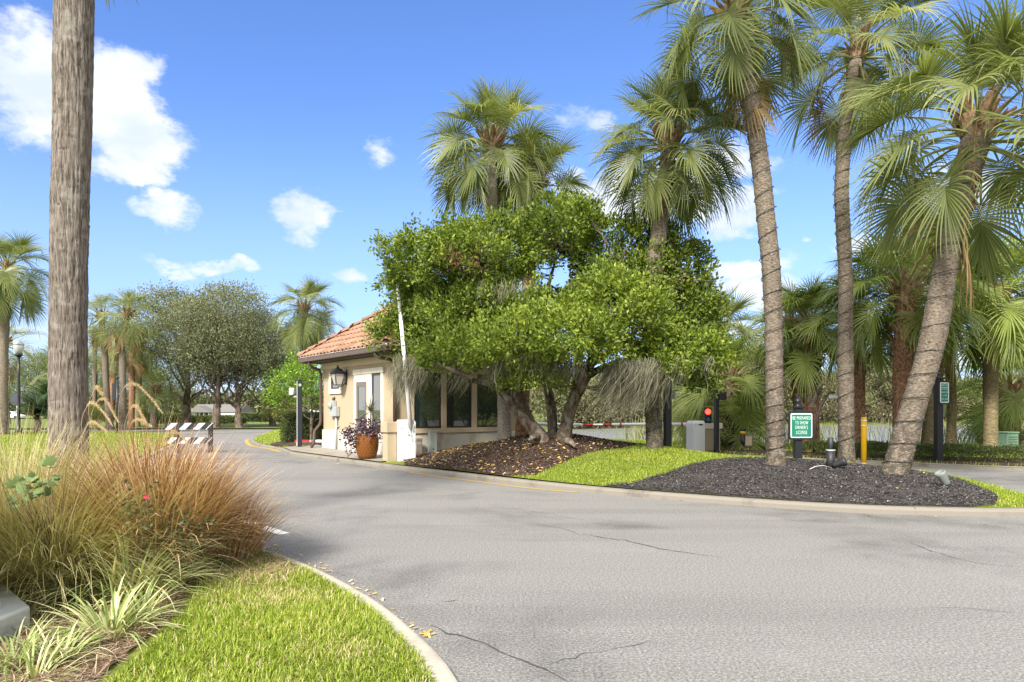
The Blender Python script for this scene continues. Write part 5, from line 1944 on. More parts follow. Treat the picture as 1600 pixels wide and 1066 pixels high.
S_ = 14.6 / FPX
sign('warning_sign', 'green sign reading be prepared to show driver\'s license', 1246.5, 717, 14.6, (40 * S_, 44 * S_, (717 - 662) * S_), .145, (717 - 636) * S_ + .02,
     [('BE PREPARED', .105, .155, .385), ('TO SHOW', .105, .055, .28), ("DRIVER'S", .105, -.045, .265), ('LICENSE', .105, -.15, .235)], .065, 2, .03)
S_ = 17.3 / FPX
ts = sign('warning_sign', 'small green caution sign on tall black post by the far kerb', 1466.5, 725, 17.3, (19.5 * S_, 36.5 * S_, (725 - 612.5) * S_ + .02), .155, (725 - 590) * S_,
          [('CAUTION', .075, .185, .185), ('GATE WILL ONLY', .06, .085, .165), ('ALLOW ONE VEHICLE', .06, .005, .20), ('AT A TIME', .06, -.08, .11), ('DO NOT TAILGATE', .06, -.165, .175)], .06, 6, .075)
MB().span((.075 - .09, -.155 / 2 - .0475, (725 - 612.5) * S_ + .02 + .128), (.075 + .09, -.155 / 2 - .0425, (725 - 612.5) * S_ + .02 + .136)).build('underline', M['sign_white'], ts)

# small dark street sign beyond the gatehouse corner (its words are too far off to read)
p = at(496, 643, 34.0)
t = thing('street_sign', 'long dark street sign with white arrow block behind hedge', 'sign', (p.x, 34.0, .0), rad(0))
MB().span((-.42, -.03, p.z - .10), (1.0, .0, p.z + .11)).build('board', plain('dark_teal_board', (.012, .04, .05), .5), t)
MB().span((-.40, -.036, p.z - .07), (-.28, -.031, p.z + .09)).build('arrow_block', M['sign_white'], t)
mb = MB()
rr_ = random.Random(3)
x = -.20
for k in range(16):
    if k in (9,):
        x += .14
    mb.span((x, -.036, p.z - .03), (x + .035, -.031, p.z + .03 + .03 * (k in (0, 10))))
    x += .048
tag(mb.build('lettering', M['sign_white'], t), kind='stuff')
for sx in (-.2, .8):
    MB().tube([(sx, .02, 0), (sx, .02, p.z + .1)], .03, 6).build('post', M['black'], t)

# ------------------------------------------------------------------ ground lights
def flood(label, loc, rz, tilt, m, s=1.0, stake=.12):
    t = thing('floodlight', label, 'floodlight', loc, rz)
    t.scale = (s, s, s)
    MB().tube([(0, 0, -.08), (0, 0, stake)], .022, 8).build('stake', m, t)
    MB().box((0, 0, stake), (.06, .05, .06)).build('knuckle', m, t, bevel=.008)
    MB().lathe([(.0, -.10), (.045, -.095), (.062, -.05), (.075, .08), (.088, .12), (.088, .16), (.074, .16), (.07, .13), (.0, .125)], n=18).build('lamp_head', m, t, loc=(0, 0, stake + .05), rot=(rad(tilt), 0, 0))
    return t


p = at(1476, 753, 10.9)
flood('pale grey floodlight tilted on black mulch at the island end', (p.x, 10.9, hi(p.x, 10.9) + .02), rad(-90), 32, plain('weathered_lamp_metal', (.17, .19, .175), .6), .95, .06)
p = at(1309, 737, 12.7)
t = flood('small black floodlight lying on mulch with a white cable', (p.x, 12.7, hi(p.x, 12.7) + .02), rad(60), 65, M['black_plastic'], .95, .05)
MB().tube([(.0, .1, .02), (-.15, .25, .07), (-.3, .36, .06), (-.42, .46, .01)], .005, 5).build('cable', M['white'], t)
p = at(1298, 737, 12.9)
t = thing('path_light', 'short black path light tube standing in black mulch', 'light', (p.x, 12.9, hi(p.x, 12.9)), rad(5))
MB().tube([(0, 0, -.05), (0, 0, .33)], .075, 14).build('tube_body', M['black_plastic'], t)
MB().tube([(0, 0, .332), (0, 0, .36)], .085, 14).build('collar', M['grey_metal'], t)
MB().lathe([(.03, .36), (.035, .40), (.055, .58), (.04, .585), (.0, .58)], n=12).build('lamp_head', M['black_plastic'], t)

# green cabinet by the lake
p = at(1573, 702, 22.5)
t = thing('electrical_cabinet', 'pale green louvred electrical cabinet beside the lake reeds', 'cabinet', (p.x, 22.5, .02), rad(14))
MB().span((-.24, -.22, 0), (.24, .22, .60)).build('case', M['util_green'], t, bevel=.02)
MB().span((-.26, -.25, .603), (.26, .25, .66)).build('lid', M['util_green'], t, bevel=.02)
for k in range(6):
    MB().box((0, -.232, .10 + .08 * k), (.36, .02, .035), Euler((rad(25), 0, 0)).to_matrix()).build('louvre', M['util_green'], t)

# striped barricade by the left lane
p = at(329, 706, 22.3)
t = thing('barricade', 'black and white striped road barricade behind bronze grass', 'barricade', (p.x, 22.3, .0), rad(3))
for sx in (0.0, -1.08):
    MB().span((sx - .06, -.05, 0), (sx + .06, .05, .96)).build('post', M['black'], t)
for (z0, z1) in ((.76, .97), (.30, .50)):
    MB().span((-1.42, -.088, z0), (.08, -.053, z1)).build('rail', M['black'], t)
    x = -1.42
    while x < .0:
        hgt = z1 - z0
        mb_ = MB()
        x1 = min(x + .20, .08 - hgt)
        mb_._add([(x, -.0925, z0), (x1, -.0925, z0), (x1 + hgt, -.0925, z1), (x + hgt, -.0925, z1), (x, -.0885, z0), (x1, -.0885, z0), (x1 + hgt, -.0885, z1), (x + hgt, -.0885, z1)],
                 [(0, 1, 2, 3), (7, 6, 5, 4), (0, 4, 5, 1), (1, 5, 6, 2), (2, 6, 7, 3), (3, 7, 4, 0)])
        mb_.build('stripe', M['barrier_white'], t)
        x += .44

# black sign posts by the left lane and thin rail
p = at(183, 672, 36.0)
t = thing('sign_post', 'slim black post with narrow panel among the left palms', 'post', (p.x, 36.0, .0))
MB().tube([(0, 0, 0), (0, 0, 3.0)], .06, 8).build('post', M['black'], t)
MB().lathe([(.06, 3.0), (.075, 3.06), (.05, 3.12), (.0, 3.14)], n=10).build('finial', M['black'], t)
MB().span((-.26, -.02, 1.9), (-.065, .02, 2.75)).build('panel', M['black'], t)

# street lamp and stop sign at far left
p = at(29, 681, 36.0)
t = thing('street_lamp', 'black street lamp with clear urn lantern at far left', 'street lamp', (p.x, 36.0, .0))
hh = at(29, 590, 36.0).z
MB().lathe([(.16, 0), (.16, .35), (.10, .45), (.075, .6), (.065, 3.2), (.06, hh + 1.05)], n=12).build('post', M['black'], t)
MB().lathe([(.06, hh + 1.05), (.16, hh + 1.15), (.20, hh + 1.2), (.18, hh + 1.24)], n=14).build('collar', M['black'], t)
MB().lathe([(.13, hh + 1.24), (.24, hh + 1.55), (.23, hh + 1.72), (.15, hh + 1.74)], n=14).build('lantern_globe', M['lamp_glass'], t)
MB().lathe([(.25, hh + 1.72), (.22, hh + 1.80), (.10, hh + 1.88), (.03, hh + 1.95), (0, hh + 1.96)], n=14).build('lantern_cap', M['lamp_glass'], t)
p = at(26, 680, 37.2)
t = thing('stop_sign', 'dark back of an octagonal stop sign behind the street lamp', 'sign', (p.x, 37.2, .0))
zc = at(26, 624, 37.2).z
MB().tube([(0, .03, 0), (0, .03, zc + .3)], .03, 8).build('post', M['grey_metal'], t)
MB().prism([(.37 * math.cos(rad(22.5 + 45 * k)), .37 * math.sin(rad(22.5 + 45 * k))) for k in range(8)], .012, Matrix.Translation((0, 0, zc)) @ Matrix.Rotation(rad(90), 4, 'X')).build('panel', plain('dark_sign_back', (.045, .05, .065), .5), t)

# stone and stucco entrance column at lower left
t = thing('entrance_column', 'rough white stucco column on grey stone plinth at left edge', 'column', (-3.96, 3.84, .0))
OCT = lambda r, a0=23.8: [(r * math.cos(rad(a0 + 45 * k)), r * math.sin(rad(a0 + 45 * k))) for k in range(8)]
MB().prism(OCT(1.045), .27, Matrix.Translation((0, 0, -.05))).build('plinth', M['marble'], t, bevel=.022, seg=3)
mb = MB()
o8, o8b = OCT(.895), OCT(.82)
mb._add([(a, b, .222) for a, b in o8] + [(a, b, .98) for a, b in o8b], [tuple(range(8))[::-1], tuple(range(8, 16))] + [(k, (k + 1) % 8, 8 + (k + 1) % 8, 8 + k) for k in range(8)])
mb.build('shaft', M['stucco_white'], t, bevel=.02)
MB().prism(OCT(.83), .07, Matrix.Translation((0, 0, .983))).build('capstone', M['marble'], t, bevel=.02)

# white lamp head on a curved arm beyond the exit lane
p = at(1305, 620, 20.5)
t = thing('lane_camera', 'white camera head on thin curved dark arm behind palm trunk', 'camera', (at(1272, 700, 20.6).x, 20.6, .08))
q_ = Vector((p.x, 20.5, p.z)) - Vector(t.location)
MB().tube([(0, 0, 0), (.05, 0, q_.z * .55), (q_.x * .35, 0, q_.z * .85), (q_.x * .8, 0, q_.z * 1.08), (q_.x + .05, 0, q_.z * 1.07)], [.045, .04, .035, .03, .028], 8).build('curved_pole', M['brown_metal'], t)
MB().span((q_.x - .16, -.08, q_.z - .06), (q_.x + .14, .08, q_.z + .05)).build('camera_body', M['white'], t, bevel=.02)
MB().tube([(q_.x + .06, 0, q_.z + .05), (q_.x + .06, 0, q_.z + .13)], .025, 6).build('mount', M['white'], t)

# white bungalow far beyond the street
hz = -1.34
p = at(298, 658, 140)
t = thing('bungalow', 'low white bungalow with grey roof beyond the oak trees', 'house', (p.x, 140, hz - .05))
MB().span((0, 0, 0), (9.5, 8, 2.15)).build('wall', M['house_white'], t)


def gable(name, x0, x1, y0, y1, z, rise_, axis, m, ov=.4):
    mb_ = MB()
    if axis == 'y':
        xm_ = (x0 + x1) / 2
        mb_._add([(x0 - ov, y0 - ov, z - .12), (x1 + ov, y0 - ov, z - .12), (xm_, y0 - ov, z + rise_), (x0 - ov, y1 + ov, z - .12), (x1 + ov, y1 + ov, z - .12), (xm_, y1 + ov, z + rise_)],
                 [(0, 1, 2), (5, 4, 3), (0, 2, 5, 3), (1, 4, 5, 2), (0, 3, 4, 1)])
    else:
        ym_ = (y0 + y1) / 2
        mb_._add([(x0 - ov, y0 - ov, z - .12), (x0 - ov, y1 + ov, z - .12), (x0 - ov, ym_, z + rise_), (x1 + ov, y0 - ov, z - .12), (x1 + ov, y1 + ov, z - .12), (x1 + ov, ym_, z + rise_)],
                 [(0, 2, 1), (3, 4, 5), (0, 3, 5, 2), (1, 2, 5, 4), (0, 1, 4, 3)])
    return mb_.build(name, m, t)


gable('roof', 0, 9.5, 0, 8, 2.17, 1.5, 'x', M['roof_grey'])
gable('porch_roof', .3, 4.6, -2.0, 1.0, 2.13, 1.25, 'y', M['roof_grey'])
for k in range(5):
    MB().tube([(.6 + k * .95, -1.7, 0), (.6 + k * .95, -1.7, 2.1)], .10, 8).build('porch_column', M['house_white'], t)
MB().span((1.3, -.02, .1), (3.7, .0, 2.0)).build('window', M['pane'], t)
MB().span((5.6, -.05, .0), (9.0, -.004, 1.9)).build('garage_door', M['house_white'], t)
for k in range(3):
    MB().span((5.65, -.06, .46 + .48 * k), (8.95, -.052, .49 + .48 * k)).build('panel_joint', M['roof_grey'], t)
p = at(425, 660, 150)
t = thing('bungalow', 'pale house with grey roof half hidden right of oaks', 'house', (p.x, 150, -1.36))
MB().span((0, 0, 0), (7, 7, 2.0)).build('wall', M['house_white'], t)
gable('roof', 0, 7, 0, 7, 2.02, 1.6, 'x', M['roof_grey'])
for k in range(2):
    MB().span((1.0 + 3 * k, -.04, .7), (2.6 + 3 * k, -.003, 1.7)).build('window', M['pane'], t)
p = at(16, 652, 120)
t = thing('parked_car', 'tiny white car parked far away at left', 'car', (p.x, 120, p.z - .35), rad(8))
mb = MB()
prof = [(-2.1, .25), (2.1, .25), (2.15, .7), (1.2, .85), (.6, 1.35), (-.9, 1.4), (-1.5, .95), (-2.1, .85)]
mb.prism(prof, 1.7, Matrix.Translation((0, .85, 0)) @ Matrix.Rotation(rad(90), 4, 'X'))
mb.build('body', M['white'], t, bevel=.08)
for sx in (-1.3, 1.3):
    for sy in (-.86, .86):
        MB().tube([(sx, sy - .08, .32), (sx, sy + .08, .32)], .32, 14).build('wheel', M['black_plastic'], t)
MB().span((-.8, -.858, .9), (.55, -.852, 1.28)).build('window', M['pane'], t)
# ------------------------------------------------------------------ palms on the island
GI = 'sabal palms on the gate island'


def base_pts(lst):
    """[(px, py, Y), ...] from the ground up"""
    return [at(*q) for q in lst]


def ipts(lst, z=None):
    P = base_pts(lst)
    P[0].z = hi(P[0].x, P[0].y) if z is None else z
    return P


palm('sabal_palm', 'tall wire wrapped palm left of green driver\'s license sign', 'palm tree', ipts([(1212, 730, 13.3), (1211, 640, 13.3), (1209, 520, 13.3), (1203, 400, 13.3), (1190, 270, 13.3), (1172, 150, 13.3), (1155, 62, 13.3), (1146, 15, 13.3)]),
     .162, .172, 38, 1.02, 101, GI, boots=34, boot_len=.75, dead=1, wire=('dark string of lights wound round palm left of driver\'s license sign', .03, .90, .31), stalks=2, az_bias=40)
palm('sabal_palm', 'slender palm right of driver\'s license sign behind path light', 'palm tree', ipts([(1323, 716, 15.4), (1322, 600, 15.4), (1321, 480, 15.4), (1319, 380, 15.4), (1315, 300, 15.4), (1320, 210, 15.4), (1334, 120, 15.4), (1343, 70, 15.4)]),
     .160, .150, 36, 1.06, 102, GI, boots=26, dead=2, wire=('dark string of lights wound round slender palm by yellow post', .03, .93, .36), stalks=3, az_bias=15)
palm('sabal_palm', 'thick leaning palm on black mulch with lights round its trunk', 'palm tree', ipts([(1400, 738, 12.3), (1412, 690, 12.3), (1432, 620, 12.3), (1452, 550, 12.3), (1468, 470, 12.3), (1483, 390, 12.3), (1502, 300, 12.3), (1522, 230, 12.3), (1532, 185, 12.3)]),
     .212, .228, 38, 1.32, 103, GI, boots=34, boot_len=.7, dead=1, wire=('dark string of lights wound round thick leaning palm trunk', .02, .80, .42), stalks=2, flare=1.15, az_bias=130, emin=-22)
palm('sabal_palm', 'palm rising through right side of the mossy tree', 'palm tree', ipts([(1022, 697, 15.2), (1020, 600, 15.2), (1018, 500, 15.1), (1024, 410, 15.0), (1035, 310, 15.0), (1043, 250, 15.0), (1045, 215, 15.0)]),
     .165, .175, 44, .96, 104, GI, boots=40, boot_len=.8, dead=0, wire=('dark string of lights wound round palm beside tall camera post', .03, .55, .30), az_bias=10, emin=-24)
palm('sabal_palm', 'left palm of the pair above the tree, pale slim trunk', 'palm tree', ipts([(788, 690, 17.2), (786, 600, 17.2), (783, 500, 17.2), (776, 400, 17.2), (768, 300, 17.2), (767, 250, 17.2), (768, 226, 17.2)]),
     .155, .17, 42, .97, 105, GI, bark_m='pale_bark', boots=34, boot_len=.6, az_bias=100, emin=-24)
palm('sabal_palm', 'right palm of the pair above the tree, with shaggy trunk head', 'palm tree', ipts([(815, 688, 18.4), (818, 600, 18.4), (824, 500, 18.4), (827, 400, 18.4), (829, 330, 18.4), (832, 292, 18.4)]),
     .17, .19, 40, .97, 106, GI, bark_m='red_bark', boots=44, boot_len=.85, az_bias=30, emin=-26, stalks=1)

# foreground palm at left: a trunk of fissured grey fibre with knobs
rng = np.random.default_rng(77)
FB = at(105, 866, 6.8)
zb = float(HL(np.array([FB.x]), np.array([6.8]))[0])
ctrl = np.array([(FB.x, 6.8, zb)] + [tuple(at(x, y, 6.8)) for x, y in ((106, 780), (107, 690), (106.5, 600), (107, 500), (108, 400), (110, 300), (112.5, 200), (114, 100), (115.5, 0), (117, -180), (119, -420))])
root = thing('sabal_palm', 'big grey fissured palm trunk in left foreground grasses', 'palm tree', tuple(ctrl[0]))
rows, sides = 620, 110
path = smooth_path(ctrl - ctrl[0], rows)
path = np.vstack([path[:1] - [0, 0, .3], path])
v = np.linspace(0, 1, rows + 1)
u = np.linspace(0, 1, sides, endpoint=False)
UU, VV = np.meshgrid(u, v)
Lg = np.linalg.norm(np.diff(path, axis=0), axis=1).sum()
r = np.interp(v * Lg, [0, .5, 1.6, 3, 6, Lg], [.235, .19, .175, .165, .175, .175])
wob = (vnoise(UU, VV, 7, int(Lg * 3), rng) - .5) * .007
fis = vnoise(UU + .008 * np.sin(VV * Lg * 3), VV, 58, int(Lg * 2.2), rng)
fis2 = vnoise(UU, VV, 80, int(Lg * 7), rng)
cut = -np.clip((.45 - fis) / .45, 0, 1) ** 1.1 * .015 - np.clip((.42 - fis2) / .42, 0, 1) * .007
pits = -np.clip((vnoise(UU, VV, 16, int(Lg * 14), rng) - .90) / .1, 0, 1) * .010
rings = .0012 * np.sin(VV * Lg / .15 * 6.28 + 2 * vnoise(UU, VV, 5, int(Lg * 2), rng) * 3)
knob = np.clip((vnoise(UU, VV, 22, int(Lg * 12), rng) - .9) / .1, 0, 1) * .007
V, Q = tube_np(path, r, sides, wob + cut + pits + rings + knob)
new_obj('trunk', np_mesh('trunk', V, Q, M['front_bark'], smooth=True), root)
top = Vector(path[-1])
rg = np.random.default_rng(78)
for i in range(30):
    f = i / 29
    e = 84 - 120 * f ** .85 + rg.uniform(-7, 7)
    cs = min(CLASSES, key=lambda c: abs(c - e))
    o = new_obj('frond', FR[cs][i % 2], root, top + Vector((0, 0, -.4 * f)), (rad(rg.uniform(-15, 15)), 0, rad(i * 137.5)))
    o.scale = (1.05,) * 3

# ------------------------------------------------------------------ palms by the lake
GL = 'palms along the lake bank'
lz = .06


def lp(name, label, lst, rb, rt_, n, s, seed, **kw):
    P = base_pts(lst)
    P[0].z = kw.pop('z', lz)
    kw.setdefault('boot_objs', True)
    kw.setdefault('emin', -8)
    palm(name, label, 'palm tree', P, rb, rt_, n, s, seed, GL, **kw)


lp('sabal_palm', 'palm with pale crosshatched leaf bases behind driver\'s license sign', [(1266, 705, 21.5), (1266, 640, 21.5), (1263, 590, 21.5), (1268, 545, 21.5), (1270, 505, 21.5)], .25, .22, 36, 1.05, 111, bark_m='red_bark', boots=30, boot_len=.9, lattice=(.25, .62, 46), boot_m=BOOT_PALE, fr=FR_FRESH, az_bias=20)
lp('sabal_palm', 'shorter brown trunk palm tucked left behind the crosshatched one', [(1252, 704, 23.5), (1250, 640, 23.5), (1246, 580, 23.5), (1243, 530, 23.5), (1243, 505, 23.5)], .2, .22, 28, .95, 112, bark_m='red_bark', boots=36, boot_len=1.3, az_bias=80)
lp('sabal_palm', 'palm with dark shaggy trunk right behind slender wired palm', [(1340, 702, 20.5), (1341, 640, 20.5), (1340, 580, 20.5), (1339, 530, 20.5), (1337, 490, 20.5)], .18, .21, 32, 1.0, 113, bark_m='red_bark', boots=26, boot_len=.7, lattice=(.45, .86, 40), fr=FR_FRESH, az_bias=140)
lp('sabal_palm', 'stout palm with orange brown bark and cut leaf bases', [(1411, 722, 18.4), (1411, 660, 18.4), (1411, 600, 18.4), (1413, 540, 18.4), (1415, 490, 18.4), (1412, 448, 18.4)], .235, .245, 42, 1.2, 114, bark_m='red_bark', boots=36, boot_len=.75, lattice=(.52, .72, 22), az_bias=55, fr=FR_FRESH)
lp('sabal_palm', 'tan trunk palm half hidden behind thick leaning palm', [(1451, 700, 20.8), (1455, 640, 20.8), (1463, 580, 20.8), (1474, 520, 20.8), (1484, 460, 20.8)], .20, .2, 36, 1.2, 115, bark_m='olive_bark', boots=30, boot_len=1.0, dead=2, az_bias=25, fr=FR_FRESH)
lp('sabal_palm', 'olive trunk palm just right of the caution sign post', [(1487, 699, 22.0), (1487, 640, 22.0), (1485, 580, 22.0), (1483, 510, 22.0), (1483, 400, 22.0)], .15, .14, 30, 1.05, 116, bark_m='olive_bark', boots=22, boot_len=.7, dead=3, az_bias=70)
lp('sabal_palm', 'straight palm with fibrous brown head left of green cabinet', [(1547, 708, 19.6), (1548, 650, 19.6), (1549, 600, 19.6), (1547, 545, 19.6), (1545, 505, 19.6), (1556, 462, 19.6)], .175, .2, 40, 1.22, 117, bark_m='olive_bark', boots=46, boot_len=1.1, az_bias=95, fr=FR_FRESH)
lp('fan_palm', 'low fan palm with booted trunk behind green cabinet', [(1575, 690, 27.0), (1576, 655, 27.0), (1577, 625, 27.0), (1577, 600, 27.0)], .40, .33, 34, 1.45, 118, bark_m='red_bark', boots=30, boot_len=.9, lattice=(.2, .8, 40), fr=FR_FRESH, emin=-18)
lp('sabal_palm', 'palm with fronds entering at right edge above low fan palm', [(1640, 700, 21.0), (1640, 600, 21.0), (1638, 500, 21.0), (1636, 430, 21.0)], .18, .2, 38, 1.25, 119, boots=30, fr=FR_FRESH, az_bias=33)
lp('sabal_palm', 'pale green palm with rough trunk behind black reader post', [(1134, 706, 24.0), (1135, 660, 24.0), (1139, 620, 24.0), (1141, 590, 24.0)], .2, .2, 34, 1.25, 120, bark_m='palm_bark', boots=20, boot_len=.5, lattice=(.1, .85, 44), fr=FR_FRESH, emin=-25)
lp('sabal_palm', 'small palm right of reader post with short rough trunk', [(1147, 708, 23.0), (1150, 690, 23.0), (1152, 668, 23.0), (1152, 655, 23.0)], .13, .13, 18, .95, 121, bark_m='palm_bark', boots=14, boot_len=.5, fr=FR_FRESH, emin=-10)
lp('sabal_palm', 'leaning tan palm left of the red traffic light', [(1079, 705, 25.5), (1084, 670, 25.5), (1089, 630, 25.5), (1094, 600, 25.5)], .14, .15, 30, 1.15, 122, bark_m='olive_bark', boots=20, boot_len=.6, emin=-25)
lp('sabal_palm', 'palm crown showing right of the mossy tree top edge', [(1118, 700, 30.0), (1118, 640, 30.0), (1117, 580, 30.0), (1116, 520, 30.0)], .18, .2, 34, 1.3, 123, bark_m='olive_bark', boots=22, dead=3)

# ------------------------------------------------------------------ palms at left and behind
GF = 'palms standing at left beyond the road'


def fp(label, lst, rb, rt_, n, s, seed, z=.02, **kw):
    P = base_pts(lst)
    P[0].z = z
    kw.setdefault('fr', FR_FAR)
    kw.setdefault('boots', 24)
    palm('sabal_palm', label, 'palm tree', P, rb, rt_, n, s, seed, GF, sides=14, boot_objs=False, trunk_rows=60, **kw)


fp('drooping palm at left edge with a heavy silvery crown', [(6, 681, 34.0), (5, 620, 34.0), (6, 540, 34.0), (9, 470, 34.0), (11, 415, 34.0)], .2, .2, 40, 1.28, 131, emin=-55, fr=FR)
fp('lower palm behind the drooping one at left edge', [(2, 672, 43.0), (2, 620, 43.0), (3, 560, 43.0), (6, 535, 43.0)], .2, .2, 26, 1.2, 132, dead=4)
fp('palm hidden behind foreground trunk with one frond showing left', [(96, 672, 42.0), (97, 640, 42.0), (98, 600, 42.0), (98, 575, 42.0)], .2, .2, 22, 1.1, 133)
fp('taller left palm of the roadside group, yellow fringed', [(172, 668, 46.0), (167, 620, 46.0), (164, 560, 46.0), (161, 520, 46.0), (158, 492, 46.0)], .22, .19, 32, 1.1, 134, dead=4, emin=-50)
fp('right palm of the roadside group with orange lower fronds', [(192, 669, 45.0), (192, 620, 45.0), (191, 560, 45.0), (192, 525, 45.0), (200, 488, 45.0)], .2, .2, 36, 1.2, 135, dead=6, emin=-52)
fp('short palm with shaggy boots between the roadside palms', [(172, 662, 52.0), (175, 620, 52.0), (178, 575, 52.0), (180, 545, 52.0)], .22, .26, 24, 1.05, 136, bark_m='red_bark', boots=44, boot_len=1.6)
fp('reddish trunk palm right of the roadside pair', [(205, 664, 51.0), (206, 620, 51.0), (206, 570, 51.0), (207, 535, 51.0)], .2, .22, 26, 1.15, 137, bark_m='red_bark', dead=4)
fp('dark trunk palm nearest the big oak', [(214, 664, 53.0), (216, 620, 53.0), (218, 575, 53.0), (221, 536, 53.0)], .2, .2, 28, 1.2, 138, bark_m='olive_bark')
fp('thin pale palm just right of foreground trunk', [(147, 664, 53.0), (148, 620, 53.0), (148, 570, 53.0), (148, 533, 53.0)], .17, .16, 22, 1.0, 139, dead=3)
fp('small palmetto in front of the big oak', [(240, 662, 50.0), (241, 640, 50.0), (242, 622, 50.0), (243, 605, 50.0)], .24, .24, 26, 1.0, 140, boots=30, boot_len=1.0, emin=-30)
fp('palm above gatehouse roof, left of two', [(472, 672, 40.0), (473, 620, 40.0), (474, 560, 40.0), (475, 510, 40.0), (476, 478, 40.0)], .23, .22, 34, 1.18, 141, fr=FR, emin=-48)
fp('lower palm above gatehouse roof, right of two', [(486, 672, 42.0), (485, 620, 42.0), (485, 560, 42.0), (492, 530, 42.0), (498, 508, 42.0)], .2, .2, 26, 1.0, 142, dead=4, emin=-55)


# ------------------------------------------------------------------ cycads
def pinnate(rng, L=1.0):
    mb_v, mb_q, tt = [], [], []
    n = 26
    P, th, p = [], rad(rng.uniform(45, 75)), np.zeros(3)
    for k in range(n + 1):
        P.append(p.copy())
        th -= rng.uniform(.8, 1.2) * 1.3 / n
        p = p + np.array([math.cos(th), 0, math.sin(th)]) * L / n
    P = np.array(P)
    V, Q = tube_np(P, np.linspace(.012, .004, n + 1), 3)
    parts = [(V, Q)]
    bz = np.repeat(P[3:], 2, 0)
    sgn = np.tile([1, -1], len(P[3:]))
    l = np.repeat(np.interp(np.linspace(0, 1, len(P[3:])), [0, .3, 1], [.12, .30, .08]), 2)
    V2, Q2, t2 = blades(bz, sgn * rad(68), np.full(len(bz), .25), l, np.full(len(bz), .034), np.full(len(bz), .5), rng, 3)
    b = len(V)
    return np_mesh('frond', np.concatenate([V, V2]), np.concatenate([Q, Q2 + b]), M['cycad'], np.concatenate([np.full(b, .3), t2 * .5]))


rg = np.random.default_rng(5)
PIN = [pinnate(rg, 1.1) for _ in range(4)]


def cycad(label, px, py, Y, s, seed):
    p = at(px, py, Y)
    t = thing('sago_palm', label, 'sago palm', (p.x, Y, max(p.z, .0)), 0, 'sago palms at far left')
    r_ = random.Random(seed)
    MB().tube([(0, 0, -.1), (.06, 0, .45 * s), (.02, 0, .75 * s)], [.16, .15, .12], 10).build('trunk', M['oak_bark'], t)
    for k in range(46):
        o = new_obj('frond', PIN[k % 4], t, (.02, 0, .74 * s), (rad(r_.uniform(-10, 10)), rad(r_.uniform(-35, 40)), rad(k * 137.5)))
        o.scale = (s * 1.05,) * 3


cycad('dark green sago palm right of the stop sign', 57, 678, 36.5, 1.25, 1)
cycad('sago palm half hidden behind foreground palm trunk', 78, 672, 40.0, 1.7, 2)

# ------------------------------------------------------------------ the mossy tree on the mound
rng = np.random.default_rng(200)
TB = at(862, 683, 15.4)
tz = hi(TB.x, 15.4)
T0 = Vector((TB.x, 15.4, tz))
tree = thing('mossy_tree', 'broad gnarled round leaved tree draped with moss on brown mulch mound', 'tree', tuple(T0))


def tl(px, py, Y):
    return np.array(at(px, py, Y) - T0)


limbs = []


def limb(pts, r, seed, n=34, sd=14, knot=.32):
    g = np.random.default_rng(seed)
    P = smooth_path(np.array([tl(*q) for q in pts]), n)
    P += np.cumsum(g.normal(0, .006, (n, 3)), 0) * np.linspace(0, 1, n)[:, None]
    v_ = np.linspace(0, 1, n)
    u_ = np.linspace(0, 1, sd, endpoint=False)
    A, B = np.meshgrid(u_, v_)
    R_ = .88 * np.interp(v_, np.linspace(0, 1, len(r)), r)
    d_ = ((vnoise(A, B, 5, 6, g) - .5) * knot + (vnoise(A, B, 9, 22, g) - .5) * knot * .6) * R_[:, None]
    limbs.append(tube_np(P, R_, sd, d_))
    return P


limb([(846, 690, 15.3), (832, 668, 15.2), (806, 640, 15.1), (788, 615, 15.0), (765, 598, 14.8), (738, 590, 14.6)], [.25, .17, .14, .11, .08, .06], 1, 44)
limb([(800, 634, 15.1), (794, 606, 15.1), (790, 585, 15.0), (786, 560, 15.0), (770, 500, 15.6), (720, 440, 16.5)], [.11, .09, .085, .07, .05, .02], 2)
limb([(830, 662, 15.2), (812, 625, 15.4), (806, 590, 15.6), (802, 560, 15.7), (780, 480, 15.9), (740, 420, 16)], [.13, .115, .10, .08, .06, .02], 3)
limb([(868, 692, 15.5), (864, 668, 15.6), (860, 630, 15.7), (852, 600, 15.8), (846, 570, 15.8), (850, 480, 15.8), (870, 390, 15.8)], [.19, .12, .115, .105, .09, .07, .02], 4, 44)
limb([(880, 692, 15.3), (886, 662, 15.2), (896, 630, 15.1), (909, 600, 15.0), (925, 570, 14.9), (945, 500, 14.9), (965, 420, 15)], [.24, .165, .16, .155, .12, .07, .02], 5, 50, 18)
limb([(897, 632, 15.1), (900, 600, 15.3), (905, 565, 15.4), (900, 500, 15.5), (890, 420, 15.6)], [.12, .10, .085, .06, .02], 6)
limb([(912, 592, 15.0), (950, 570, 15.2), (1000, 555, 15.3), (1060, 540, 15.4)], [.10, .075, .05, .02], 7)
limb([(738, 590, 14.6), (700, 575, 14.6), (660, 560, 16.2), (640, 530, 17.3)], [.06, .05, .035, .015], 8)
limb([(806, 590, 15.6), (760, 540, 15.8), (700, 500, 16.6), (650, 470, 17.5)], [.07, .05, .035, .012], 9)
limb([(925, 570, 14.9), (990, 520, 15.2), (1040, 470, 15.4), (1070, 430, 15.4)], [.08, .06, .04, .012], 10)
limb([(850, 690, 15.5), (838, 683, 15.0), (826, 688, 14.7)], [.12, .09, .03], 11, 14)
limb([(882, 692, 15.2), (890, 690, 14.8), (900, 697, 14.5)], [.12, .08, .03], 12, 14)
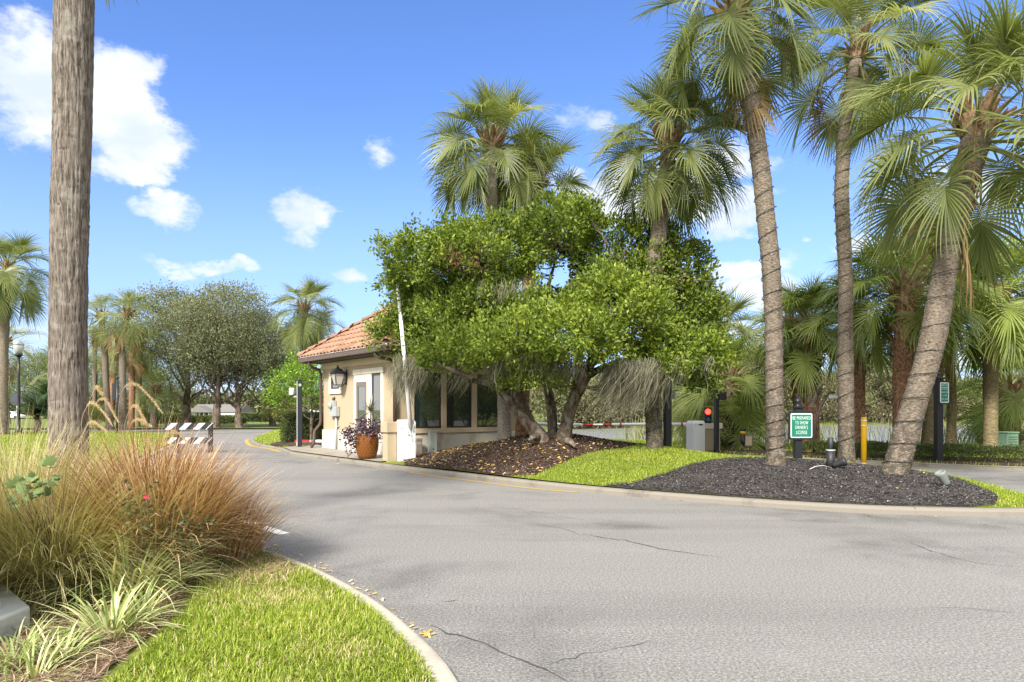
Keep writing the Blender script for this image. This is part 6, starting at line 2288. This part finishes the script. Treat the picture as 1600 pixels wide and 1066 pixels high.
LUMPS = [(690, 415, 92, 55, 16.6, 1.1), (645, 462, 46, 46, 17.7, .6), (604, 512, 26, 14, 17.7, .3), (760, 392, 82, 48, 15.6, 1.3), (880, 356, 60, 38, 15.6, 1.0), (962, 392, 78, 52, 15.9, .9), (1052, 425, 50, 62, 16.2, .9),
         (1084, 484, 34, 56, 15.9, .9), (725, 545, 72, 38, 14.9, .9), (662, 525, 58, 40, 17.7, .55), (820, 535, 66, 38, 14.0, .9), (905, 528, 76, 42, 13.9, 1.0), (985, 490, 76, 52, 14.6, 1.2), (1045, 555, 62, 36, 14.8, 1.0),
         (1103, 552, 28, 36, 14.9, .7), (770, 470, 58, 30, 15.9, .9), (935, 455, 48, 30, 16.0, .8), (690, 482, 68, 36, 16.8, .8), (830, 590, 50, 18, 14.6, .6), (1090, 590, 25, 22, 14.9, .5), (870, 475, 42, 18, 16.4, .6), (800, 475, 60, 36, 15.4, .8), (885, 492, 62, 28, 14.9, .8), (945, 445, 50, 36, 15.3, .8), (715, 485, 55, 36, 15.8, .8), (1005, 440, 46, 44, 15.5, .8)]
WL = []
for (px, py, rx, ry, Y, ry_) in LUMPS:
    c = tl(px, py, Y)
    WL.append((c[0], c[1], c[2], .98 * rx / FPX * Y, ry_, .97 * ry / FPX * Y))
P, D = lump_points(WL, 20000, rng, shell=.24, rough=.36, floor=-.95)
# small loose flushes of new growth break the outline
fl = rng.choice(len(P), 90, replace=False)
FP = P[fl] + D[fl] * rng.uniform(.05, .32, (90, 1))
P = np.concatenate([P, np.repeat(FP, 9, 0) + rng.normal(0, .10, (810, 3))])
D = np.concatenate([D, np.repeat(D[fl], 9, 0)])
hole = ((P[:, 0] - tl(880, 428, 15.4)[0]) ** 2 / .42 ** 2 + (P[:, 2] - tl(880, 428, 15.4)[2]) ** 2 / .22 ** 2) < 1
hole2 = ((P[:, 0] - tl(815, 447, 15.4)[0]) ** 2 / .25 ** 2 + (P[:, 2] - tl(815, 447, 15.4)[2]) ** 2 / .2 ** 2) < 1
P, D = P[~hole & ~hole2], D[~hole & ~hole2]
rdead = (np.abs(P[:, 0] - tl(728, 415, 15)[0]) < .42) & (np.abs(P[:, 2] - tl(728, 415, 15)[2]) < .32) & (P[:, 1] < 0) & (rng.random(len(P)) < .8)
# leaf tint: random, in patches, and a step lighter towards the front
tb = np.clip(rng.random(len(P)) * .34 + .10 * np.sin(P[:, 0] * 5.1 + 2 * np.sin(P[:, 2] * 4.3)) * np.sin(P[:, 2] * 6.7 + P[:, 1] * 3.1) + .10 + .10 * (P[:, 1] < -.9), 0, .6)
V, Q, tt = leaf_cloud(P[~rdead], D[~rdead], 11, .10, .075, rng, .45, .50, tint_base=tb[~rdead], sidew=.75)
tag(new_obj('foliage', np_mesh('foliage', V, Q, M['leaf'], tt), tree), kind='stuff')
V, Q, tt = leaf_cloud(P[rdead], D[rdead], 7, .08, .06, rng, .1, .40)
tag(new_obj('dead_foliage', np_mesh('dead_foliage', V, Q, M['leaf_brown'], tt), tree, ), kind='stuff')
tree.children[-1]['label'] = 'patch of dead brown leaves'
# twigs from the limbs out to the leaves
ends = P[rng.choice(len(P), 420, replace=False)]
allp = np.concatenate([l_[0].reshape(-1, 3)[::14] for l_ in limbs])
for e in ends:
    d_ = np.linalg.norm(allp - e, axis=1) + .9 * np.clip(allp[:, 2] - e[2], 0, 9) * 2
    s_ = allp[int(np.argmin(d_ + (np.linalg.norm(allp - e, axis=1) < .3) * 5))]
    L_ = np.linalg.norm(e - s_)
    if L_ < 2.4:
        limbs.append(tube_np(branch_path(s_, e, rng, 7, .28), np.linspace(.012 + .010 * L_, .004, 7), 4))
V, Q = join(limbs)
new_obj('trunk', np_mesh('trunk', V, Q, M['tree_bark'], smooth=True), tree)
p = tl(788, 573, 14.85)
MB().tube([p + np.array([0, -.02, -.05]), p + np.array([.01, -.03, .16])], .035, 8).build('pruning_mark', M['red'], tree)


def moss(label, px, py, Y, w, drop, n, lean, seed):
    g = np.random.default_rng(seed)
    c = at(px, py, Y)
    t = thing('spanish_moss', label, 'moss', tuple(c), 0, 'beards of moss hanging in the gnarled tree')
    b = np.stack([g.uniform(-w, w, n), g.normal(0, .28, n), g.uniform(-.12, .16, n)], 1)
    k = g.integers(0, max(4, n // 30), n)
    cx = g.uniform(-w, w, k.max() + 1)
    b[:, 0] = cx[k] + g.normal(0, .07, n)
    bl = g.uniform(.35, 1.0, k.max() + 1)
    L_ = drop * g.uniform(.25, 1.0, n) * bl[k] * (.6 + .4 * np.cos(b[:, 0] / w * 1.3))
    st = 8
    pos = b.copy()
    VV_ = []
    wv = g.uniform(.002, .006, n)
    ln = lean * g.uniform(.2, 1.5, n) + g.normal(0, .22, n)
    ph = g.random(n) * 6.28
    for j in range(st):
        f = j / (st - 1)
        pos = pos + np.stack([ln * f + .34 * np.sin(ph + f * (7 + 3 * np.cos(ph))), .26 * np.cos(ph * 1.7 + f * 8), -np.ones(n)], 1) * (L_ / (st - 1))[:, None] * (1 if j else 0)
        ww = (wv * np.interp(f, [0, .5, 1], [.9, 1.1, .25]))[:, None]
        sd_ = np.stack([np.cos(ph + f * 2), np.sin(ph + f * 2), 0 * ph], 1)
        VV_.append(np.stack([pos - sd_ * ww, pos + sd_ * ww], 1))
    V_ = np.stack(VV_, 1).reshape(-1, 3)
    q = np.concatenate([np.stack([np.arange(n) * st * 2 + j * 2 + d for d in (0, 1, 3, 2)], 1) for j in range(st - 1)])
    tag(new_obj('strands', np_mesh('strands', V_, q, M['moss'], np.repeat(g.random(n), st * 2)), t), kind='stuff')


moss('long grey moss beard over the raised barrier arm', 655, 562, 17.0, .50, 1.15, 1300, -.45, 1)
moss('ragged grey moss hanging below leftmost leaf tip', 632, 580, 17.1, .25, 1.25, 700, -.22, 2)
moss('thin moss wisps before the middle window', 715, 585, 15.6, .38, .6, 260, -.7, 3)
moss('moss beard high in the crown near slim palm trunk', 790, 452, 15.0, .55, .6, 420, -.35, 4)
moss('faint moss tuft high at left of the crown', 700, 470, 16.2, .40, .42, 160, -.2, 5)
moss('wide moss fringe under crown above the left trunk', 805, 565, 14.5, .60, .8, 1300, -.15, 6)
moss('moss fringe between middle and right trunks', 870, 570, 14.5, .50, .75, 1000, -.2, 7)
moss('long slanting moss curtain right of the right trunk', 985, 572, 14.3, .50, 1.35, 2200, -.85, 8)
moss('dense moss curtain left of the tall camera post', 1020, 580, 14.5, .42, 1.15, 1600, -.75, 9)
moss('moss beard over the top of the tall camera post', 1072, 566, 14.4, .40, .6, 800, -.35, 10)
moss('thin moss beard at lower right end of crown', 1090, 580, 14.9, .2, .6, 200, -.5, 11)
moss('small moss tuft beneath right crown in front of palm', 960, 480, 14.0, .35, .4, 110, -.2, 12)

# ------------------------------------------------------------------ broad trees and shrubs
OAK = [tree_meshes(301, 9.6, 4.6, 'leaf_oak', 'oak_bark', .26, 15, 7000, 5, .15, .34, spread=.20), tree_meshes(302, 9.0, 4.2, 'leaf_oak', 'oak_bark', .28, 14, 6500, 5, .15, .32, spread=.20)]
SHORE = [tree_meshes(311, 9.0, 3.4, 'leaf_shore', 'oak_bark', .2, 13, 3200, 5, .24, .22, spread=.26), tree_meshes(312, 7.6, 3.8, 'leaf_olive', 'oak_bark', .15, 12, 3000, 5, .24, .2, spread=.26),
         tree_meshes(313, 8.0, 3.6, 'leaf_dull', 'oak_bark', .15, 12, 2800, 5, .24, .2, spread=.28), tree_meshes(314, 10.5, 3.0, 'leaf_shore', 'oak_bark', .3, 11, 2600, 5, .26, .2, spread=.3)]
PINE = [tree_meshes(321, 8.5, 3.4, 'leaf_pine', 'oak_bark', .35, 10, 1300, 6, .30, .18, spread=.26, wid=.18), tree_meshes(322, 7.5, 3.0, 'leaf_pine', 'oak_bark', .3, 9, 1100, 6, .30, .16, spread=.26, wid=.18)]
BUSH = tree_meshes(331, 2.6, 1.5, 'leaf_bright', 'tree_bark', .35, 9, 1500, 6, .085, .06, spread=.08)
BUSH2 = tree_meshes(332, 2.0, 1.6, 'leaf_olive', 'tree_bark', .05, 9, 1300, 6, .10, .05, spread=.10)

GO = 'live oaks beside the street'
for (lab, px, py, Y, k, s, rz) in (('tall oak with dark leaning trunk, leftmost of the oaks', 291, 663, 56.0, 0, 1.16, 20), ('central oak with the widest grey green crown', 336, 668, 49.5, 1, 1.10, 100),
                                   ('oak with straight brown trunk at right of the oaks', 373, 669, 50.0, 0, .86, 200), ('smaller oak near the bright shrub at right', 426, 668, 54.0, 1, .86, 300)):
    p = at(px, py, Y)
    plant_tree('oak_tree', lab, 'tree', OAK[k], (p.x, Y, .0), s, rad(rz), GO)
for (lab, X, Y, k, s, rz) in (('oak beyond the right edge, seen mirrored in windows', 21, 9, 0, .8, 0), ('second oak mirrored in the gatehouse windows', 27, 4, 1, .85, 50), ('third oak mirrored in the gatehouse windows', 25, 14.5, 1, .8, 150)):
    plant_tree('oak_tree', lab, 'tree', OAK[k], (X, Y, .0), s, rad(rz), GO)
p = at(452, 690, 24.6)
plant_tree('small_tree', 'small bright green tree over hedge at gatehouse corner', 'tree', BUSH, (p.x + .55, 25.4, .15), 1.22, rad(40), None, 1.25)
for (lab, X, Y, s, rz) in (('shrub beyond the right edge mirrored in left window', 17.5, 11.5, 1.3, 0), ('shrub beyond the right edge mirrored in middle window', 20, 13.2, 1.5, 80), ('shrub beyond the right edge mirrored in right window', 22, 14.8, 1.4, 150), ('tall shrub beyond the right edge mirrored in windows', 26, 10.2, 2.0, 20)):
    plant_tree('round_shrub', lab, 'shrub', BUSH2, (X, Y, .05), s, rad(rz), 'shrubs mirrored in the windows')
# clipped hedge left of the gatehouse
rng = np.random.default_rng(44)


def hedge(name, label, cat, c, size, rz, seed, m='leaf_hedge', n=2600, leaf=.055, group=None):
    g = np.random.default_rng(seed)
    t = thing(name, label, cat, c, rz, group)
    sx, sy, sz = size
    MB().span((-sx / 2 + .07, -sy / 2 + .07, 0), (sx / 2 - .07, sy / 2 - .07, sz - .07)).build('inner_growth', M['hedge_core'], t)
    ar = np.array([sx * sz, sx * sz, sy * sz, sy * sz, sx * sy * 1.2])
    k = g.choice(5, n, p=ar / ar.sum())
    a, b = g.uniform(-.5, .5, n), g.uniform(-.5, .5, n)
    P_ = np.zeros((n, 3))
    N_ = np.zeros((n, 3))
    for i, (nx_, ny_, nz_) in enumerate(((0, -1, 0), (0, 1, 0), (-1, 0, 0), (1, 0, 0), (0, 0, 1))):
        s_ = k == i
        if i < 2:
            P_[s_] = np.stack([a[s_] * sx, np.full(s_.sum(), ny_ * sy / 2), (b[s_] + .5) * sz], 1)
        elif i < 4:
            P_[s_] = np.stack([np.full(s_.sum(), nx_ * sx / 2), a[s_] * sy, (b[s_] + .5) * sz], 1)
        else:
            P_[s_] = np.stack([a[s_] * sx, b[s_] * sy, np.full(s_.sum(), sz)], 1)
        N_[s_] = (nx_, ny_, nz_)
    P_ += g.normal(0, .03, P_.shape)
    V_, Q_, t_ = leaf_cloud(P_, N_, 5, leaf, .035, g, .25, .5)
    tag(new_obj('foliage', np_mesh('foliage', V_, Q_, M[m], t_), t), kind='stuff')
    return t


hedge('clipped_hedge', 'square clipped dark green hedge left of gatehouse', 'hedge', (at(477, 690, 26.2).x - .05, 26.3, .12), (1.55, 1.0, 1.08), rad(24), 45)
for i, (lab, px, py, Y, sz) in enumerate((('low far hedge before the white bungalow porch', 322, 661, 90, (5.2, 2, .75)), ('long far hedge in front of white garage', 350, 662, 84, (4.6, 2, .8)), ('far hedge right of the straight oak trunk', 405, 659, 95, (6, 2, 1.0)),
                                          ('pale far hedge left of the tall oak', 262, 662, 80, (4, 2, 1.0)))):
    p = at(px, py, Y)
    hedge('clipped_hedge', lab, 'hedge', (p.x, Y, p.z), sz, 0, 400 + i, 'leaf_hedge', 1100, .22, 'far hedges by the white houses')
rng = np.random.default_rng(46)
FAR_HEDGE = round_poly([(8.3, 20.1), (8.9, 19.05), (10.2, 18.1), (12.2, 16.75), (16, 15.0), (24, 12.4), (25, 14.6), (17, 17.2), (13, 18.9), (10.6, 20.2), (9.1, 20.9)], True, 3)
x, y = rng.uniform(8, 22, 60000), rng.uniform(12.4, 21, 60000)
ok = in_poly(x, y, FAR_HEDGE) & (np.abs(x) < .82 * y)
x, y = x[ok][:14000], y[ok][:14000]
d_ = poly_dist(x, y, FAR_HEDGE)
z = HR(x, y) + np.clip(d_ / .35, 0, 1) ** .5 * (.30 + .05 * np.sin(x * 2.3) * np.cos(y * 3.1)) * rng.uniform(.75, 1.05, len(x))
V, Q, tt = leaf_cloud(np.stack([x, y, z], 1), np.tile([0, -.3, 1.0], (len(x), 1)), 4, .055, .03, rng, .3, .5)
tag(new_obj('groundcover', np_mesh('groundcover', V, Q, M['leaf_hedge'], tt)), kind='stuff')
# reeds along the near shore
n = 2600
sx_ = np.array([(5.6, 35), (8.5, 30.6), (12, 29.8), (20, 30.2), (30, 29.6), (36, 28.6)])
k = rng.random(n) * (len(sx_) - 1)
i0 = k.astype(int)
bp = sx_[i0] * (1 - (k - i0))[:, None] + sx_[i0 + 1] * (k - i0)[:, None] + rng.normal(0, .5, (n, 2))
clumpy = np.sin(bp[:, 0] * 1.1) + .5 * np.sin(bp[:, 0] * 2.9) + rng.normal(0, .5, n) + (bp[:, 0] > 16) * .5 > 0
bp = bp[clumpy]
n = len(bp)
V, Q, tt = blades(np.c_[bp, np.full(n, -.35)], rng.random(n) * 6.28, np.radians(rng.normal(80, 7, n)), rng.uniform(.7, 1.7, n), np.full(n, .035), rng.uniform(.1, .9, n), rng, 5)
tag(new_obj('reeds', np_mesh('reeds', V, Q, M['reed'], tt)), kind='stuff')
for i, (px, Y) in enumerate(((1595, 24.5), (1543, 24.0), (1560, 26.0))):
    p = at(px, 700, Y)
    b_ = plant_tree('low_shrub', ('dark low shrub at right of green cabinet', 'dark low shrub at left of green cabinet', 'low shrub behind the green cabinet')[i], 'shrub', BUSH2, (p.x, Y, .0), (.30, .22, .3)[i], rad(70 * i), 'low shrubs round green cabinet')

# far shore: each tree a thing, then a wood behind that reads as one mass
GS = 'trees along the far lake shore'
shore = [(560, 82, 0, .9), (640, 84, 3, .8), (880, 76, 1, .55), (905, 80, 0, .8), (935, 74, 1, .62), (958, 78, 2, .66), (985, 76, 1, .75), (1012, 80, 1, .85), (1040, 77, 0, .8), (1062, 82, 2, .95), (1085, 80, 0, .9), (1110, 84, 3, .8), (1150, 84, 0, .95), (1178, 86, 3, .95), (1205, 84, 2, .9),
         (1235, 84, 0, .85), (1262, 86, 2, .85), (1290, 88, 1, .82), (1318, 86, 0, .85), (1352, 88, 2, .85), (1378, 86, 0, 1.05), (1404, 90, 2, .95), (1432, 90, 1, .8), (1460, 92, 0, .8), (1490, 92, 1, .72), (1520, 94, 0, .72), (1552, 94, 2, .72), (1584, 96, 0, .75), (1620, 96, 1, .8), (1660, 98, 0, .85)]
words_ = {0: 'grey green rounded shore tree', 1: 'yellow green bushy shore tree', 2: 'brownish half bare shore tree', 3: 'tall thin crowned shore tree'}
marks = [(700, 'behind the gatehouse'), (900, 'just right of the gnarled trunks'), (1000, 'under the slanting moss curtain'), (1070, 'beside the tall camera post'), (1130, 'behind the reader post'), (1215, 'left of the wired palm'), (1300, 'behind the driver\'s license sign'),
         (1360, 'behind the yellow post'), (1440, 'between stout palm and leaning palm'), (1500, 'behind the caution sign'), (1570, 'behind the straight palm'), (1999, 'at the right edge')]
used = {}
rr_ = random.Random(9)
for (px, Y, k, s) in shore:
    p = at(px, 668, Y)
    place = next(m_ for lim_, m_ in marks if px < lim_)
    lab = f'{words_[k]} {place}'
    used[lab] = used.get(lab, 0) + 1
    if used[lab] > 1:
        lab = lab.replace('shore tree', 'second shore tree')
    plant_tree('shore_tree', lab, 'tree', SHORE[k], (p.x, Y, -.55), s, rad(rr_.uniform(0, 360)), GS, s * rr_.uniform(.85, 1.05))
GP = 'pines on the left horizon'
for (lab, px, Y, k, s) in (('airy pine behind the street lamp', 15, 88, 0, .85), ('airy pine between street lamp and foreground trunk', 62, 80, 1, 1.15), ('airy pine touching the foreground trunk', 92, 84, 0, 1.1), ('airy pine right of foreground trunk', 150, 86, 1, 1.2),
                           ('airy pine behind the roadside palm group', 185, 80, 0, 1.05), ('pine left of the tall oak', 235, 88, 1, 1.05), ('pine half hidden by the tall oak', 262, 92, 0, .9), ('low pine at far left edge', -12, 92, 1, .9)):
    p = at(px, 668, Y)
    plant_tree('pine_tree', lab, 'tree', PINE[k], (p.x, Y, -.6), s, rad(px * 7), GP)
# shrubs by the far road
for (lab, px, py, Y, s) in (('round shrub between road and palms', 150, 668, 50, .75), ('round shrub right of black sign post', 172, 667, 54, .7), ('low shrub under the palmetto', 210, 667, 54, .75), ('dry shrub by the right oak', 447, 670, 52, 1.1), ('dark shrub beside right oak trunk', 437, 668, 60, .8)):
    p = at(px, py, Y)
    plant_tree('round_shrub', lab, 'shrub', BUSH2, (p.x, Y, .0), s, rad(px * 3), 'shrubs beyond the road')


def wood(name, pts, hmin, hmax, n, leaf, m, seed):
    g = np.random.default_rng(seed)
    P_ = np.array(pts, float)
    k_ = g.random(n) * (len(P_) - 1)
    i_ = k_.astype(int)
    b_ = P_[i_] * (1 - (k_ - i_))[:, None] + P_[i_ + 1] * (k_ - i_)[:, None]
    top_ = hmin + (hmax - hmin) * (.5 + .28 * np.sin(k_ * 9.1 + 1) + .22 * np.sin(k_ * 23.7))
    z_ = top_ * np.sqrt(g.random(n))
    b_ = b_ + g.normal(0, 3.0 if leaf > .6 else 1.1, (n, 2))
    b_[:, 1] += 1.5 * (leaf <= .6)
    V_, Q_, t_ = leaf_cloud(np.c_[b_, z_ - (1.5 if leaf > .6 else .6)], np.tile([0, -.7, .5], (n, 1)), 5, leaf, leaf * 1.1, g, .3, .5)
    tag(new_obj(name, np_mesh(name, V_, Q_, M[m], t_)), kind='stuff')


wood('far_wood', [(-14, 104), (0, 106), (20, 104), (40, 106), (70, 108), (100, 112), (140, 112)], 4.5, 7.5, 11000, .75, 'leaf_shore', 71)
wood('shore_thicket', [(3, 63.5), (10, 70.8), (22, 78.8), (40, 85), (70, 89), (112, 89)], 3.2, 5.8, 15000, .30, 'leaf_shore', 74)
wood('shore_thicket', [(4, 64.5), (12, 71), (30, 81), (60, 88), (100, 90)], 2.0, 4.2, 7000, .30, 'leaf_dull', 75)
wood('far_wood', [(75, 34), (64, 12), (60, -10), (66, -40), (40, -75), (0, -85), (-50, -75), (-95, -40)], 5.5, 9.0, 9000, .8, 'leaf_oak', 73)
wood('far_wood', [(-190, 190), (-140, 185), (-100, 190), (-60, 185), (-30, 180), (-10, 170)], 4.0, 8.0, 7000, 1.1, 'leaf_shore', 72)

# ------------------------------------------------------------------ foreground planting
def gz(x, y):
    return float(HL(np.array([x]), np.array([y]))[0])


def skew(lo, hi_):
    return lambda g, n: np.clip(g.normal((lo + hi_) / 2, (hi_ - lo) / 3.2, n), 0, 1)


BX, BY = -3.12, 5.9
clump('bronze_grass', 'large bronze fountain grass mound beside the road kerb', 'ornamental grass', (BX + .08, BY, gz(BX, BY)), 4000, .34, (.70, 1.28), .0115, M['bronze'], 501, (58, 92), (.2, 1.35), 'bronze fountain grasses', (.0, -.02), 7, skew(.15, 1.0), wob=1.3)
clump('bronze_grass', 'reddish bronze fountain grass behind, with arching plumes', 'ornamental grass', (-3.42, 6.35, gz(-3.4, 6.3)), 1300, .28, (.9, 1.5), .0085, M['bronze'], 502, (62, 90), (.2, 1.1), 'bronze fountain grasses', (.02, 0), 7, skew(.0, .8))
clump('bronze_grass', 'straw coloured grass at the road side of the mound', 'ornamental grass', (-2.62, 6.35, gz(-2.6, 6.3)), 800, .22, (.45, .9), .0085, M['bronze'], 503, (60, 88), (.3, 1.5), 'bronze fountain grasses', (.04, 0), 6, skew(.35, 1.0))


def plume(root, pts, seed):
    g = np.random.default_rng(seed)
    P_ = smooth_path(np.array([np.array(at(*q)) - np.array(root.location) for q in pts]), 40)
    V0, Q0 = tube_np(P_, np.linspace(.0035, .002, 40), 4)
    tip = P_[20:]
    n_ = 1300
    k_ = g.integers(0, len(tip), n_)
    T_ = norm(np.gradient(tip, axis=0))[k_]
    r_ = norm(g.normal(0, 1, (n_, 3)))
    d2 = norm(T_ * 1.1 + r_ * .8)
    A_ = norm(np.cross(d2, r_))
    l_ = g.uniform(.012, .036, n_)[:, None] * np.interp(k_, [0, 4, 14, 19], [.35, 1, .8, .2])[:, None]
    b_ = tip[k_] + g.normal(0, .003, (n_, 3))
    V1 = np.stack([b_ - A_ * .0010, b_ + A_ * .0010, b_ + d2 * l_ + A_ * .0004, b_ + d2 * l_ - A_ * .0004], 1).reshape(-1, 3)
    Q1 = np.arange(n_ * 4).reshape(-1, 4) + len(V0)
    tag(new_obj('plume', np_mesh('plume', np.concatenate([V0, V1]), np.concatenate([Q0, Q1]), M['plume'], np.concatenate([np.full(len(V0), .2), np.repeat(g.random(n_), 4)])), root))


pr = bpy.data.objects['bronze_grass.001']
for i, (x0, y0, x1, y1) in enumerate(((194, 603, 246, 642), (151, 626, 190, 654), (136, 632, 166, 658), (203, 637, 232, 662), (206, 658, 240, 676), (136, 662, 164, 672), (262, 677, 296, 700), (147, 607, 162, 626), (222, 690, 252, 716))):
    xm_ = x0 + (x1 - x0) * .35
    j_ = random.Random(i).uniform
    x1, y1 = x1 + j_(-8, 10), y1 + j_(-12, 8)
    q = [(x0 - 4 + 30 * (x0 < 170), 810, 6.3), (x0 - 8 + 12 * (x0 < 170), y0 + 95, 6.25), (x0 - 9, y0 + 34, 6.15), (x0, y0 + 3, 6.1), (xm_, y0 - 2, 6.0), (x0 + (x1 - x0) * .7, y0 + (y1 - y0) * .45, 5.95), (x1, y1, 5.9)]
    plume(pr, q, 520 + i)

clump('pale_grass', 'big pale green and straw grass mound by entrance column', 'ornamental grass', (-3.55, 5.35, gz(-3.5, 5.3)), 3000, .42, (.75, 1.4), .0055, M['palegrass'], 511, (46, 87), (.4, 1.7), 'pale feathery grasses', (.22, -.02), 7, skew(.1, .95))
clump('pale_grass', 'pale grass thicket between foreground palm and bronze grass', 'ornamental grass', (-3.75, 6.05, gz(-3.7, 6)), 1700, .38, (.7, 1.3), .0050, M['palegrass'], 512, (50, 86), (.4, 1.5), 'pale feathery grasses', (.26, 0), 6, skew(.1, .9))
clump('pale_grass', 'upright pale grass at left picture edge in front of trunk', 'ornamental grass', (-4.25, 5.75, gz(-4.2, 5.7)), 1500, .42, (.8, 1.5), .0048, M['palegrass'], 513, (68, 89), (.1, .9), 'pale feathery grasses', (.05, 0), 6, skew(.3, 1.0))
clump('pale_grass', 'low matted brown grass at foot of pale mound', 'ornamental grass', (-3.30, 4.95, gz(-3.3, 4.9)), 1200, .32, (.35, .75), .0050, M['palegrass'], 514, (25, 70), (.6, 2.0), 'pale feathery grasses', (.05, -.1), 6, skew(.0, .6))

GLL = 'variegated strap leaf tufts in pine straw'
lilies = [('largest variegated strap leaf tuft beside bronze grass', 200, 948, 5.02, 330, .20, .72, .017), ('variegated tuft in front of the largest one', 172, 1010, 4.22, 140, .11, .48, .015), ('narrow variegated tuft between the two bigger ones', 222, 985, 4.55, 60, .08, .36, .013),
          ('pale yellow tuft near bottom left corner', 92, 1050, 3.78, 85, .09, .34, .013), ('pale tuft at bottom left corner beside stone plinth', 22, 1050, 3.72, 80, .10, .36, .012), ('small pale tuft at bottom edge', 50, 1078, 3.5, 60, .09, .30, .012)]
for i, (lab, px, py, Y, n, r_, L_, w_) in enumerate(lilies):
    x = (px - 800) / FPX * Y
    clump('strap_leaf_tuft', lab, 'plant', (x, Y, gz(x, Y) + .01), n, r_, (L_ * .55, L_), w_, M['lily'], 530 + i, (35, 86), (.4, 1.7), GLL, (0, 0), 7, skew(.2, 1.0), wob=.45)
x = (215 - 800) / FPX * 5.3
clump('dry_leaf_litter', 'pale dry strap leaves lying beside the lawn edge', 'dry leaves', (-2.33, 4.55, gz(-2.3, 4.5)), 260, .3, (.12, .3), .007, M['needle'], 541, (2, 14), (.1, .5), None, (0, 0), 4, skew(.6, 1.0), wob=2)


def lobed_leaf(s):
    pts = []
    for k in range(5):
        a = rad(-80 + 40 * k + 90)
        R_ = (.7, .85, 1.0, .85, .7)[k] * s
        pts.append((math.cos(a) * R_, math.sin(a) * R_ + .25 * s))
        if k < 4:
            a2 = a + rad(20)
            pts.append((math.cos(a2) * s * .55, math.sin(a2) * s * .55 + .25 * s))
    pts = [(0, 0)] + pts
    mb_ = MB()
    n_ = len(pts)
    mb_._add([(0, .3 * s, .04 * s)] + [(px_, py_, -.10 * (px_ ** 2 + (py_ - .25 * s) ** 2) / s) for px_, py_ in pts], [(0, 1 + k, 1 + (k + 1) % n_) for k in range(n_)], True)
    me_ = mb_.mesh('leaf', M['vine_leaf'])
    at_ = me_.attributes.new('tint', 'FLOAT', 'POINT')
    at_.data.foreach_set('value', [.45] * len(me_.vertices))
    return me_


LL = lobed_leaf(.068)
p = at(55, 790, 5.0)
t = thing('lobed_vine', 'green maple like vine with lobed leaves among pale grass', 'vine', (p.x, 5.0, gz(p.x, 5.0)))
r_ = random.Random(17)
stems = MB()
base = Vector((.1, .1, 0))
for k in range(34):
    px_, py_ = r_.gauss(60, 17), r_.gauss(757, 15)
    if k > 28:
        px_, py_ = r_.uniform(2, 30), r_.uniform(760, 790)
    e = at(px_, py_, 4.9 + r_.uniform(-.12, .2)) - Vector(t.location)
    if k % 3 == 0:
        stems.tube([base, base.lerp(e, .6) + Vector((0, 0, .08)), e], [.006, .004, .002], 4)
    o = new_obj('leaf', LL, t, e, (rad(r_.uniform(10, 85)), rad(r_.uniform(-35, 35)), rad(r_.uniform(-70, 70))))
    o.scale = (r_.uniform(.6, 1.25),) * 3
stems.build('stems', M['stem'], t)


def rose(label, px, py, Y, flower, seed, n=60):
    g = np.random.default_rng(seed)
    p_ = at(px, py, Y)
    t_ = thing('rose_bush', label, 'rose', (p_.x, Y, gz(p_.x, Y)), 0, 'small roses among the grasses')
    z_ = p_.z - t_.location.z
    P_ = np.stack([g.normal(0, .10, n), g.normal(0, .05, n), z_ + g.normal(0, .10, n)], 1)
    V_, Q_, tt_ = leaf_cloud(P_, norm(g.normal(0, 1, (n, 3)) + [0, -.6, .4]), 4, .045, .03, g, .2, .55)
    tag(new_obj('leaves', np_mesh('leaves', V_, Q_, M['rose_leaf'], tt_), t_), kind='stuff')
    mb_ = MB()
    for k in range(7):
        e_ = P_[k]
        mb_.tube([(0, .05, 0), (e_[0] * .5, e_[1] * .5, e_[2] * .6), tuple(e_)], [.006, .004, .002], 4)
    mb_.build('stems', M['stem'], t_)
    if flower:
        f_ = at(*flower) - Vector(t_.location)
        mb_ = MB()
        for k in range(9):
            a_ = k * 2.4
            q_ = .006 + .006 * (k / 9)
            mb_._add([tuple(f_), tuple(f_ + Vector((math.cos(a_) * q_ - 0.008 * math.sin(a_), -.010, math.sin(a_) * q_ + .008 * math.cos(a_)))), tuple(f_ + Vector((math.cos(a_) * q_ * 2.0, -.006, math.sin(a_) * q_ * 2.0))), tuple(f_ + Vector((math.cos(a_) * q_ + 0.008 * math.sin(a_), -.010, math.sin(a_) * q_ - .008 * math.cos(a_))))], [(0, 1, 2, 3)])
        mb_.build('flower', M['petal'], t_)
        MB().tube([tuple(f_ + Vector((0, .02, -.25))), tuple(f_)], [.004, .003], 4).build('flower_stem', M['stem'], t_)


rose('rose with one small pink flower beside bronze grass', 214, 805, 5.15, (229, 776, 5.05), 601, 40)
rose('flowerless rose leaves in front of bronze grass', 288, 826, 5.3, None, 602, 40)
